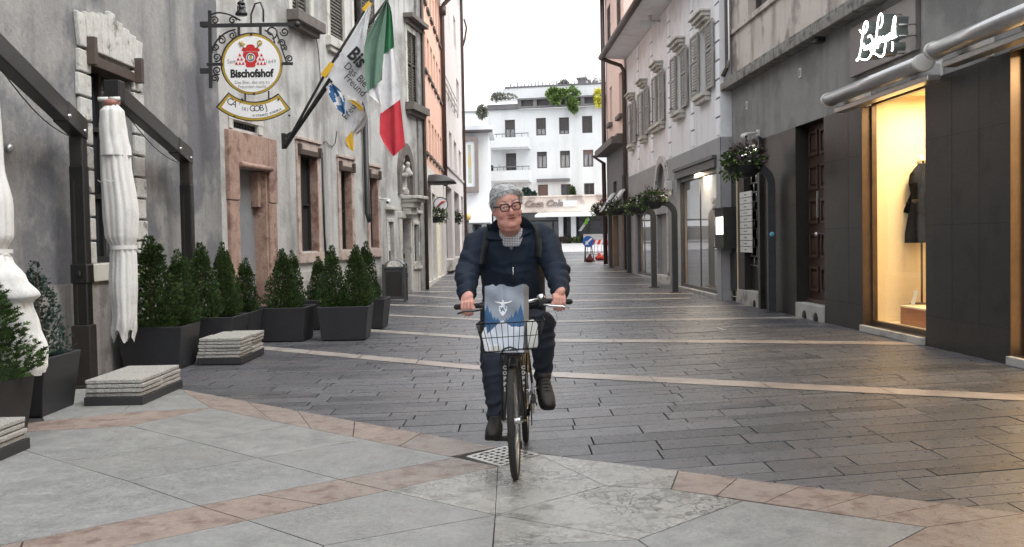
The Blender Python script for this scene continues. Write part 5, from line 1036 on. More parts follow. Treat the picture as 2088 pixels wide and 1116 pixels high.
# ---- cantilever umbrellas
M_mast = mat('dark_grey_aluminium', S(46, 42, 40), S(56, 52, 49), r=.4, sc_=5, metal=.3)
M_mastb = mat('black_mast', S(20, 19, 19), S(28, 27, 27), r=.35, sc_=6)
M_cloth = mat('white_canopy_cloth', S(200, 199, 196), S(208, 207, 204), S(184, 184, 182), r=.9, sc_=4, s3=2, bump=.4, bsc=40)
def umbrella(mx_, my, zt, ax, ay, az, label, two):
    o = root('cantilever_umbrella', label, 'umbrella', (mx_, my, 0), 'closed cantilever umbrellas')
    q = MB(); q.box((mx_, my, (zt - .35) / 2 + .3), (.15, .13, zt - .35 - .6 + .0)); q.build('mast', M_mastb, o, bev=.012)
    q = MB(); q.box((mx_ - .03, my, zt * .5 + .0), (.02, .136, zt - 1.0)); q.build('mast_groove', M_mast, o)
    q = MB(); q.box((mx_, my, .32), (.19, .17, .62)); q.box((mx_, my, .012), (.34, .34, .024)); q.build('base_socket', M_mast, o, bev=.01)
    q = MB(); q.box((mx_, my, 1.15), (.18, .16, .2)); q.box((mx_, my - .09, 1.15), (.06, .03, .06)); q.build('crank_box', M_mastb, o, bev=.015)
    q = MB(); q.box((mx_, my, zt - .18), (.14, .12, .36)); q.build('mast_head', M_mast, o, bev=.012)
    A, B = Vector((mx_, my + .06, zt + .02)), Vector((ax, ay, az)); q = MB(); q.bar(A, B, .13, .19); q.build('arm', M_mastb, o, bev=.012)
    d = (B - A).normalized(); q = MB(); q.bar(A - d * .02, A + d * .62, .145, .205); q.build('arm_sleeve', M_mast, o, bev=.01)
    q = MB()
    for s_ in (.6, .1): c = A + d * s_; q.tube([c + Vector((-.09, 0, -.04)), c + Vector((.09, 0, -.04))], .018, 8)
    q.build('bolt', M_alu, o)
    q = MB(); q.tube([A.lerp(B, t) + Vector((.05, 0, -.12 - .16 * math.sin(t * 3.14))) for t in [i / 10 for i in range(2, 10)]], .006, 5); q.build('cord', M_mastb, o)
    q = MB(); q.box(B + Vector((.02, -.03, .0)), (.16, .16, .22)); q.tube([B + Vector((0, -.05, -.1)), B + Vector((0, -.06, -.3))], .035, 10); q.build('arm_head', M_mastb, o, bev=.01)
    q = MB()
    for k in (-.06, .06): q.tube([B + Vector((k - .05, -.13, -.09)), B + Vector((k + .05, -.13, -.09))], .022, 8)
    q.build('pulley', M_camw, o)
    return o, B
def folded(o, c, prof, folds=9, amp=.16, seed=1, name='canopy', ragged=.0, arc=(0, 6.2832)):
    """hanging folded cloth: prof = (z, rx, ry, dx)"""
    rg = random.Random(seed); ph = [rg.uniform(0, 6.28) for _ in range(4)]; mb = MB(); n = 72; rings = []
    full = arc[1] - arc[0] > 6.2
    zs_ = []
    for (a, c_) in zip(prof, prof[1:]):
        for i in range(5): t = i / 5; tt = t * t * (3 - 2 * t); zs_.append(tuple(a[k] + (c_[k] - a[k]) * (t if k == 0 else tt) for k in range(4)))
    zs_.append(prof[-1]); z1, z0 = prof[0][0], prof[-1][0]
    for (z, rx, ry, dx) in zs_:
        rx *= .89; ry *= .89
        f = (z1 - z) / (z1 - z0); row = []
        for j in range(n + (0 if full else 1)):
            a = arc[0] + (arc[1] - arc[0]) * j / n
            w_ = math.sin(folds * a + ph[0] + 1.1 * math.sin(2.2 * f + ph[3])); w_ = 1 - 2 * abs(math.sin(.5 * (folds * a + ph[0] + 1.1 * math.sin(2.2 * f + ph[3])))) ** .8 ; w_ = -w_
            w_ = w_ * (.6 + .4 * math.sin(2 * a + ph[2])) + .25 * math.sin(5 * a + ph[1] + f * 3) 
            k = 1 + amp * w_ + .05 * math.sin(3 * a + ph[2] + 4 * f) + .022 * noise.noise(Vector((math.cos(a) * 3, math.sin(a) * 3, f * 9 + seed)))
            zz = z - (ragged * (.5 + .5 * math.sin(5 * a + ph[1])) if f > .93 else 0)
            row.append(Vector((c.x + dx + rx * k * math.cos(a), c.y + ry * k * math.sin(a), zz)))
        rings.append(row)
    mb.rings(rings, cap=False, closed=full); return mb.build(name, M_cloth, o, smooth=True)
Z = lambda v, y, u=240: PY(u, v, y).z
o, B = umbrella(-4.28, 13.0, Z(322, 13.0, 388), PY(232, 186, 10.25).x, 10.25, Z(188, 10.25, 230), 'closed white cantilever umbrella with its black mast beside the conifers', True)
yc = 10.15; c = Vector((B.x + .02, yc, 0)); q = lambda v, rx, ry=None, dx=0.: (Z(v, yc), rx, ry or rx, dx)
folded(o, c, [q(216, .07), q(228, .115), q(320, .155, .15, .02), q(440, .185, .16, .06), q(480, .17, .15, .06), q(505, .125, .12, .07), q(520, .14, .12, .07), q(580, .15, .13, .06), q(640, .13, .12, .06), q(672, .12, .1, .03)], 13, .14, 4, 'canopy', .14)
folded(o, c, [q(214, .075), q(228, .13), q(270, .15), q(318, .17, .17, .02)], 8, .1, 6, 'canopy_flap', 0)
mb = MB(); mb.rings([[Vector((c.x + .07 + .135 * math.cos(a), c.y + .13 * math.sin(a), z)) for a in [2 * math.pi * j / 30 for j in range(30)]] for z in (Z(509, yc), Z(505, yc), Z(501, yc))], cap=False); mb.build('tie_strap', M_cloth, o)
mb = MB(); mb.lathe([(.075, 0), (.08, .05), (.05, .07)], (c.x, c.y, Z(217, yc)), 16); mb.build('hub_ring', mat('faded_red_plastic', S(140, 92, 82), S(150, 104, 92), r=.6, sc_=8), o)
mb = MB(); pp = [(c.x + .0 + .16 * math.cos(a), c.y + .16 * math.sin(a), Z(368 + 5 * (i % 2), yc)) for i, a in enumerate([-2.6, -2.2, -1.8, -1.4, -1.0, -.6])]; mb.tube(pp, .004, 5); mb.build('hem_cord', M_cloth, o)
o, B = umbrella(-4.36, 9.95, Z(268, 9.95, 150), -4.0, 7.45, Z(60, 7.45, -60), 'closed umbrella at the left edge with a dark slanting arm and draped canopy', True)
yc = 7.42; c = Vector((-3.97, yc, 0)); Z2 = lambda v: PY(0, v, yc).z; q = lambda v, rx, ry=None, dx=0.: (Z2(v), rx, ry or rx, dx)
folded(o, c, [q(100, .08), q(120, .12), q(330, .15), q(420, .21, .2), q(480, .21, .2), q(512, .15, .15, 0), q(528, .19, .19, 0), q(570, .27, .22, .03), q(604, .35, .22, .06), q(620, .29, .2, .05), q(665, .33, .2, .06), q(715, .37, .2, .08), q(748, .35, .18, .09), q(762, .32, .16, .1)], 13, .1, 9, 'canopy', .02)
mb = MB(); mb.rings([[Vector((c.x + .18 * math.cos(a), c.y + .18 * math.sin(a), z)) for a in [2 * math.pi * j / 30 for j in range(30)]] for z in (Z2(517), Z2(513), Z2(509))], cap=False); mb.build('tie_strap', M_cloth, o)
mb = MB(); s_, z = WG.px(12, 303); mb.lathe([(.03, 0), (.05, .03), (.02, .06)], WG.P(s_, z, .01), 10, M_=Matrix.Rotation(R(90), 4, 'Y')); ho = mb.build('wall_hook', M_alu, None, loc=tuple(WG.P(s_, z, 0))); prop(ho, 'small metal hook plate on the grey plaster wall', 'hook')
# ---- litter bin
by = G(800, 617); bw = .55; bx = by.x + .04; M_bin = mat('dark_grey_bin', S(58, 60, 62), S(68, 70, 72), r=.45, sc_=5); M_lid = mat('bin_hood', S(120, 126, 128), S(134, 140, 142), r=.35, metal=.5, sc_=5)
o = root('litter_bin', 'dark grey street litter bin with an arched metal hood', 'bin', (bx, by.y, gz(by.y))); z0 = gz(by.y); yb = by.y + .28
mb = MB(); mb.box((bx, yb, z0 + .42), (.46, .46, .7)); mb.build('body', M_bin, o, bev=.01)
mb = MB(); mb.box((bx, yb - .235, z0 + .43), (.36, .012, .56)); mb.build('front_panel', M_gran, o, bev=.004)
for sx in (-1, 1):
    for sy in (-1, 1): mb = MB(); mb.box((bx + sx * .245, yb + sy * .245, z0 + .42), (.045, .045, .84)); mb.ball((bx + sx * .245, yb + sy * .245, z0 + .86), .026); mb.build('corner_post', M_bin, o)
mb = MB(); mb.box((bx, yb, z0 + .79), (.52, .52, .035)); mb.build('rim', M_bin, o, bev=.008)
mb = MB(); n = 14; mb.rings([[Vector((bx + r_ * math.cos(a), yb + y_, z0 + .8 + r_ * .75 * math.sin(a))) for y_, r_ in ((-.22, .24), (.22, .24), (.22, .22), (-.22, .22))] for a in [math.pi * i / n for i in range(n + 1)]], sm=False); mb.build('hood', M_lid, o)
mb = MB(); mb.box((bx + .29, yb - .1, z0 + .62), (.06, .1, .12)); mb.build('ash_box', M_bin, o, bev=.008)
# ---- drain grate and cover in the paving
gq = [G(*p) for p in ((950, 935.5), (1030, 914), (1101, 931), (1020, 956))]; M_gr = mat('galvanised_grate', S(176, 176, 172), S(196, 196, 192), S(140, 138, 132), r=.4, sc_=14, s3=8, metal=.55)
gc = sum(gq, Vector()) / 4; o = root('drain_grate', 'square galvanised drain grate with slotted holes under the bicycle', 'drain grate', (gc.x, gc.y, .01)); hole = []
def gb(s_, t): return gq[0].lerp(gq[1], s_).lerp(gq[3].lerp(gq[2], s_), t)
mb = MB(); nn = 6; k = .62
ed = [0] + [x for i in range(nn) for x in ((i + .5 - k / 2) / nn * .9 + .05, (i + .5 + k / 2) / nn * .9 + .05)] + [1]
for i in range(len(ed) - 1):
    for j in range(len(ed) - 1):
        if i % 2 and j % 2: continue
        p = [gb(ed[i], ed[j]), gb(ed[i + 1], ed[j]), gb(ed[i + 1], ed[j + 1]), gb(ed[i], ed[j + 1])]; mb.hexa([v + Vector((0, 0, -.004)) for v in p] + [v + Vector((0, 0, .016)) for v in p])
mb.build('grate', M_gr, o); mb = MB(); mb.quad(*[v + Vector((0, 0, .0055)) for v in gq]); mb.build('sump', M_dark, o)
c = G(1420, 676); o = root('service_cover', 'rectangular stone filled service cover set in the dark paving', 'cover', (c.x, c.y, .004)); q4 = [G(*p) for p in ((1375, 681), (1465, 676), (1452, 670), (1362, 675))]
mb = MB(); mb.hexa([v + Vector((0, 0, -.002)) for v in q4] + [v + Vector((0, 0, .006)) for v in q4]); mb.build('cover', M_pave, o); mb = MB(); a, c_ = G(1462, 668.5), G(1478, 674.5); mb.bar(a + Vector((0, 0, .006)), c_ + Vector((0, 0, .006)), .05, .006); mb.build('steel_edge', M_alu, o)
# ---- flower baskets on bent posts
M_leaf = mat('leaf_green', S(38, 54, 28), S(54, 70, 38), r=.55, sc_=5, tone=S(92, 110, 58), spec=.3); M_leafd = mat('dry_purple_foliage', S(74, 62, 60), S(58, 50, 46), r=.7, sc_=6, tone=S(92, 78, 74)); M_petal = mat('white_petals', S(232, 230, 228), r=.6, tone=S(226, 200, 220)); M_petp = mat('purple_petals', S(130, 70, 140), r=.6, tone=S(160, 100, 170)); M_post = mat('dark_iron_post', S(42, 43, 45), S(52, 53, 55), r=.45, sc_=6)
def leaves(mb, c, r, n, rg, l=.06, droop=0., flat=1.):
    for i in range(n):
        d = Vector((rg.gauss(0, 1), rg.gauss(0, 1), rg.gauss(.15, .8) - droop)).normalized(); p = c + Vector((d.x * r[0], d.y * r[1], d.z * r[2])) * rg.uniform(.45, 1.05)
        a = (d + Vector((rg.uniform(-.7, .7), rg.uniform(-.7, .7), rg.uniform(-.7, .5)))).normalized(); s_ = a.cross(Vector((rg.uniform(-1, 1), rg.uniform(-1, 1), rg.uniform(-1, 1)))).normalized(); L_ = l * rg.uniform(.6, 1.4); w_ = L_ * .32
        mb.add((p, p + a * L_ * .5 + s_ * w_, p + a * L_, p + a * L_ * .5 - s_ * w_), ((0, 1, 2, 3),), 0, max(0, min(1, rg.gauss(.35, .3))))
def basket(bu, bv, pu, pv, r, label, side=-1, seed=1, dry=False, ytop=None):
    """post foot at pixel (bu,bv), bowl rim centre near (pu,pv)"""
    rg = random.Random(seed); f = G(bu, bv); o = root('flower_post', label, 'flower basket', tuple(f), 'flower baskets on bent posts'); c = PY(pu, pv, f.y); zt = c.z - .02
    dx = abs(f.x - c.x) + .0; k = Vector((side, 0, 0)); rad = min(.3, dx * .6); pts = [f + Vector((0, 0, .01))]
    pts += [Vector((f.x, f.y, zt - rad * 1.0))] + [Vector((f.x + side * rad * (1 - math.cos(t)), f.y, zt - rad + rad * math.sin(t))) for t in [i * math.pi / 2 / 6 for i in range(1, 7)]] + [Vector((c.x - side * r * .3, f.y, zt - .0))]
    mb = MB()
    for a, b_ in zip(pts, pts[1:]): pass
    rings = []
    for i, p in enumerate(pts):
        a, b_ = pts[max(0, i - 1)], pts[min(len(pts) - 1, i + 1)]; d = (b_ - a).normalized(); n_ = Vector((0, 1, 0)); m_ = d.cross(n_)
        rings.append([p + n_ * sy * .05 + m_ * sx * .07 for sx, sy in ((-1, -1), (1, -1), (1, 1), (-1, 1))])
    mb.rings(rings, sm=False); mb.box(f + Vector((0, 0, .01)), (.26, .2, .02)); mb.build('post', M_post, o, bev=.006)
    mb = MB(); mb.lathe([(.05, -r * .62), (r * .55, -r * .55), (r * .85, -r * .3), (r, 0), (r * 1.04, .01), (r * .97, .0), (r * .8, -r * .25)], c, 20); mb.build('bowl', M_post, o)
    mb = MB(); leaves(mb, c + Vector((0, 0, r * .35)), (r * 1.15, r * 1.1, r * .55), 420, rg, r * .26); leaves(mb, c + Vector((side * r * .7, -r * .4, -r * .15)), (r * .55, r * .5, r * .6), 120, rg, r * .22, .5)
    mb.build('foliage', M_leaf, o)
    mb = MB(); leaves(mb, c + Vector((-side * r * .2, 0, r * .6)), (r * 1.1, r, r * .7), 260 if dry else 90, rg, r * .2)
    for i in range(26 if dry else 8): a = Vector((rg.uniform(-.8, .8), rg.uniform(-.5, .5), rg.uniform(.7, 1.2))).normalized(); mb.tube([c + Vector((0, 0, r * .3)), c + a * r * 1.0, c + a * r * 1.75 + Vector((0, 0, -.02))], [.006, .004, .002], 4)
    mb.build('dry_stems', M_leafd, o)
    for nm, mt, n in (('white_flowers', M_petal, 9), ('purple_flowers', M_petp, 6 if seed % 2 else 2)):
        mb = MB()
        for i in range(n):
            d = Vector((rg.gauss(0, 1), rg.gauss(-.5, .8), rg.gauss(.3, .6))).normalized(); p = c + Vector((d.x * r * 1.1, d.y * r * 1.05, r * .3 + d.z * r * .5)); s_ = r * .075
            mb.ball(p, (s_, s_, s_ * .7), 7, 4)
        mb.build(nm, mt, o)
    return o
basket(1574, 637, 1516, 340, .34, 'dry flower basket on a bent dark post before the roller grille', seed=3, dry=True)
basket(1377, 597, 1331, 412, .29, 'green flower basket on a post between arch and large shop window', seed=5)
basket(1334, 586.5, 1299, 424, .29, 'flower basket on a post left of the stone arch', seed=6)
basket(1283, 556, 1257, 428, .33, 'flower basket on a post before the dark ground floor', seed=7)
basket(1246, 546, 1226, 430, .33, 'farthest flower basket on the right side of the street', seed=8)
basket(872, 577, 889, 443, .29, 'trailing flower basket at the corner of the pale house', 1, seed=9)
basket(914, 545, 927, 446, .3, 'flower basket before the pinkish building on the left', 1, seed=10)
mb = MB(); p = G(1574, 637); mb.lathe([(.045, 0), (.045, .004)], (p.x - .0, p.y - .052, PY(1574, 478, p.y).z), 18, M_=Matrix.Rotation(R(90), 4, 'X')); o = mb.build('round_sticker', mat('blue_sticker', S(130, 190, 214), S(90, 160, 196), r=.5, sc_=30), None, loc=(p.x, p.y - .05, PY(1574, 478, p.y).z)); prop(o, 'round pale blue sticker on the nearest bent flower post', 'sticker')
# ================================================================== HANGING SIGN, FLAGS, BARRIER, FAR PLANTS
M_enam = mat('white_enamel', S(226, 226, 226), S(232, 232, 232), r=.35, sc_=2); M_gold = mat('gold_rim', S(168, 140, 52), S(186, 158, 66), r=.4, metal=.3, sc_=8); M_red = mat('sign_red', S(190, 34, 34), r=.5); M_ink = mat('black_ink', S(18, 18, 18), r=.6); M_gink = mat('grey_ink', S(142, 140, 134), r=.6); M_bluei = mat('blue_ink', S(70, 110, 140), r=.6)
ys_ = 14.25; P = lambda u, v, d=0.: PY(u, v, ys_ - d)
o = root('hanging_sign', 'wrought iron hanging sign with a round white enamel disc and curved name plate', 'sign', tuple(P(428, 110)))
k = ys_ / 2000
mb = MB(); mb.bar(P(428, 22), P(430, 180), .045, .045, upv=(0, 1, 0)); mb.bar(P(412, 53), P(606, 50), .05, .04, upv=(0, 1, 0)); mb.ball(P(606, 50), .045); mb.bar(P(422, 132), P(452, 131), .04, .04, upv=(0, 1, 0)); mb.bar(P(574, 130), P(597, 130), .04, .04, upv=(0, 1, 0))
for u in (487, 531): mb.bar(P(u, 52), P(u, 74), .035, .03, upv=(0, 1, 0))
for v in (50, 145): mb.box(P(420, v) + Vector((-.02, 0, 0)), (.12, .06, .07))
mb.tube([P(512, 50), P(512, 30), P(520, 8), P(531, 5), P(537, 20), P(537, 45)], .014, 6); mb.build('bracket', M_black, o)
def scroll(c, r, a0, turns, d=1, n=26): return [(c[0] + r * (1 - .75 * i / n) * math.cos(a0 + d * turns * 6.283 * i / n), c[1] + r * (1 - .75 * i / n) * math.sin(a0 + d * turns * 6.283 * i / n)) for i in range(n + 1)]
for st in ([(480, 60), (460, 66), (440, 84), (430, 110), (427, 130)], [(540, 62)] + [(556, 70), (560, 88)], [(430, 30), (445, 25), (470, 30), (490, 42)], [(585, 130), (578, 110), (572, 90), (565, 70)]):
    mb = MB(); mb.tube([P(*q) for q in smooth(st)], .012, 6); mb.build('scroll', M_black, o)
for c_, r_, a0, tn, d in (((438, 42), 9, 3, 1.3, 1), ((474, 42), 8, 0, 1.3, -1), ((474, 72), 8, 5, 1.4, 1), ((452, 82), 9, 4, 1.4, 1), ((440, 96), 8, 3.5, 1.3, -1), ((442, 117), 9, 2, 1.4, -1), ((443, 144), 9, 1, 1.4, 1), ((438, 160), 8, 1, 1.5, -1), ((580, 65), 9, 3, 1.4, -1), ((575, 88), 8, 3, 1.5, 1), ((578, 97), 7, 1, 1.4, -1), ((590, 120), 8, 2, 1.5, 1), ((553, 66), 14, 1.4, 1.1, -1)):
    mb = MB(); mb.tube([P(*q) for q in scroll(c_, r_, a0, tn, d)], .011, 6); mb.build('scroll', M_black, o)
def disc(c, r, d, mt, name, par, r0=0, n=56, th=.012):
    mb = MB(); ce = P(*c, d)
    f = lambda rr, y: [ce + Vector((rr * k * math.cos(a), y, rr * k * math.sin(a))) for a in [2 * math.pi * j / n for j in range(n)]]
    if r0: mb.rings([f(r0, 0), f(r, 0), f(r, -th), f(r0, -th), f(r0, 0)], cap=False, sm=False)
    else: mb.prism(f(r, 0), (0, -th, 0))
    return mb.build(name, mt, par)
ds = disc((514, 131), 62, .02, M_black, 'disc_edge', o, th=.05); disc((514, 131), 60.5, .071, M_gold, 'disc_rim', o, th=.006); face = disc((514, 131), 56, .078, M_enam, 'disc_face', o, th=.004)
dF = .0835; X, Zv = Vector((1, 0, 0)), Vector((0, 0, 1)); xr = rt.copy(); zr_ = up.copy()
text('Bischofshof', 17 * k * 1.28, M_ink, face, P(513, 150.5, dF), X, Zv, ext=.001, sx=.86, bold=.007)
text('Seit', 10 * k * 1.2, M_gink, face, P(472, 126, dF), X, Zv, ext=.001); text('1649', 9 * k * 1.2, M_gink, face, P(552, 126, dF), X, Zv, ext=.001)
text('Das Bier, das uns zu', 7.4 * k * 1.3, M_gink, face, P(514, 168, dF), X, Zv, ext=.001, sx=.9); text('Freunden macht', 7.4 * k * 1.3, M_gink, face, P(514, 177, dF), X, Zv, ext=.001, sx=.9)
def flat(px, mt, name, par, d=dF, th=.002): mb = MB(); mb.prism([P(*q, d) for q in px], (0, -th, 0)); return mb.build(name, mt, par)
E0 = lambda pts: [(430 + x / 5.58, 60 + y / 5.58) for x, y in pts]
flat(E0([(345, 240), (365, 215), (400, 205), (408, 180), (440, 172), (480, 174), (498, 190), (500, 208), (540, 215), (560, 240), (530, 255), (500, 250), (410, 250), (375, 255)]), M_red, 'emblem_hat', face)
flat(E0([(370, 260), (400, 255), (500, 255), (535, 262), (545, 300), (520, 340), (525, 370), (505, 390), (508, 420), (480, 432), (415, 432), (395, 420), (400, 390), (385, 370), (390, 340), (362, 300)]), M_red, 'emblem_shield', face)
disc((511.0, 117.5), 9, dF + .0022, M_enam, 'emblem_field', face, th=.001, n=24); disc((511.0, 117.5), 8, dF + .0034, M_bluei, 'emblem_field', face, 5.3, n=16, th=.001)
flat(E0([(435, 330), (440, 290), (455, 280), (470, 295), (465, 320), (475, 345), (455, 350)]), M_gold, 'emblem_figure', face, dF + .0034, .001)
for sx in (330, 575):
    for row, n in enumerate((1, 2, 3)):
        for j in range(n):
            x = sx + (j - (n - 1) / 2) * 38; y = 270 + row * 48; flat(E0([(x, y), (x + 17, y + 38), (x - 17, y + 38)]), M_red, 'emblem_tassel', face)
for c_ in ((345, 170), (560, 155)):
    mb = MB(); dd = 1 if c_[0] < 400 else -1; q = lambda x, y: P(430 + x / 5.58, 60 + y / 5.58, dF + .003); mb.tube([q(c_[0] + dd * 40, 215), q(c_[0] + dd * 5, 175), q(c_[0] - dd * 20, 140)], .008, 5)
    if dd == 1:
        for a, c__ in (((315, 165), (375, 160)), ((330, 200), (360, 130)), ((350, 190), (390, 165))): mb.tube([q(*a), q(*c__)], .007, 5)
    else: mb.tube([q(*z) for z in smooth([(540, 180), (530, 150), (545, 128), (575, 130), (582, 160), (562, 178), (552, 160)])], .008, 5)
    mb.build('emblem_crozier', M_gold, face)
mb = MB()
for u, v in ((512, 70), (576, 131), (452, 131), (518, 192)): mb.box(P(u, v, .085), (.03, .02, .03))
mb.build('clip', M_black, o)
# curved name plate
def arcp(cx, cy, r, a0, a1, n=20): return [(cx + r * math.cos(R(a0 + (a1 - a0) * i / n)), cy + r * math.sin(R(a0 + (a1 - a0) * i / n))) for i in range(n + 1)]
C0 = (519, 128)
def plate(r0, r1, a0, a1, d, th, mt, nm): return flat(arcp(*C0, r1, a0, a1) + arcp(*C0, r0, a1, a0), mt, nm, o, d, th)
plate(80, 120, 52, 130.5, .02, .03, M_black, 'plate_edge'); plate(82, 118, 53, 129.5, .0505, .005, M_gold, 'plate_rim'); pf = plate(87, 113, 56, 126.5, .056, .003, M_enam, 'plate_face')
def arctext(s, r, a_mid, size, step, par, d):
    n = len(s)
    for i, ch in enumerate(s):
        if ch == ' ': continue
        a = R(a_mid + step * ((n - 1) / 2 - i)); u, v = C0[0] + r * math.cos(a), C0[1] + r * math.sin(a); xa = Vector((math.sin(a), 0, math.cos(a))); za = Vector((-math.cos(a), 0, math.sin(a)))
        text(ch, size * k * 1.3, M_ink, par, P(u, v, d), xa, za, ext=.001, sx=.95)
arctext('CA\'', 94, 116, 14.5, 6.4, pf, .0595); arctext('DEI', 97, 101, 7, 2.8, pf, .0595); arctext('GOBJ', 94, 84, 13.5, 5.8, pf, .0595); arctext('RISTORANTE BIRRERIA', 108.5, 76, 5, 1.7, pf, .0595)
mb = MB()
for u, v in ((494, 203), (568, 203), (478, 238), (590, 236)): mb.box(P(u, v, .055), (.025, .03, .025))
for u in (500, 548): mb.bar(P(u, 186, .03), P(u, 208, .03), .02, .02, upv=(0, 1, 0))
mb.build('clip', M_black, o)
# lantern lamp above the sign
o2 = root('wall_lantern', 'small black lantern hanging above the round sign', 'lantern', tuple(P(492, 18))); mb = MB(); mb.tube([P(498, -6), P(494, 4)], .012, 6); mb.lathe([(.02, .13), (.06, .09), (.05, .07)], P(492, 20), 10); mb.lathe([(.055, 0), (.09, -.06), (.085, -.08)], P(492, 20), 10)
for a in range(4): mb.tube([P(492, 20) + Vector((.05 * math.cos(a * 1.57), .05 * math.sin(a * 1.57), .07)), P(492, 20) + Vector((.055 * math.cos(a * 1.57), .055 * math.sin(a * 1.57), 0))], .008, 5)
mb.build('frame', M_black, o2); mb = MB(); mb.lathe([(.035, 0), (.045, .03), (.035, .07)], P(492, 20), 10); mb.build('glass', M_glass, o2)
# ---- flags
yf = 16.7; FPx = lambda u, v, d=0.: PY(u, v, yf - d)
fb = root('flag_bracket', 'black iron bracket holding three slanting flagpoles on the pale wall', 'bracket', tuple(FPx(580, 290))); mb = MB(); b0_ = FPx(579, 300); s_, z = WC.px(578, 285); w0 = WC.P(s_, z, .0)
mb.bar(FPx(578, 272), FPx(579, 304), .07, .03, upv=(0, 1, 0)); mb.bar(FPx(579, 280), FPx(596, 271), .05, .04, upv=(0, 1, 0)); mb.bar(FPx(579, 301), FPx(592, 281), .09, .06, upv=(0, 1, 0)); mb.build('plate', M_black, fb)
POL = [((582, 297), (660, 156), (757, 2), .05, 'black flagpole carrying the white lettered flag'), ((584, 296), (670, 164), (795, -8), .0, 'black flagpole carrying the tricolour'), ((588, 292), (666, 180), (682, 157), -.06, 'black flagpole carrying the blue lozenge flag')]
for a, b_, c_, d, lb in POL: mb = MB(); mb.tube([FPx(*a, d), FPx(*b_, d), FPx(*c_, d)], .024, 8, round_=1); o = mb.build('flagpole', M_black, None, loc=tuple(FPx(*a, d))); prop(o, lb, 'flagpole', 'slanting flagpoles')
def cloth(cols, nu, nv, d0, amp, ph=0., col=None, fr=1.6):
    """ruled surface between px polylines cols (left..right), folds along depth"""
    def at(pl, t): t *= len(pl) - 1; i = min(int(t), len(pl) - 2); f = t - i; return pl[i][0] + (pl[i + 1][0] - pl[i][0]) * f, pl[i][1] + (pl[i + 1][1] - pl[i][1]) * f
    pls = [smooth(p, 1) if len(p) > 2 else p for p in cols]; mb = MB(); g = []
    for j in range(nv + 1):
        t = j / nv; pts = [at(p, t) for p in pls]
        for i in range(nu + 1): u, v = at(pts, i / nu); g.append(FPx(u, v, d0 + amp * math.sin(fr * 6.283 * i / nu + ph + 1.3 * t) + amp * .5 * math.sin(3.1 * 6.283 * i / nu + 4 * t)))
    fs = [(j * (nu + 1) + i, j * (nu + 1) + i + 1, (j + 1) * (nu + 1) + i + 1, (j + 1) * (nu + 1) + i) for j in range(nv) for i in range(nu)]
    mb.add(g, fs, 0, 0, True)
    if col: mb.m = [col((i + .5) / nu, (j + .5) / nv) for j in range(nv) for i in range(nu)]
    return mb
M_fw = mat('white_flag_cloth', S(206, 206, 208), S(214, 214, 216), S(190, 190, 194), r=.8, sc_=5, s3=3, bump=.3, bsc=30); M_fg = mat('faded_green_cloth', S(92, 122, 106), S(104, 132, 116), r=.8, sc_=4); M_fgd = mat('green_cloth', S(40, 104, 66), S(52, 114, 76), r=.8, sc_=4); M_fr = mat('red_cloth', S(186, 48, 62), S(196, 62, 74), r=.8, sc_=4); M_fy = mat('yellow_cloth', S(206, 164, 40), r=.8); M_fb = mat('blue_cloth', S(44, 92, 140), r=.8)
it = root('tricolour_flag', 'green white and red national flag hanging from the highest pole', 'flag', tuple(FPx(787, 5)))
cloth([[(788, 0), (765, 42), (742, 84), (743, 130), (748, 190)], [(789, 1), (776, 50), (764, 95), (763, 140), (762, 178)], [(790, 2), (787, 50), (783, 105), (781, 140), (779, 163)]], 14, 18, .32, .045, .4).build('green_fold', M_fg, it)
cloth([[(748, 190), (760, 200), (776, 214)], [(779, 163), (778, 190), (777, 216)]], 6, 6, .3, .02).build('white_fold', M_fw, it)
cloth([[(789, 1), (786, 40), (783, 75), (781, 112)], [(792, 3), (798, 20), (802, 60), (804, 96)]], 8, 14, .24, .03, 2).build('green_band', M_fgd, it)
cloth([[(781, 112), (779, 165), (776, 214), (775, 233)], [(792, 104), (794, 150), (796, 190), (797, 217)], [(804, 96), (809, 140), (814, 185), (816, 203)]], 12, 14, .24, .035, 1).build('white_band', M_fw, it)
cloth([[(775, 233), (774, 255), (774, 279), (801, 319)], [(797, 217), (799, 255), (803, 290), (805, 317)], [(816, 203), (820, 240), (825, 285), (826, 298)]], 12, 14, .24, .035, 1).build('red_band', M_fr, it)
wf_ = root('lettered_flag', 'white flag with black lettering half covered by the tricolour', 'flag', tuple(FPx(668, 154)))
cl = cloth([[(757, 4), (728, 52), (700, 100), (668, 155)], [(757, 6), (737, 70), (722, 120), (700, 190)], [(757, 8), (741, 40), (741, 120), (741, 208)], [(758, 8), (744, 90), (746, 170), (751, 248)]], 20, 18, .12, .025, .5).build('cloth', M_fw, wf_)
mb = MB(); mb.bar(FPx(659, 156, .1), FPx(679, 130, .1), .1, .07, upv=(0, 1, 0)); mb.build('yellow_sleeve', M_fy, wf_); mb = MB(); mb.bar(FPx(742, 22, .12), FPx(756, 6, .12), .09, .04, upv=(0, 1, 0)); mb.build('yellow_tip', M_fy, wf_)
xa = (FPx(742, 138) - FPx(716, 112)).normalized(); za = Vector((-xa.z, 0, xa.x)) * 1; za = Vector((-xa.z, 0, xa.x)); kf = yf / 2000
if za.z < 0: za = -za
text('Bis', 30 * kf * 1.3, M_ink, wf_, FPx(728, 118, .2), xa, za, ext=.001, bold=.012, sx=.8); text('Das Bie', 17 * kf * 1.25, M_ink, wf_, FPx(726, 153, .2), xa, za, ext=.001, sx=.9); text('Freund', 17 * kf * 1.25, M_ink, wf_, FPx(724, 174, .2), xa, za, ext=.001, sx=.9)
bf = root('lozenge_flag', 'blue and white lozenge flag with yellow trim crumpled under the lettered flag', 'flag', tuple(FPx(664, 180)))
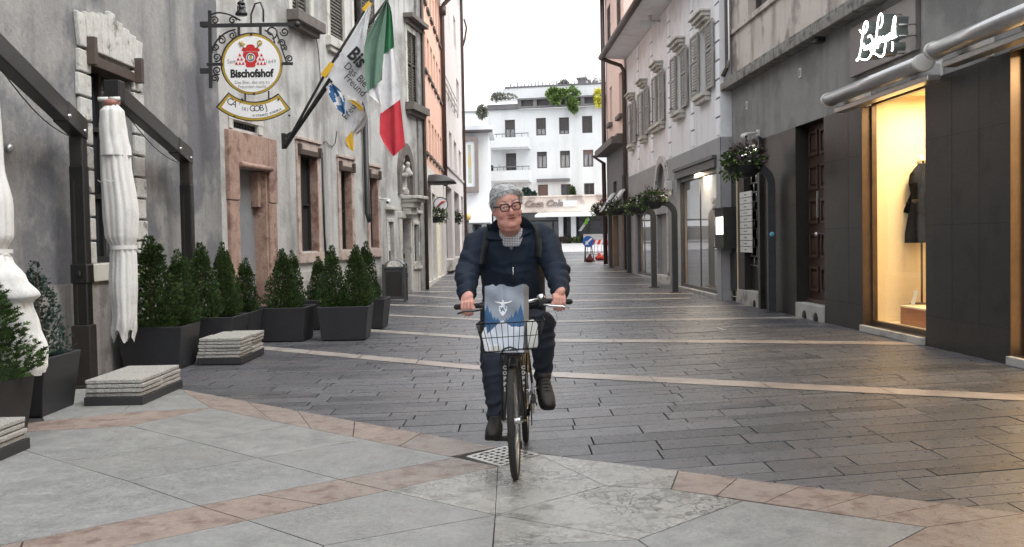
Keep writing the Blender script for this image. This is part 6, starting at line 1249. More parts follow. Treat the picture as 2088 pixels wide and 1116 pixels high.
loz = lambda a, t: 1 if (t < .55 and (int(a * 5 + t * 4) + int(t * 6 - a * 2 + 9)) % 2 == 0 and t < .75) else 0
cloth([[(664, 178), (676, 205), (690, 225)], [(674, 168), (690, 195), (704, 235)], [(690, 180), (704, 200), (710, 240)]], 12, 10, .08, .02, 0, lambda a, t: 0 if (int(a * 3.2 + t * 2.2) + int(t * 3.4 - a * 1.2 + 9)) % 3 else 1).build('lozenge_part', [M_fb, M_fw], bf)
cloth([[(703, 205), (702, 240), (701, 270), (702, 296), (716, 306)], [(722, 205), (722, 240), (720, 270), (712, 285), (719, 308)], [(741, 215), (742, 235), (738, 245), (722, 262), (721, 309)]], 14, 18, .05, .03, 1.2).build('white_part', M_fw, bf)
cloth([[(708, 203), (722, 212), (737, 228)], [(722, 205), (738, 216), (741, 224)]], 6, 8, .14, .01).build('yellow_trim', M_fy, bf)
cloth([[(704, 284), (708, 296), (716, 307)], [(719, 266), (721, 290), (721, 309)]], 5, 8, .11, .01).build('yellow_tip', M_fy, bf)
cloth([[(742, 225), (742, 245), (725, 262), (714, 270)], [(749, 240), (745, 258), (735, 270), (727, 275)]], 6, 8, .02, .03).build('crumpled_part', M_curt, bf)
xa2 = (FPx(722, 214) - FPx(706, 236)).normalized(); za2 = Vector((-xa2.z, 0, xa2.x)); text('Freu', 17 * kf * 1.2, M_ink, bf, FPx(712, 228, .11), xa2, za2, ext=.001, sx=.9)
# ---- round shop sign, street signs, lamp
so2 = root('round_shop_sign', 'round white projecting shop sign with a red swoosh', 'sign', tuple(PY(899, 417, 31))); q = lambda u, v, d=0: PY(u, v, 31 - d); c = q(899, 417); r_ = .21
def ring(c, r0, r1, y0, th, n=32):
    mb = MB(); f = lambda rr, y: [c + Vector((rr * math.cos(a), y, rr * math.sin(a))) for a in [2 * math.pi * j / n for j in range(n)]]
    if r0: mb.rings([f(r0, y0), f(r1, y0), f(r1, y0 - th), f(r0, y0 - th), f(r0, y0)], cap=False, sm=False)
    else: mb.prism(f(r1, y0), (0, -th, 0))
    return mb
ring(c, 0, r_, 0, .06).build('disc', M_enam, so2); ring(c, r_, r_ + .02, .01, .08).build('rim', M_black, so2)
mb = MB(); mb.tube([q(890, 423, .07), q(896, 417, .07), q(902, 412, .07), q(908, 411, .07)], [.01, .025, .035, .012], 6); mb.build('swoosh', M_red, so2); mb = MB(); mb.bar(q(876, 417), q(887, 417), .05, .04); mb.build('arm', M_black, so2)
o = root('no_entry_sign', 'round prohibition sign with a red ring at the end of the right side', 'road sign', tuple(G(1232, 540))); g = G(1232, 538); c = PY(1232, 414, g.y); ring(c, 0, .2, 0, .02).build('plate', M_enam, o); ring(c, .15, .205, -.021, .004).build('red_ring', M_red, o); mb = MB(); mb.tube([g, Vector((g.x, g.y + .04, c.z + .1))], .03, 8); mb.build('post', M_alu, o)
o = root('globe_lamp', 'yellow globe lamp on a black post behind the left building', 'street lamp', (PY(955, 500, 62).x, 62, gz(62))); c = PY(953, 443, 62); mb = MB(); mb.ball(c, .24); mb.build('globe', mat('yellow_globe', S(178, 150, 84), S(188, 160, 96), r=.4, sc_=3), o); mb = MB(); mb.tube([(c.x, 62, gz(62)), (c.x, 62, c.z - .2)], .09, 8); mb.build('post', M_black, o)
# ---- road works: barrier, arrow sign, sandbags
g = G(1214, 531); yb = g.y; q = lambda u, v, d=0: PY(u, v, yb - d); M_rw = mat('barrier_red', S(206, 52, 44), r=.5)
o = root('road_barrier', 'galvanised road barrier with a red and white striped board', 'barrier', tuple(g)); mb = MB()
mb.tube([q(1194, 530), q(1194, 488), q(1238, 488), q(1238, 530)], .03, 6)
for i in range(6): mb.tube([q(1198 + i * 7, 490), q(1198 + i * 7, 518)], .014, 5)
mb.tube([q(1194, 518), q(1238, 518)], .025, 6); mb.build('frame', M_alu, o)
for i in range(6):
    x0, x1 = 1208 + i * 5.4, 1208 + (i + 1) * 5.4; mb = MB(); mb.prism([q(x0 - 2, 499, .06), q(x1 - 2, 499, .06), q(x1 + 2, 489, .06), q(x0 + 2, 489, .06)], (0, -.02, 0)); mb.build('board_stripe', M_rw if i % 2 == 0 else M_enam, o)
o = root('warning_lamp', 'round red warning lamp on the end of the striped barrier', 'lamp', tuple(q(1237, 495, .1))); mb = MB(); mb.ball(q(1237, 495, .12), (.13, .06, .13)); mb.build('lens', M_rw, o); mb = MB(); mb.box(q(1237, 500, .08), (.1, .06, .1)); mb.build('mount', M_black, o)
g2 = G(1203, 534); ya = g2.y; q = lambda u, v, d=0: PY(u, v, ya - d); o = root('arrow_sign', 'round blue sign with a white arrow on a folding stand', 'road sign', tuple(g2)); c = q(1199.5, 493); ring(c, 0, .26, 0, .02).build('plate', mat('sign_blue', S(28, 92, 170), r=.45), o)
mb = MB(); A = lambda pts, d: [q(1199.5 + x, 493 + y, d) for x, y in pts]; mb.prism(A([(6, -8), (8.5, -5.5), (-1, 2.5), (1.5, 6), (-6.5, 6.5), (-5, -2), (-3, .0)], .026), (0, -.004, 0)); mb.build('arrow', M_enam, o)
mb = MB()
for u0, u1, d in ((1193, 1191, .3), (1206, 1211, .3), (1194, 1195, -.3), (1205, 1206, -.3)): mb.tube([q(u0, 500), q(u1, 534.5) + Vector((0, -d, 0))], .02, 6)
mb.tube([q(1193, 514), q(1208, 514)], .015, 5); mb.build('stand', M_black, o)
M_sand = mat('red_sandbag', S(168, 50, 38), S(190, 66, 50), S(120, 36, 30), r=.85, sc_=6, s3=5, bump=.5); M_sandd = mat('dark_sandbag', S(60, 30, 30), S(90, 36, 32), r=.9, sc_=6)
for u, v, rx, mt, lb in ((1221, 531, .2, M_sand, 'red sandbag on the left foot of the barrier'), (1232, 531, .22, M_sand, 'red sandbag on the right foot of the barrier'), (1202, 535, .22, M_sandd, 'dark red sandbag under the arrow sign')):
    g = G(u, v); mb = MB(); mb.ball((0, 0, .11), (rx, .18, .13), 16, 10); mb.ball((.02, 0, .22), (rx * .5, .12, .1), 12, 8); mb.tube([(0, 0, .28), (.03, 0, .36)], [.05, .07], 8); ob = mb.build('sandbag', mt, local=True); m_ = ob.modifiers.new('r', 'REMESH'); m_.mode = 'VOXEL'; m_.voxel_size = .025; m_ = ob.modifiers.new('s', 'SMOOTH'); m_.iterations = 4; bake(ob); ob.location = (g.x, g.y - .1, g.z); prop(ob, lb, 'sandbag', 'sandbags of the road works')
# ---- plants of the far roof terraces
M_ivy = mat('ivy_green', S(70, 98, 50), S(88, 114, 60), r=.6, sc_=3, tone=S(120, 140, 76)); M_gbush = mat('grey_bush', S(112, 114, 104), S(94, 98, 88), r=.8, sc_=3, tone=S(140, 140, 128)); M_yel2 = mat('yellow_creeper', S(196, 190, 60), S(160, 168, 60), r=.7, sc_=3, tone=S(220, 210, 90))
def bush(name, u, v, rx, rz_, y, mt, label, cat, n=600, l=.35, extra=(), grp=None):
    rg = random.Random(int(u)); c = PY(u, v, y); kk = y / 2000; o = root(name, label, cat, (c.x, y, c.z - rz_ * kk), grp); mb = MB(); leaves(mb, c, (rx * kk, rx * kk * .6, rz_ * kk), n, rg, l)
    for eu, ev, ex, ez in extra: leaves(mb, PY(eu, ev, y - .4), (ex * kk, ex * kk * .4, ez * kk), int(n * .6), rg, l)
    mb.build('foliage', mt, o); mb = MB(); mb.tube([c - Vector((0, 0, rz_ * kk)), c + Vector((.1, 0, rz_ * kk * .4))], .06, 6); mb.build('stem', M_trunk, o); return o
bush('climbing_ivy', 1128, 192, 12, 11, 93.5, M_ivy, 'bright green ivy spilling over the roof edge, left clump', 'ivy', 520, .3, ((1133, 203, 8, 9), (1146, 190, 10, 6)))
bush('climbing_ivy', 1166, 193, 13, 14, 93.5, M_ivy, 'green ivy trailing furthest down the white facade', 'ivy', 520, .3, ((1167, 212, 8, 12), (1170, 222, 4, 6)))
bush('terrace_shrub', 1150, 174, 8, 8, 97, M_gbush, 'grey leafless shrub on the roof terrace behind the ivy', 'shrub', 350, .3)
bush('terrace_shrub', 983, 229, 9, 13, 82, M_gbush, 'dark rounded shrub on the corner house terrace', 'shrub', 700, .2)
bush('terrace_shrub', 1018, 197, 13, 6, 95, M_gbush, 'low grey shrub at the left end of the roof terrace', 'shrub', 260, .22, ((1038, 197, 16, 4), (1008, 201, 5, 8)))
bush('yellow_creeper', 1219, 196, 5, 12, 93, M_yel2, 'yellow creeper at the right end of the white roof', 'creeper', 300, .3, ((1221, 208, 4, 10),))
bush('balcony_plant', 1073, 392, 6, 7, 92.5, M_juni, 'dark round potted shrub on the arcade roof', 'shrub', 300, .25)
bush('balcony_plant', 1085, 398, 8, 5, 92.5, M_juni, 'low loose shrub on the arcade roof', 'shrub', 250, .25)
bush('slim_cypress', 1168, 392, 2.2, 10, 92.8, M_thuja, 'slim dark cypress before the ground floor window of the block', 'cypress', 260, .25)
bush('hedge_trough', 1147, 489, 11, 4, 91, M_leafd, 'clipped brown green hedge trough before the shopfront, left one', 'hedge', 400, .2); bush('hedge_trough', 1171, 489, 10, 4, 91, M_leaf, 'clipped green hedge trough before the shopfront, right one', 'hedge', 400, .2)
rg = random.Random(2); c = PY(1206, 183, 97); o = root('bare_tree', 'small bare branched tree on the roof terrace', 'tree', tuple(c)); mb = MB(); mb.tube([c, c + Vector((0, 0, .6))], .06, 6); mb.build('trunk', M_trunk, o); mb = MB()
for i in range(26): a = rg.uniform(0, 6.28); e = c + Vector((math.cos(a) * rg.uniform(.4, 1.1), math.sin(a) * .6, rg.uniform(.9, 1.7))); mb.tube([c + Vector((0, 0, .5)), c.lerp(e, .6) + Vector((0, 0, .15)), e], [.03, .02, .012], 4)
mb.build('branches', M_trunk, o); mb = MB(); leaves(mb, c + Vector((0, 0, 1.1)), (1.1, .7, .6), 90, rg, .16); mb.build('crown', M_gbush, o)
# ================================================================== BICYCLE, BASKET, BAG
M_tyre = mat('tyre_rubber', S(34, 33, 32), S(46, 45, 43), r=.85, sc_=30, bump=.3, bsc=200); M_rim = mat('alloy_rim', S(150, 150, 150), r=.35, metal=.9); M_frame = mat('black_frame_paint', S(24, 25, 28), S(34, 35, 38), r=.3, sc_=6, coat=.4); M_chrome = mat('chrome', S(196, 196, 196), r=.2, metal=1.); M_rub = mat('black_rubber', S(26, 26, 26), r=.7)
fo = G(1053, 976); fo = Vector((fo.x, fo.y, 0)); ro = G(1072, 903); RW = .345
bk = root('bicycle', 'black city bicycle with a wire front basket ridden towards the camera', 'bicycle', (.04, 6.3, 0))
A = Vector((fo.x - .008, fo.y, RW)); B = Vector((ro.x, ro.y + .04, RW)); yawf = R(3.2)
def wheel(c, yaw, name, lean=0.):
    fwd = Vector((-math.sin(yaw), -math.cos(yaw), 0)); upv = Vector((lean, 0, 1)).normalized(); side = fwd.cross(upv).normalized(); n = 64
    pt = lambda a, r, s_=0.: c + fwd * (r * math.cos(a)) + upv * (r * math.sin(a)) + side * s_
    mb = MB(); m_ = 12; rg = []
    for i in range(n): a = 6.2832 * i / n; rg.append([pt(a, RW - .021 + .021 * math.cos(t), .02 * math.sin(t)) for t in [6.2832 * j / m_ for j in range(m_)]])
    rg.append(rg[0]); mb.rings(rg, cap=False); hub = mb.build(name, M_tyre, bk)
    mb = MB(); rg = [[pt(6.2832 * i / n, r_, s_) for r_, s_ in ((RW - .03, .013), (RW - .055, .012), (RW - .06, 0), (RW - .055, -.012), (RW - .03, -.013))] for i in range(n + 1)]; mb.rings(rg, cap=False); mb.build('rim', M_rim, hub)
    mb = MB()
    for i in range(32): a = 6.2832 * i / 32; s_ = .03 if i % 2 else -.03; mb.tube([pt(a + (.5 if i % 4 < 2 else -.5), .022, s_), pt(a, RW - .055)], .0012, 4)
    mb.build('spokes', M_chrome, hub); mb = MB(); mb.tube([c - side * .055, c - side * .03, c + side * .03, c + side * .055], [.012, .022, .022, .012], 12); mb.tube([c - side * .075, c + side * .075], .006, 8); mb.build('hub', M_chrome, hub); return side
sf_ = wheel(A, yawf, 'front_wheel', -.02); wheel(B, R(2), 'rear_wheel', -.01)
# fork, frame
st = Vector((A.x + .012, A.y + .25, 1.0)); cr = A.lerp(st, .56); cr.y = A.y + .13
sd = Vector((1, 0, 0)); mb = MB()
for s_ in (-1, 1): mb.tube([A + sd * .058 * s_, A.lerp(cr, .5) + sd * .052 * s_ + Vector((0, .02, 0)), cr + sd * .045 * s_, cr + sd * .02 * s_ + Vector((0, 0, .03))], [.011, .013, .014, .015], 8)
mb.tube([cr + Vector((0, 0, .02)), st], .018, 10); mb.build('fork', M_frame, bk)
bb = Vector((.06, 6.33, .29)); seat = Vector((.07, 6.72, .92)); mb = MB(); hd = cr.lerp(st, .35)
mb.tube([cr.lerp(st, .12), cr.lerp(st, .9)], .023, 12); mb.tube([cr.lerp(st, .2), bb], .02, 10); mb.tube([cr.lerp(st, .75), bb.lerp(seat, .7)], .017, 10); mb.tube([bb, seat], .016, 10)
for s_ in (-1, 1): mb.tube([bb + sd * .03 * s_, B + sd * .06 * s_], .01, 8); mb.tube([B + sd * .06 * s_, bb.lerp(seat, .75) + sd * .02 * s_], .009, 8)
mb.tube([bb - sd * .04, bb + sd * .04], .024, 12); mb.build('frame', M_frame, bk)
mb = MB(); mb.rings([[seat + Vector((w_ * math.cos(a), y_, .03 + h_ * math.sin(a))) for a in [6.2832 * j / 16 for j in range(16)]] for y_, w_, h_ in ((-.16, .02, .02), (-.12, .03, .03), (-.02, .055, .035), (.06, .1, .04), (.1, .09, .035), (.12, .04, .02))]); mb.build('saddle', M_rub, bk)
for k, w_, par in ((0, B, 'rear'), (1, A, 'front')):
    mb = MB(); n = 18; a0, a1 = ((R(-10), R(150)) if k == 0 else (R(50), R(112))); c = w_ + Vector((0, .0, 0))
    mb.rings([[c + Vector((s_, r_ * math.cos(a) * (1 if k == 0 else 1), r_ * math.sin(a))) for s_, r_ in ((-.03, RW + .01), (-.015, RW + .024), (.015, RW + .024), (.03, RW + .01), (.015, RW + .02), (-.015, RW + .02))] for a in [a0 + (a1 - a0) * i / n for i in range(n + 1)]], cap=False); mb.build('mudguard', M_frame, bk)
mb = MB(); mb.box(cr + Vector((0, -.03, .0)), (.07, .03, .05)); mb.tube([cr + Vector((-.05, -.035, -.05)), cr + Vector((-.03, -.04, .01)), cr + Vector((.03, -.04, .01)), cr + Vector((.05, -.035, -.05))], .008, 6); mb.build('brake_caliper', M_frame, bk)
# lettering on the fork blades
for s_ in (-1, 1):
    for i, ch in enumerate('COPPI'):
        p = A.lerp(cr, .82 - i * .085) + sd * .055 * s_ + Vector((0, -.0, 0)); p.y -= .016 - .012; text(ch, .03, M_camw, bk, p + Vector((0, -.006, 0)), (1, 0, 0), (0, -.0, 1), ext=.001, bold=.002)
# handlebar
gR, gL = PY(956, 623, 6.13), PY(1137, 613, 6.13); hb = MB(); top = st + Vector((0, 0, .02))
def hbar(g): s_ = 1 if g.x > top.x else -1; return [top + sd * .03 * s_, top + Vector((s_ * .1, -.03, .015)), Vector((top.x + (g.x - top.x) * .55, g.y - .07, g.z + .012)), Vector((g.x - s_ * .06, g.y - .04, g.z)), Vector((g.x + s_ * .075, g.y + .05, g.z - .012))]
for g in (gR, gL): hb.tube(hbar(g), .0115, 10, round_=1)
hb.tube([top - sd * .035, top + sd * .035], .014, 10); hb.tube([st - Vector((0, 0, .05)), top], .016, 10); hb.build('handlebar', M_chrome, bk)
for g in (gR, gL):
    p = hbar(g); s_ = 1 if g.x > top.x else -1; mb = MB(); mb.tube([p[3] - (p[4] - p[3]) * .1, p[3].lerp(p[4], .5), p[4] + (p[4] - p[3]) * .04], [.017, .0165, .018], 12, round_=1); mb.build('grip', M_rub, bk)
    mb = MB(); q0 = p[3] - (p[4] - p[3]) * .28; mb.tube([p[3] - (p[4] - p[3]) * .36, p[3] - (p[4] - p[3]) * .12], .021, 12); mb.box(q0 + Vector((0, -.02, -.012)), (.055, .04, .04)); mb.build('shifter', M_rub, bk, bev=.006)
    mb = MB(); mb.tube([q0 + Vector((0, -.03, -.02)), q0 + Vector((s_ * .05, -.06, -.028)), q0 + Vector((s_ * .12, -.05, -.032)), q0 + Vector((s_ * .16, -.045, -.045))], [.007, .007, .0065, .006], 8, round_=1); mb.build('brake_lever', M_chrome if s_ > 0 else M_frame, bk)
    mb = MB(); mb.tube([q0 + Vector((-s_ * .02, -.03, -.01)), q0 + Vector((-s_ * .08, -.09, -.02)), q0 + Vector((-s_ * .16, -.05, -.1)), cr + Vector((0, -.03, .05))], .0035, 6); mb.build('cable', M_rub, bk)
c = PY(1103, 608, 6.06); mb = MB(); mb.lathe([(.031, 0), (.03, .012), (.022, .026), (.008, .032)], c + Vector((0, 0, -.005)), 18); mb.lathe([(.012, -.03), (.02, -.01), (.028, -.004)], c, 12); mb.build('bell', M_chrome, bk)
# cranks, pedals, chain, stand
ca = R(28); pR = bb + Vector((-.14, -.17 * math.sin(ca), -.17 * math.cos(ca))); pL = bb + Vector((.14, .17 * math.sin(ca), .17 * math.cos(ca)))
for p, s_ in ((pR, -1), (pL, 1)):
    mb = MB(); mb.bar(bb + sd * .06 * s_, Vector((bb.x + .075 * s_, p.y, p.z)), .03, .016); mb.build('crank', M_chrome, bk, bev=.004); mb = MB(); mb.box(p + sd * .0 * s_, (.1, .07, .022), M_=Matrix.Rotation(R(0), 4, 'X')); mb.tube([Vector((bb.x + .075 * s_, p.y, p.z)), p], .008, 8); mb.build('pedal', M_rub, bk, bev=.005)
mb = MB(); mb.lathe([(.085, -.003), (.085, .003)], bb + sd * .05, 28, M_=Matrix.Rotation(R(90), 4, 'Y')); mb.build('chainring', M_frame, bk)
mb = MB(); mb.tube([bb + sd * .05 + Vector((0, 0, .08)), B + sd * .05 + Vector((0, 0, .03))], .004, 5); mb.tube([bb + sd * .05 - Vector((0, 0, .08)), B + sd * .05 - Vector((0, 0, .03))], .004, 5); mb.build('chain', M_frame, bk)
mb = MB(); mb.box(bb + Vector((.065, .05, .12)), (.02, .5, .06)); mb.build('chain_guard', M_frame, bk, bev=.006)
a, c_ = B + Vector((.06, -.1, .02)), PY(1082, 833, 6.5); mb = MB(); mb.tube([a, a.lerp(c_, .5), c_], .01, 8); mb.ball(c_, .018); mb.build('kickstand', M_chrome, bk); mb = MB(); mb.tube([c_, PY(1091, 824, 6.5)], .016, 8, round_=1); mb.build('stand_foot', M_rub, bk)
# basket
M_wire = mat('black_wire', S(20, 20, 21), r=.45, metal=.3); Yf, Yb = 5.60, 5.90
T = [PY(971, 662, Yf), PY(1112, 654, Yf), None, None]; T[2] = T[1] + Vector((-.005, Yb - Yf, .0)); T[3] = T[0] + Vector((.02, Yb - Yf, 0)); Bo = [PY(988, 719, Yf + .03), PY(1096, 711, Yf + .03), None, None]; Bo[2] = Bo[1] + Vector((0, .22, 0)); Bo[3] = Bo[0] + Vector((0, .22, 0))
mb = MB()
mb.tube(T, .0042, 6, closed=True); mb.tube(Bo, .0035, 6, closed=True); M1 = [t.lerp(b_, .5) for t, b_ in zip(T, Bo)]; mb.tube(M1, .0026, 6, closed=True)
for i in range(4):
    j = (i + 1) % 4; n = 11 if i % 2 == 0 else 7
    for k in range(n + 1): mb.tube([T[i].lerp(T[j], k / n), Bo[i].lerp(Bo[j], k / n)], .0022, 5)
for k in range(1, 8): mb.tube([Bo[0].lerp(Bo[1], k / 8), Bo[3].lerp(Bo[2], k / 8)], .0022, 5)
for k in range(1, 4): mb.tube([Bo[0].lerp(Bo[3], k / 4), Bo[1].lerp(Bo[2], k / 4)], .0022, 5)
bs = mb.build('basket', M_wire, bk)
mb = MB()
for u, s_ in ((1021, -1), (1059, 1)): e = PY(u, 722, Yf + .1); mb.tube([A + sd * .066 * s_, e, e + Vector((0, .03, .02))], .005, 6)
mb.tube([PY(1022, 722, Yf + .06), PY(1027, 712, Yf + .06), PY(1040, 708, Yf + .06), PY(1052, 712, Yf + .06), PY(1058, 722, Yf + .06), PY(1022, 722, Yf + .06)], .005, 6); mb.build('basket_stay', M_wire, bs)
# ---- tote bag with alpine print
M_bag = mat('grey_tote_cloth', S(134, 142, 154), S(144, 152, 164), r=.8, sc_=4, bump=.25, bsc=150); M_bagd = mat('tote_side_cloth', S(140, 140, 140), S(128, 128, 128), r=.8, sc_=4, bump=.25); M_fir = mat('print_blue', S(54, 90, 128), S(62, 100, 140), r=.8, sc_=6); M_snow = mat('print_snow', S(202, 210, 224), S(216, 222, 232), r=.8, sc_=6); M_prw = mat('print_white', S(226, 228, 232), r=.8)
Yg = 5.72; zx = lambda x, y: (960 + x / 6.2, 560 + y / 6.2)
def inpoly(x, y, P_):
    c = False; j = len(P_) - 1
    for i in range(len(P_)):
        if (P_[i][1] > y) != (P_[j][1] > y) and x < (P_[j][0] - P_[i][0]) * (y - P_[i][1]) / (P_[j][1] - P_[i][1] + 1e-9) + P_[i][0]: c = not c
        j = i
    return c
FIR = [[(170, 780), (170, 480), (192, 430), (208, 380), (226, 440), (238, 500), (250, 455), (268, 520), (285, 570), (300, 525), (318, 575), (338, 540), (362, 590), (400, 572)],
       [(400, 580), (440, 590), (452, 550), (468, 580), (482, 540), (495, 560), (512, 505), (530, 545), (548, 500), (575, 435), (590, 490), (606, 450), (630, 370), (650, 440), (672, 560), (690, 660), (520, 660)]]
SNOW = [(170, 790), (400, 570), (520, 658), (760, 660), (760, 1000), (150, 1000)]
topl = lambda t: [(175, 148), (230, 140), (275, 122), (320, 150), (360, 125), (420, 128), (460, 150), (540, 160), (610, 135), (660, 120), (705, 128), (733, 160)]
def topy(x):
    P_ = topl(0)
    for a, b_ in zip(P_, P_[1:]):
        if a[0] <= x <= b_[0]: return a[1] + (b_[1] - a[1]) * (x - a[0]) / (b_[0] - a[0])
    return P_[0][1] if x < P_[0][0] else P_[-1][1]
nx_, ny_ = 72, 84; bx0, bx1, by1 = 175, 733, 985; mb = MB(); g = []
for j in range(ny_ + 1):
    for i in range(nx_ + 1):
        x = bx0 + (bx1 - bx0) * i / nx_; y0 = topy(x); y = y0 + (by1 - y0) * j / ny_; t = j / ny_; e = (x - bx0) / (bx1 - bx0)
        d = .035 * math.sin(math.pi * min(1, max(0, e))) ** .6 * (.4 + .6 * t) - .022 * math.exp(-((x - 390) / 38) ** 2) * max(0, 1 - t * 2.6) + .004 * math.sin(x * .02 + y * .012) + .006 * math.sin(y * .02 - x * .011) * (1 - t) - (.05 * max(0, (x - 668) / 65))
        g.append(PY(*zx(x, y), Yg - d))
fs = [(j * (nx_ + 1) + i, j * (nx_ + 1) + i + 1, (j + 1) * (nx_ + 1) + i + 1, (j + 1) * (nx_ + 1) + i) for j in range(ny_) for i in range(nx_)]
tb = root('tote_bag', 'grey tote bag printed with fir trees and a white eagle crest in the basket', 'bag', tuple(PY(1030, 712, Yg)))
mb.add(g, fs, 0, 0, True); mm = []
for j in range(ny_):
    for i in range(nx_):
        x = bx0 + (bx1 - bx0) * (i + .5) / nx_; y0 = topy(x); y = y0 + (by1 - y0) * (j + .5) / ny_; k = 0
        if x > 672: k = 1
        elif inpoly(x, y, FIR[0]) or inpoly(x, y, FIR[1]): k = 2
        elif inpoly(x, y, SNOW): k = 3
        mm.append(k)
mb.m = mm; n0 = len(g); back = [PY(0, 0, 1)] and []
for i in range(nx_ + 1): p = g[i]; back.append(Vector((p.x, Yg + .1 - .02 * math.sin(i * .2), p.z - .015)))
bot = [Vector((g[ny_ * (nx_ + 1) + i].x, Yg + .1, g[ny_ * (nx_ + 1) + i].z)) for i in range(nx_ + 1)]
q = MB(); q.rings([back, bot], closed=False, cap=False); q.rings([[g[j * (nx_ + 1)] for j in range(ny_ + 1)], [back[0].lerp(bot[0], j / ny_) for j in range(ny_ + 1)]], closed=False, cap=False); q.rings([[g[j * (nx_ + 1) + nx_] for j in range(ny_ + 1)], [back[-1].lerp(bot[-1], j / ny_) for j in range(ny_ + 1)]], closed=False, cap=False)
fr_ = mb.build('front_panel', [M_bag, M_bagd, M_fir, M_snow], tb); q.build('back_panel', M_bagd, tb)
def onbag(x, y, o_=.004):
    y0 = topy(x); i = min(nx_ - 1, max(0, int((x - bx0) / (bx1 - bx0) * nx_))); j = min(ny_ - 1, max(0, int((y - y0) / (by1 - y0) * ny_))); return PY(*zx(x, y), g[j * (nx_ + 1) + i].y - o_)
def decal(P_, m_, nm, o_=.004): w_ = MB(); yy = min(onbag(*p, o_).y for p in P_); w_.add([onbag(*p, o_) for p in P_], [tuple(range(len(P_)))]); return w_.build(nm, m_, fr_)
decal([(298, 338), (360, 345), (395, 350), (398, 325), (406, 318), (414, 325), (416, 350), (460, 338), (530, 330), (490, 355), (440, 368), (425, 380), (430, 395), (380, 395), (388, 380), (370, 368), (330, 360)], M_prw, 'eagle_print')
decal([(360, 402), (380, 396), (408, 402), (435, 396), (460, 402), (458, 450), (440, 490), (405, 530), (370, 490), (356, 450)], M_prw, 'shield_print')
for ch, x, y, s_ in (('S', 378, 430, .018), ('A', 404, 445, .034), ('T', 438, 425, .018)): text(ch, s_ * 1.15, M_fir, fr_, onbag(x, y, .0075), (1, 0, 0), (0, 0, 1), ext=.0005, bold=.0005)
o = root('white_package', 'white paper package standing beside the tote bag in the basket', 'package', tuple(PY(1086, 712, 5.75))); mb = MB(); a = [PY(*p, 5.69) for p in ((1076, 658), (1088, 656), (1095, 663), (1096, 708), (1078, 712))]; mb.prism(a, (0, .1, 0)); mb.build('body', M_paper, o, bev=.004)
o = root('paper_sheets', 'crumpled white papers lying at the bottom left of the basket', 'papers', tuple(PY(1000, 715, 5.7))); mb = MB(); mb.prism([PY(*p, 5.68) for p in ((985, 708), (1020, 704), (1022, 715), (994, 720))], (0, .18, .01)); mb.build('sheet', M_paper, o); mb = MB(); mb.prism([PY(*p, 5.665) for p in ((982, 682), (988, 668), (991, 690), (1000, 716), (989, 716))], (.01, .02, 0)); mb.build('folded_sheet', M_prw, o)
# ================================================================== THE CYCLIST
from mathutils.bvhtree import BVHTree
M_skin = mat('skin', S(208, 162, 148), S(198, 148, 134), r=.5, sc_=30, tone=S(180, 98, 90), sss=.1, spec=.35, bump=.08, bsc=220)
M_navy = mat('navy_jacket', S(25, 34, 47), S(31, 41, 55), r=.7, sc_=5, bump=.12, bsc=300, spec=.2); M_jean = mat('dark_navy_trousers', S(22, 27, 39), S(30, 36, 50), r=.85, sc_=12, bump=.2, bsc=260, streak=S(36, 44, 62)); M_shoe = mat('dark_brown_shoe', S(28, 25, 23), S(40, 35, 31), r=.6, sc_=12, bump=.3); M_sole = mat('shoe_sole', S(22, 21, 20), r=.8); M_hair = mat('grey_hair', S(124, 124, 125), S(164, 164, 165), r=.5, sc_=25, tone=S(224, 224, 224), spec=.3)
hc = PY(1033, 424, 6.42); HM = Matrix.Translation(hc) @ Matrix.Rotation(R(13), 4, 'Z') @ Matrix.Rotation(R(-8), 4, 'Y') @ Matrix.Rotation(R(5), 4, 'X') @ Matrix.Scale(1.07, 4)
h = lambda x, y, z: HM @ Vector((x, y, z))
HEAD = [(-.128, .026, -.066, -.02), (-.12, .046, -.084, .0), (-.105, .058, -.093, .015), (-.085, .068, -.095, .03), (-.06, .0755, -.093, .05), (-.03, .079, -.092, .072), (-.005, .0785, -.088, .088), (.012, .078, -.085, .094), (.032, .0785, -.092, .098), (.06, .0775, -.09, .1), (.09, .071, -.078, .095), (.113, .054, -.052, .076), (.127, .03, -.022, .045), (.132, .01, 0, .02)]
def headring(w_, f, b_, z, grow=0., n=40):
    cy, ry, out = (f + b_) / 2, (b_ - f) / 2 + grow, []
    for j in range(n):
        a = 6.2832 * j / n; c, s_ = math.cos(a), math.sin(a); e = .86
        out.append(h((w_ + grow) * math.copysign(abs(c) ** e, c), cy + ry * math.copysign(abs(s_) ** e, s_), z))
    return out
def ell(mb, c, r, M_=None): mb.ball(h(*c), [q * 1.07 for q in r], 14, 9, M_=HM.to_3x3().normalized().to_4x4() if M_ is None else M_)
body = MB(); body.rings([headring(w_, f, b_, z) for z, w_, f, b_ in HEAD])
body.tube([h(0, -.09, .026), h(0, -.104, .004), h(0, -.114, -.016), h(0, -.112, -.03)], [.008 * 1.07, .0105, .015, .015], 12, round_=1); ell(body, (0, -.113, -.028), (.0165, .015, .0135))
for s_ in (-1, 1):
    ell(body, (s_ * .014, -.101, -.031), (.011, .013, .009)); ell(body, (s_ * .034, -.081, .036), (.03, .0105, .009)); ell(body, (s_ * .046, -.064, -.03), (.031, .028, .03)); ell(body, (s_ * .046, -.044, -.08), (.026, .036, .032))
    ell(body, (s_ * .083, .012, -.004), (.009, .022, .034)); ell(body, (s_ * .088, .012, .012), (.008, .02, .018)); ell(body, (s_ * .084, .006, -.03), (.007, .01, .011))
    ell(body, (s_ * .034, -.083, -.0012), (.021, .0098, .0075)); ell(body, (s_ * .034, -.0835, .0172), (.022, .0098, .0075))
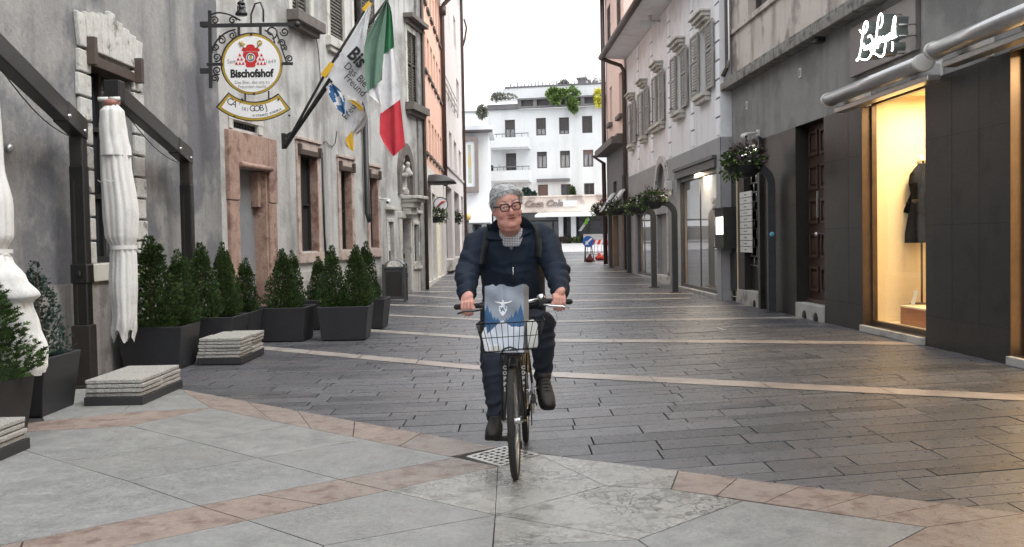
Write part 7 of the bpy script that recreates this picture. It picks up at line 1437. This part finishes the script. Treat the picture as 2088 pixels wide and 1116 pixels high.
ell(body, (0, -.086, -.1), (.03, .016, .02)); ell(body, (.004, -.0935, -.0535), (.029, .0065, .0045)); ell(body, (.004, -.092, -.066), (.025, .0068, .0055)); ell(body, (0, -.05, -.122), (.048, .036, .024)); ell(body, (0, -.091, -.043), (.022, .007, .008))
nb = PY(1043, 482, 6.62); body.tube([h(0, .01, -.03), h(0, .02, -.09), nb + Vector((0, -.03, .03)), nb + Vector((0, .02, -.06))], [.066, .07, .068, .06], 18)
# joints
shR, shL = PY(976, 497, 6.68), PY(1109, 487, 6.68); elR, elL = PY(955, 553, 6.52), PY(1135, 552, 6.52); hip = Vector((.05, 6.93, .93))
cuR, cuL = PY(951, 603, 6.26), PY(1142, 597, 6.26)
TOR = [((1046, 452), 6.66, .045, .05), ((1044, 462), 6.66, .11, .085), ((1043, 474), 6.67, .17, .115), ((1043, 492), 6.68, .212, .14), ((1042, 515), 6.70, .215, .155), ((1043, 545), 6.73, .21, .17), ((1046, 580), 6.78, .215, .185), ((1048, 615), 6.83, .215, .19), ((1048, 645), 6.87, .205, .18), ((1048, 668), 6.9, .18, .16)]
def torso(mb, shrink):
    rg = []
    for (u, v), y, rx, ry in TOR:
        c = PY(u, v, y); tz = -.22
        rg.append([c + Vector((max(.02, rx - shrink) * math.copysign(abs(math.cos(a)) ** .85, math.cos(a)), max(.02, ry - shrink) * math.sin(a), tz * max(.02, ry - shrink) * -math.sin(a) * .6)) for a in [6.2832 * j / 40 for j in range(40)]])
    mb.rings(rg)
torso(body, .04)
def arm(mb, sh, el, wr, k, end=None):
    d = (wr - el); mb.tube([sh + (sh - el) * .05 + Vector((.05 if sh.x < 0.04 else -.05, 0, .02)), sh, sh.lerp(el, .5), el, el.lerp(wr, .3), el.lerp(wr, .7), wr] + ([end] if end else []), [.062 * k, .07 * k, .063 * k, .056 * k, .052 * k, .042 * k, .034 * k] + ([.03 * k] if end else []), 18, round_=1)
# hands closed over the grips
def hand(mb, g, cu, s_):
    p = hbar(g); ax = (p[4] - p[3]).normalized() * s_; ax = ax if ax.x > 0 else -ax; c = p[3].lerp(p[4], .52); kn = c + Vector((0, -.006, .04))
    wr = cu + (cu - (elR if s_ < 0 else elL)).normalized() * .02
    mb.tube([wr, wr.lerp(kn, .5) + Vector((0, 0, .012)), kn + Vector((0, .02, .004))], [(.034, .027), (.044, .028), (.049, .024)], 14, round_=1)
    for i in range(4):
        f = (i - 1.5) * .0245; b_ = c + ax * f * 1.0; ln = (1.15, 1.3, 1.22, 1.0)[i if s_ > 0 else 3 - i]; r_ = .0112
        k0 = b_ + Vector((0, .008, .036)); pts = [k0 + Vector((0, .03, .0)), k0, b_ + Vector((0, -.026, .022 )), b_ + Vector((0, -.034, -.008 * ln)), b_ + Vector((0, -.022, -.036 * ln)), b_ + Vector((0, -.004, -.044 * ln))]
        mb.tube(pts, [r_ * 1.15, r_ * 1.12, r_ * 1.02, r_, r_ * .92, r_ * .8], 10, round_=1)
    ti = c - ax * s_ * .05; ta = kn - ax * s_ * .035; mb.tube([ta + Vector((0, .02, -.005)), ti + Vector((0, .01, .012)), ti + Vector((-s_ * .004, -.016, -.006)), ti + Vector((-s_ * .0, -.03, -.02))], [.015, .013, .011, .009], 10, round_=1)
    return wr
arm(body, shR, elR, cuR, .72, None); arm(body, shL, elL, cuL, .72, None); hand(body, gR, cuR, -1); hand(body, gL, cuL, 1)
for cu, el, g in ((cuR, elR, gR), (cuL, elL, gL)): body.tube([el.lerp(cu, .6), cu, cu + (cu - el).normalized() * .03], [.034, .031, .032], 14)
# legs
hR, hL = PY(1014, 662, 6.86), PY(1072, 662, 6.86); kR, kL = PY(1007, 738, 6.48), PY(1107, 662, 6.36); aR, aL = PY(1011, 848, 6.37), PY(1107, 768, 6.46)
kR = kR; 
def leg(mb, hp_, kn, an, k, r1=(.105, .1, .085, .075, .062, .05)):
    mb.tube([hp_ + Vector((0, .05, .04)), hp_, hp_.lerp(kn, .55), kn, kn.lerp(an, .35), kn.lerp(an, .75), an], [r1[0] * k, r1[0] * k, r1[1] * k, r1[2] * k, r1[3] * k, r1[4] * k, r1[5] * k], 18, round_=1)
leg(body, hR, kR, aR, .76); leg(body, hL, kL, aL, .76); body.tube([hR + Vector((0, .05, .06)), hL + Vector((0, .05, .06))], .1, 16, round_=1); body.tube([PY(1046, 640, 6.88), hR.lerp(hL, .5)], .13, 16)
footR, footL = (aR, Vector((-.12, -1, -.12)).normalized()), (aL, Vector((.16, -.86, -.5)).normalized())
for an, d in (footR, footL): body.tube([an, an + Vector((0, .01, -.05)), an + d * .07 + Vector((0, 0, -.06)), an + d * .14 + Vector((0, 0, -.065))], [.032, .034, .03, .026], 12, round_=1)
pe = body.build('person', M_skin, None, loc=tuple(hip))
def remesh(o, vs, it=3):
    m_ = o.modifiers.new('r', 'REMESH'); m_.mode = 'VOXEL'; m_.voxel_size = vs; m_.use_smooth_shade = True
    m_ = o.modifiers.new('s', 'SMOOTH'); m_.iterations = it; m_.factor = .5; return bake(o)
remesh(pe, .0037, 2); OFF[pe.name] = hip.copy()
bm = bmesh.new(); bm.from_mesh(pe.data); hv = [v for v in bm.verts if (v.co + hip - hc).length < .2]
for _ in range(3): bmesh.ops.smooth_vert(bm, verts=hv, factor=.5, use_axis_x=True, use_axis_y=True, use_axis_z=True)
bm.to_mesh(pe.data); bm.free()
prop(pe, 'grey haired man in a navy jacket and dark glasses riding a bicycle towards the camera', 'person')
me = pe.data; a = me.attributes.get('tone') or me.attributes.new('tone', 'FLOAT', 'POINT')
if a.domain != 'POINT': me.attributes.remove(a); a = me.attributes.new('tone', 'FLOAT', 'POINT')
HI = HM.inverted(); vals = []
spots = [((0, -.115, -.026), .022, .75), ((.05, -.075, -.03), .032, .6), ((-.05, -.075, -.03), .032, .6), ((.004, -.1, -.054), .012, .45), ((.02, -.1, -.055), .011, .6), ((-.014, -.1, -.055), .011, .6), ((.004, -.1, -.067), .013, .6), ((.086, .01, 0), .04, .5), ((-.086, .01, 0), .04, .5), ((0, -.06, -.13), .05, .45), ((0, -.09, -.1), .03, .3)]
for v in me.vertices:
    p = HI @ (v.co + hip); t = .12 if p.length < .3 else .22
    if p.length < .3:
        for c, r_, k in spots: d2 = (p.x - c[0]) ** 2 + (p.y - c[1]) ** 2 + (p.z - c[2]) ** 2; t += k * math.exp(-d2 / r_ ** 2)
    vals.append(min(1, t * .62))
a.data.foreach_set('value', vals)
# ---- clothing
def wrinkle(o, fn): 
    me = o.data; me.calc_loop_triangles() if False else None
    ns = [v.normal.copy() for v in me.vertices]
    for v, n in zip(me.vertices, ns): v.co += n * fn(v.co + OFF[o.name])
    me.update()
def seg_t(p, a, b_): d = b_ - a; t = max(0, min(1, (p - a).dot(d) / d.length_squared)); return t, (p - (a + d * t)).length
jk = MB(); torso(jk, 0); arm(jk, shR, elR, cuR, 1.35); arm(jk, shL, elL, cuL, 1.35)
for s_, sh in ((-1, shR), (1, shL)): jk.ball(sh + Vector((-s_ * .045, .0, .01)), (.088, .095, .08))
for el, cu in ((elR, cuR), (elL, cuL)): d = (cu - el).normalized(); jk.tube([cu - d * .05, cu - d * .02, cu + d * .012], [.062, .05, .044], 18)
jo = jk.build('jacket', M_navy, pe); OFF[jo.name] = hip.copy(); remesh(jo, .0085, 4)
def fj(p):
    n1 = noise.noise(p * 5.5); q = Vector((p.x * 5, p.y * 5, p.z * 15)) + Vector((n1, n1, n1)) * .8; w_ = 1 - abs(noise.noise(q)) * 2; d = .0055 * w_ + .006 * noise.noise(p * 8)
    for sh, el, cu in ((shR, elR, cuR), (shL, elL, cuL)):
        t, ds = seg_t(p, sh, el); t2, d2 = seg_t(p, el, cu)
        if min(ds, d2) < .13:
            tt = t if ds < d2 else 1 + t2; k = math.exp(-((tt - 1.25) / .5) ** 2); n2 = noise.noise(p * 11 + Vector((3, 1, 7))); d += (.009 * math.sin(tt * 15 + 7 * noise.noise(p * 6) + 14 * (p.x + p.y)) * (.25 + k) * (.55 + n2)) * 1.1
    f = noise.noise(Vector((p.x * 9 + p.z * 4, p.y * 3, p.z * 5 - p.x * 3))); d += .008 * (1 - abs(f) * 2.2); return d
wrinkle(jo, fj)
vp = [(1019, 452), (1062, 450), (1056, 476), (1044, 511), (1041, 511), (1027, 480)]
def topx(p):
    q = p - Vector((0, 0, H)); z = q.dot(fw); return CU + F * q.dot(rt) / z, CV - F * q.dot(up) / z
bm = bmesh.new(); bm.from_mesh(jo.data); kill = [f for f in bm.faces if (lambda c: c.y < 6.68 and inpoly(*topx(c), vp))(f.calc_center_median() + hip)]; bmesh.ops.delete(bm, geom=kill, context='FACES'); bm.to_mesh(jo.data); bm.free()
sh_ = MB(); torso(sh_, .016); sh_.tube([nb + Vector((0, -.03, .055)), nb + Vector((0, -.03, .015)), nb + Vector((0, -.012, -.05))], [.079, .087, .094], 24)
M_shirt = mat('checked_shirt', S(196, 196, 202), r=.85)
nt_ = M_shirt.node_tree; L_ = nt_.links.new; pr = [n for n in nt_.nodes if n.type == 'BSDF_PRINCIPLED'][0]; tc = N(nt_, 'ShaderNodeTexCoord'); sx_ = N(nt_, 'ShaderNodeSeparateXYZ'); L_(tc.outputs['Object'], sx_.inputs[0]); res = []
for ax in ('X', 'Z'):
    m1 = N(nt_, 'ShaderNodeMath', operation='MULTIPLY'); m1.inputs[1].default_value = 90; L_(sx_.outputs[ax], m1.inputs[0]); m2 = N(nt_, 'ShaderNodeMath', operation='FRACT'); L_(m1.outputs[0], m2.inputs[0]); m3 = N(nt_, 'ShaderNodeMath', operation='LESS_THAN'); m3.inputs[1].default_value = .42; L_(m2.outputs[0], m3.inputs[0]); res.append(m3)
ad = N(nt_, 'ShaderNodeMath', operation='ADD'); L_(res[0].outputs[0], ad.inputs[0]); L_(res[1].outputs[0], ad.inputs[1]); mu = N(nt_, 'ShaderNodeMath', operation='MULTIPLY'); mu.inputs[1].default_value = .5; L_(ad.outputs[0], mu.inputs[0]); mx_ = N(nt_, 'ShaderNodeMix', data_type='RGBA'); L_(mu.outputs[0], mx_.inputs['Factor']); mx_.inputs['A'].default_value = (*S(214, 214, 216), 1); mx_.inputs['B'].default_value = (*S(58, 60, 84), 1); L_(mx_.outputs['Result'], pr.inputs['Base Color'])
so_ = sh_.build('shirt', M_shirt, pe); OFF[so_.name] = hip.copy(); remesh(so_, .009, 3)
def bvh(o): return BVHTree.FromPolygons([v.co + hip for v in o.data.vertices], [p.vertices[:] for p in o.data.polygons])
jb, sb = bvh(jo), bvh(so_)
def hit(u, v, off=.006, tree=None):
    d = ray(u, v).normalized(); r_ = (tree or jb).ray_cast(Vector((0, 0, H)), d)
    if r_[0] is None: r_ = sb.ray_cast(Vector((0, 0, H)), d)
    return (r_[0] if r_[0] is not None else PY(u, v, 6.55)) - d * off
def ribbon(pl, wpx, name, m_, par, off=.007, th=.004, n=18):
    pl = smooth(pl, 2); mb = MB(); rg = []
    for i in range(n + 1):
        t = i / n * (len(pl) - 1); k = min(int(t), len(pl) - 2); f = t - k; u, v = pl[k][0] + (pl[k + 1][0] - pl[k][0]) * f, pl[k][1] + (pl[k + 1][1] - pl[k][1]) * f
        du, dv = pl[k + 1][0] - pl[k][0], pl[k + 1][1] - pl[k][1]; l_ = math.hypot(du, dv) or 1; nx, ny = -dv / l_ * wpx / 2, du / l_ * wpx / 2
        a_, c_, m__ = hit(u - nx, v - ny, off), hit(u + nx, v + ny, off), hit(u, v, off); rg.append([a_, m__ + (m__ - Vector((0, 0, H))).normalized() * -.002, c_])
    mb.rings(rg, closed=False, cap=False); o = mb.build(name, m_, par); s__ = o.modifiers.new('solid', 'SOLIDIFY'); s__.thickness = th; s__.offset = 0; return o
M_strap = mat('black_webbing', S(24, 25, 28), S(34, 35, 38), r=.8, sc_=40, bump=.2)
ribbon([(1000, 463), (994, 474), (989, 497), (986, 522), (984, 540)], 13, 'backpack_strap', M_strap, pe); ribbon([(1088, 457), (1094, 467), (1098, 484), (1099, 505), (1097, 525)], 13, 'backpack_strap', M_strap, pe)
o = MB(); c = Vector((.03, 6.98, 1.25)); o.rings([[c + Vector((.11 * k * math.copysign(abs(math.cos(a)) ** .6, math.cos(a)), .09 * math.sin(a) + .35 * (0), z)) for a in [6.2832 * j / 24 for j in range(24)]] for z, k in ((-.1, .8), (-.07, 1), (.1, 1), (.16, .85), (.18, .5))]); o.build('backpack', M_strap, pe)
# collar flaps, zip
def flap(px, offs, name):
    mb = MB(); pts = [hit(u, v, o_) for (u, v), o_ in zip(px, offs)]; n = len(pts); c = sum(pts, Vector()) / n; c -= (c - Vector((0, 0, H))).normalized() * .006; mb.add(pts + [c], [(i, (i + 1) % n, n) for i in range(n)], 0, 0, True)
    o = mb.build(name, M_navy, pe); s__ = o.modifiers.new('sub', 'SUBSURF'); s__.subdivision_type = 'SIMPLE'; s__.levels = s__.render_levels = 2; s__ = o.modifiers.new('solid', 'SOLIDIFY'); s__.thickness = .006; s__.offset = 0; return o
flap([(1013, 447), (1017, 462), (1030, 484), (1025, 491), (1005, 489), (990, 487), (994, 470), (1003, 456)], (.012, .015, .016, .018, .02, .02, .016, .012), 'collar')
flap([(1064, 441), (1062, 456), (1054, 479), (1057, 488), (1075, 478), (1092, 470), (1084, 456), (1074, 446)], (.012, .015, .016, .018, .02, .02, .016, .012), 'collar')
ribbon([(1043, 512), (1044.5, 530), (1046, 575)], 2.6, 'zip', M_strap, pe, .003, .003); ribbon([(1046, 545), (1047, 561)], 3.4, 'zip_pull', M_chrome, pe, .006, .003, 4)
mb = MB()                                               # white shirt collar points
for px in (((1016, 460), (1022, 478), (1029, 476), (1019, 458)), ((1061, 456), (1059, 474), (1054, 476), (1057, 462))): mb.add([hit(u, v, .012, sb) for u, v in px], [(0, 1, 2, 3)])
o = mb.build('shirt_collar', M_shirt, pe); s__ = o.modifiers.new('solid', 'SOLIDIFY'); s__.thickness = .004
tr = MB(); RR = (.112, .104, .09, .082, .066, .056)
leg(tr, hR, kR, aR, 1, RR); leg(tr, hL, kL, aL, 1, RR); tr.tube([hR + Vector((0, .05, .06)), hL + Vector((0, .05, .06))], .125, 18, round_=1); tr.tube([PY(1046, 640, 6.88), hR.lerp(hL, .5)], .15, 16)
to = tr.build('trousers', M_jean, pe); OFF[to.name] = hip.copy(); remesh(to, .0085, 4)
def ft(p):
    d = .004 * noise.noise(p * 8)
    for hp_, kn, an in ((hR, kR, aR), (hL, kL, aL)):
        t2, d2 = seg_t(p, kn, an); t1, d1 = seg_t(p, hp_, kn)
        if min(d1, d2) < .13:
            tt = t1 if d1 < d2 else 1 + t2; n_ = noise.noise(p * 6); k = math.exp(-((tt - 1.05) / .25) ** 2) + 1.3 * math.exp(-((tt - 1.9) / .2) ** 2) + .25; d += .006 * k * (1 - 2 * abs(math.sin(tt * 16 + 4 * n_ + 3 * p.x * 8)))
    return d
wrinkle(to, ft)
# shoes
def shoe(an, d, side):
    x = d.cross(Vector((0, 0, 1))).normalized(); z = x.cross(d).normalized(); Mx = Matrix((x, d, z)).transposed().to_4x4(); o_ = an + Vector((0, .0, -.075)) ; w = lambda a, b_, c: o_ + Mx.to_3x3() @ Vector((a, b_, c)); mb = MB()
    prof = [(-.075, .02, .0, .04), (-.06, .034, -.005, .075), (-.02, .038, -.01, .105), (.03, .041, -.01, .1), (.08, .046, -.01, .075), (.13, .05, -.01, .055), (.175, .046, -.008, .046), (.2, .03, -.004, .032), (.212, .012, .004, .02)]
    mb.rings([[w(r_ * math.copysign(abs(math.cos(a)) ** .8, math.cos(a)), y, z0 + (z1 - z0) * (.5 + .5 * math.sin(a)) ** (1 if math.sin(a) < 0 else .85)) for a in [6.2832 * j / 24 for j in range(24)]] for y, r_, z0, z1 in prof])
    mb.tube([w(0, -.02, .07), w(0, -.022, .12)], [.05, .048], 16); so2_ = mb.build('shoe', M_shoe, pe, smooth=True)
    mb = MB(); mb.rings([[w(r_ * 1.08 * c, y, zz) for c, zz in ((-1, z0 - .022), (1, z0 - .022), (1, z0 + .012), (-1, z0 + .012))] for y, r_, z0, z1 in prof], sm=False); mb.build('sole', M_sole, so2_, bev=.004)
    mb = MB()
    for i in range(5): y = .02 + i * .022; zz = .105 - i * .01; mb.tube([w(-.024, y, zz - .008), w(0, y + .004, zz + .003), w(.024, y, zz - .008)], .003, 5)
    mb.build('laces', M_strap, so2_)
shoe(aR + Vector((0, -.0, -.0)), footR[1], -1); shoe(aL, footL[1], 1)
# ---- hair: cap following the skull, plus combed locks
hm = MB(); rgh = random.Random(4); cap = []
def hp3(a, z, grow):
    i = 0
    while i < len(HEAD) - 2 and HEAD[i + 1][0] < z: i += 1
    t = max(0, min(1, (z - HEAD[i][0]) / (HEAD[i + 1][0] - HEAD[i][0]))); w_, f, b_ = [HEAD[i][k] + (HEAD[i + 1][k] - HEAD[i][k]) * t for k in (1, 2, 3)]
    c, s_ = math.cos(a), math.sin(a); cy, ry = (f + b_) / 2, (b_ - f) / 2 + grow; return Vector(((w_ + grow) * math.copysign(abs(c) ** .86, c), cy + ry * math.copysign(abs(s_) ** .86, s_), z))
def line(a):
    """height of the hairline at angle a (front = -90 degrees)"""
    d = abs(((math.degrees(a) + 90 + 180) % 360) - 180)
    return np.interp(d, [0, 25, 45, 62, 75, 88, 100, 120, 180], [.096, .093, .086, .066, .012, -.012, -.01, -.055, -.075]) - .014 * max(0, -math.cos(a)) * (d < 70)
na, nz_ = 56, 18
for j in range(nz_ + 1):
    row = []
    for i in range(na):
        a = 6.2832 * i / na; z0 = line(a) + .006 * math.sin(i * 2.7); t = j / nz_; z = z0 + (.1315 - z0) * t; gr = .003 + .015 * min(1, t * 2.2) * (1 - .2 * t); p = hp3(a, z, gr); p.z += .013 * t * t + .004 * math.sin(i * 1.9 + j); 
        if j == nz_: p = Vector((0, .008, .146)) + (p - Vector((0, .008, p.z))) * .3
        row.append(HM @ p)
    cap.append(row)
hm.rings(cap); hb_ = hm.build('hair', M_hair, pe); OFF[hb_.name] = hip.copy(); hb_.data.attributes['tone'].data.foreach_set('value', [.3] * len(hb_.data.polygons))
lk = MB()
for i in range(2100):
    a = rgh.uniform(0, 6.2832); z0 = line(a); t = rgh.random() ** .8; z = z0 + (.13 - z0) * t; p = hp3(a, z, .003 + .016 * min(1, t * 2.2)); p.z += .0135 * t * t
    n_ = Vector((p.x, p.y - .01, p.z - .02)).normalized(); d = Vector((.75, -.35 - .25 * (p.y < 0), .05)) if t > .45 else Vector((.15 * math.copysign(1, p.x), .35, -.9)); d = (d - n_ * d.dot(n_) * .8 + Vector((rgh.uniform(-.14, .14), rgh.uniform(-.14, .14), rgh.uniform(-.1, .12)))).normalized()
    L_ = rgh.uniform(.024, .046) * (1 if t > .3 else .6); s_ = d.cross(n_).normalized() * rgh.uniform(.001, .002); p0 = p + n_ * .001; p1 = p + d * L_ * .5 + n_ * .004; p2 = p + d * L_ - n_ * L_ * .18 + n_ * rgh.uniform(.0, .004)
    tn = max(0, min(1, rgh.gauss(.55, .3) - (.3 if (p.x < -.03 and t < .75) else 0))); lk.add([HM @ q for q in (p0 - s_, p0 + s_, p1 + s_, p1 - s_, p2)], ((0, 1, 2, 3), (3, 2, 4)), 0, tn)
lk.build('hair_locks', M_hair, hb_)
M_brow = mat('grey_brow', S(138, 122, 114), S(160, 146, 138), r=.7, sc_=40)
for s_ in (-1, 1):
    mb = MB()
    for i in range(40): x = s_ * (.014 + .042 * rgh.random()); y = -.1 + .022 * (abs(x) / .056) ** 2 + .004; z = .041 + .006 * math.sin((abs(x) - .014) / .042 * 3) + rgh.uniform(-.003, .003); mb.tube([h(x, y, z), h(x + s_ * .008, y - .002 + .004, z + .003)], .0011, 4)
    mb.build('eyebrow', M_brow, pe)
# eyes
M_eye = mat('eye_white', S(176, 164, 158), r=.3); M_iris = mat('iris', S(60, 66, 70), r=.15)
M_lid = M_skin
for s_ in (-1, 1):
    mb = MB(); c = Vector((s_ * .034, -.078, .0082)); mb.ball(h(*c), .0125 * 1.07, 16, 10); e = mb.build('eye', M_eye, pe); look = ((HI @ Vector((0, 0, H))) - c).normalized(); mb = MB(); mb.ball(h(*(c + look * .0075)), .0072, 12, 8); mb.build('iris', M_iris, e)
# glasses
M_gl = mat('dark_spectacle_frame', S(28, 20, 20), S(40, 26, 26), r=.25); M_lens = thin_glass('spectacle_lens', .06, (.97, .97, .97)); gl_ = MB(); lens = []
for s_ in (-1, 1):
    pts = []
    for i in range(28):
        a = 6.2832 * i / 28; c, q = math.cos(a), math.sin(a); x = .0275 * math.copysign(abs(c) ** .7, c); z = .0205 * math.copysign(abs(q) ** .75, q); z = z * (1.0 if z > 0 else 1.05); x *= 1 + .06 * (z / .02); X_ = s_ * .036 + x; pts.append(h(X_, -.112 + .35 * max(0, abs(X_) - .03) ** 1.0 * .45, .009 + z))
    gl_.tube(pts, .003, 8, closed=True); gl_.tube([p + Vector((0, 0, .002)) for p in pts[1:14]], .0036, 8); lens.append(pts)
gl_.tube([h(-.01, -.1135, .014), h(0, -.1165, .017), h(.01, -.1135, .014)], .0042, 8)
for s_ in (-1, 1): gl_.tube([h(s_ * .0615, -.105, .019), h(s_ * .072, -.097, .019), h(s_ * .081, -.06, .017), h(s_ * .0865, -.0, .014), h(s_ * .084, .025, .0)], [.0052, .005, .0042, .0038, .003], 8)
go = gl_.build('spectacles', M_gl, pe)
for pts in lens: mb = MB(); mb.add(pts, [tuple(range(len(pts)))]); mb.build('lens', M_lens, go)
# dark line between the lips
mb = MB(); mb.tube([h(-.026, -.0935, -.0585), h(-.012, -.0998, -.06), h(.004, -.101, -.0605), h(.02, -.0995, -.0585), h(.034, -.0915, -.0545)], [.0008, .002, .0026, .002, .0008], 6); mb.build('mouth_line', mat('mouth_dark', S(96, 42, 40), r=.5), pe)
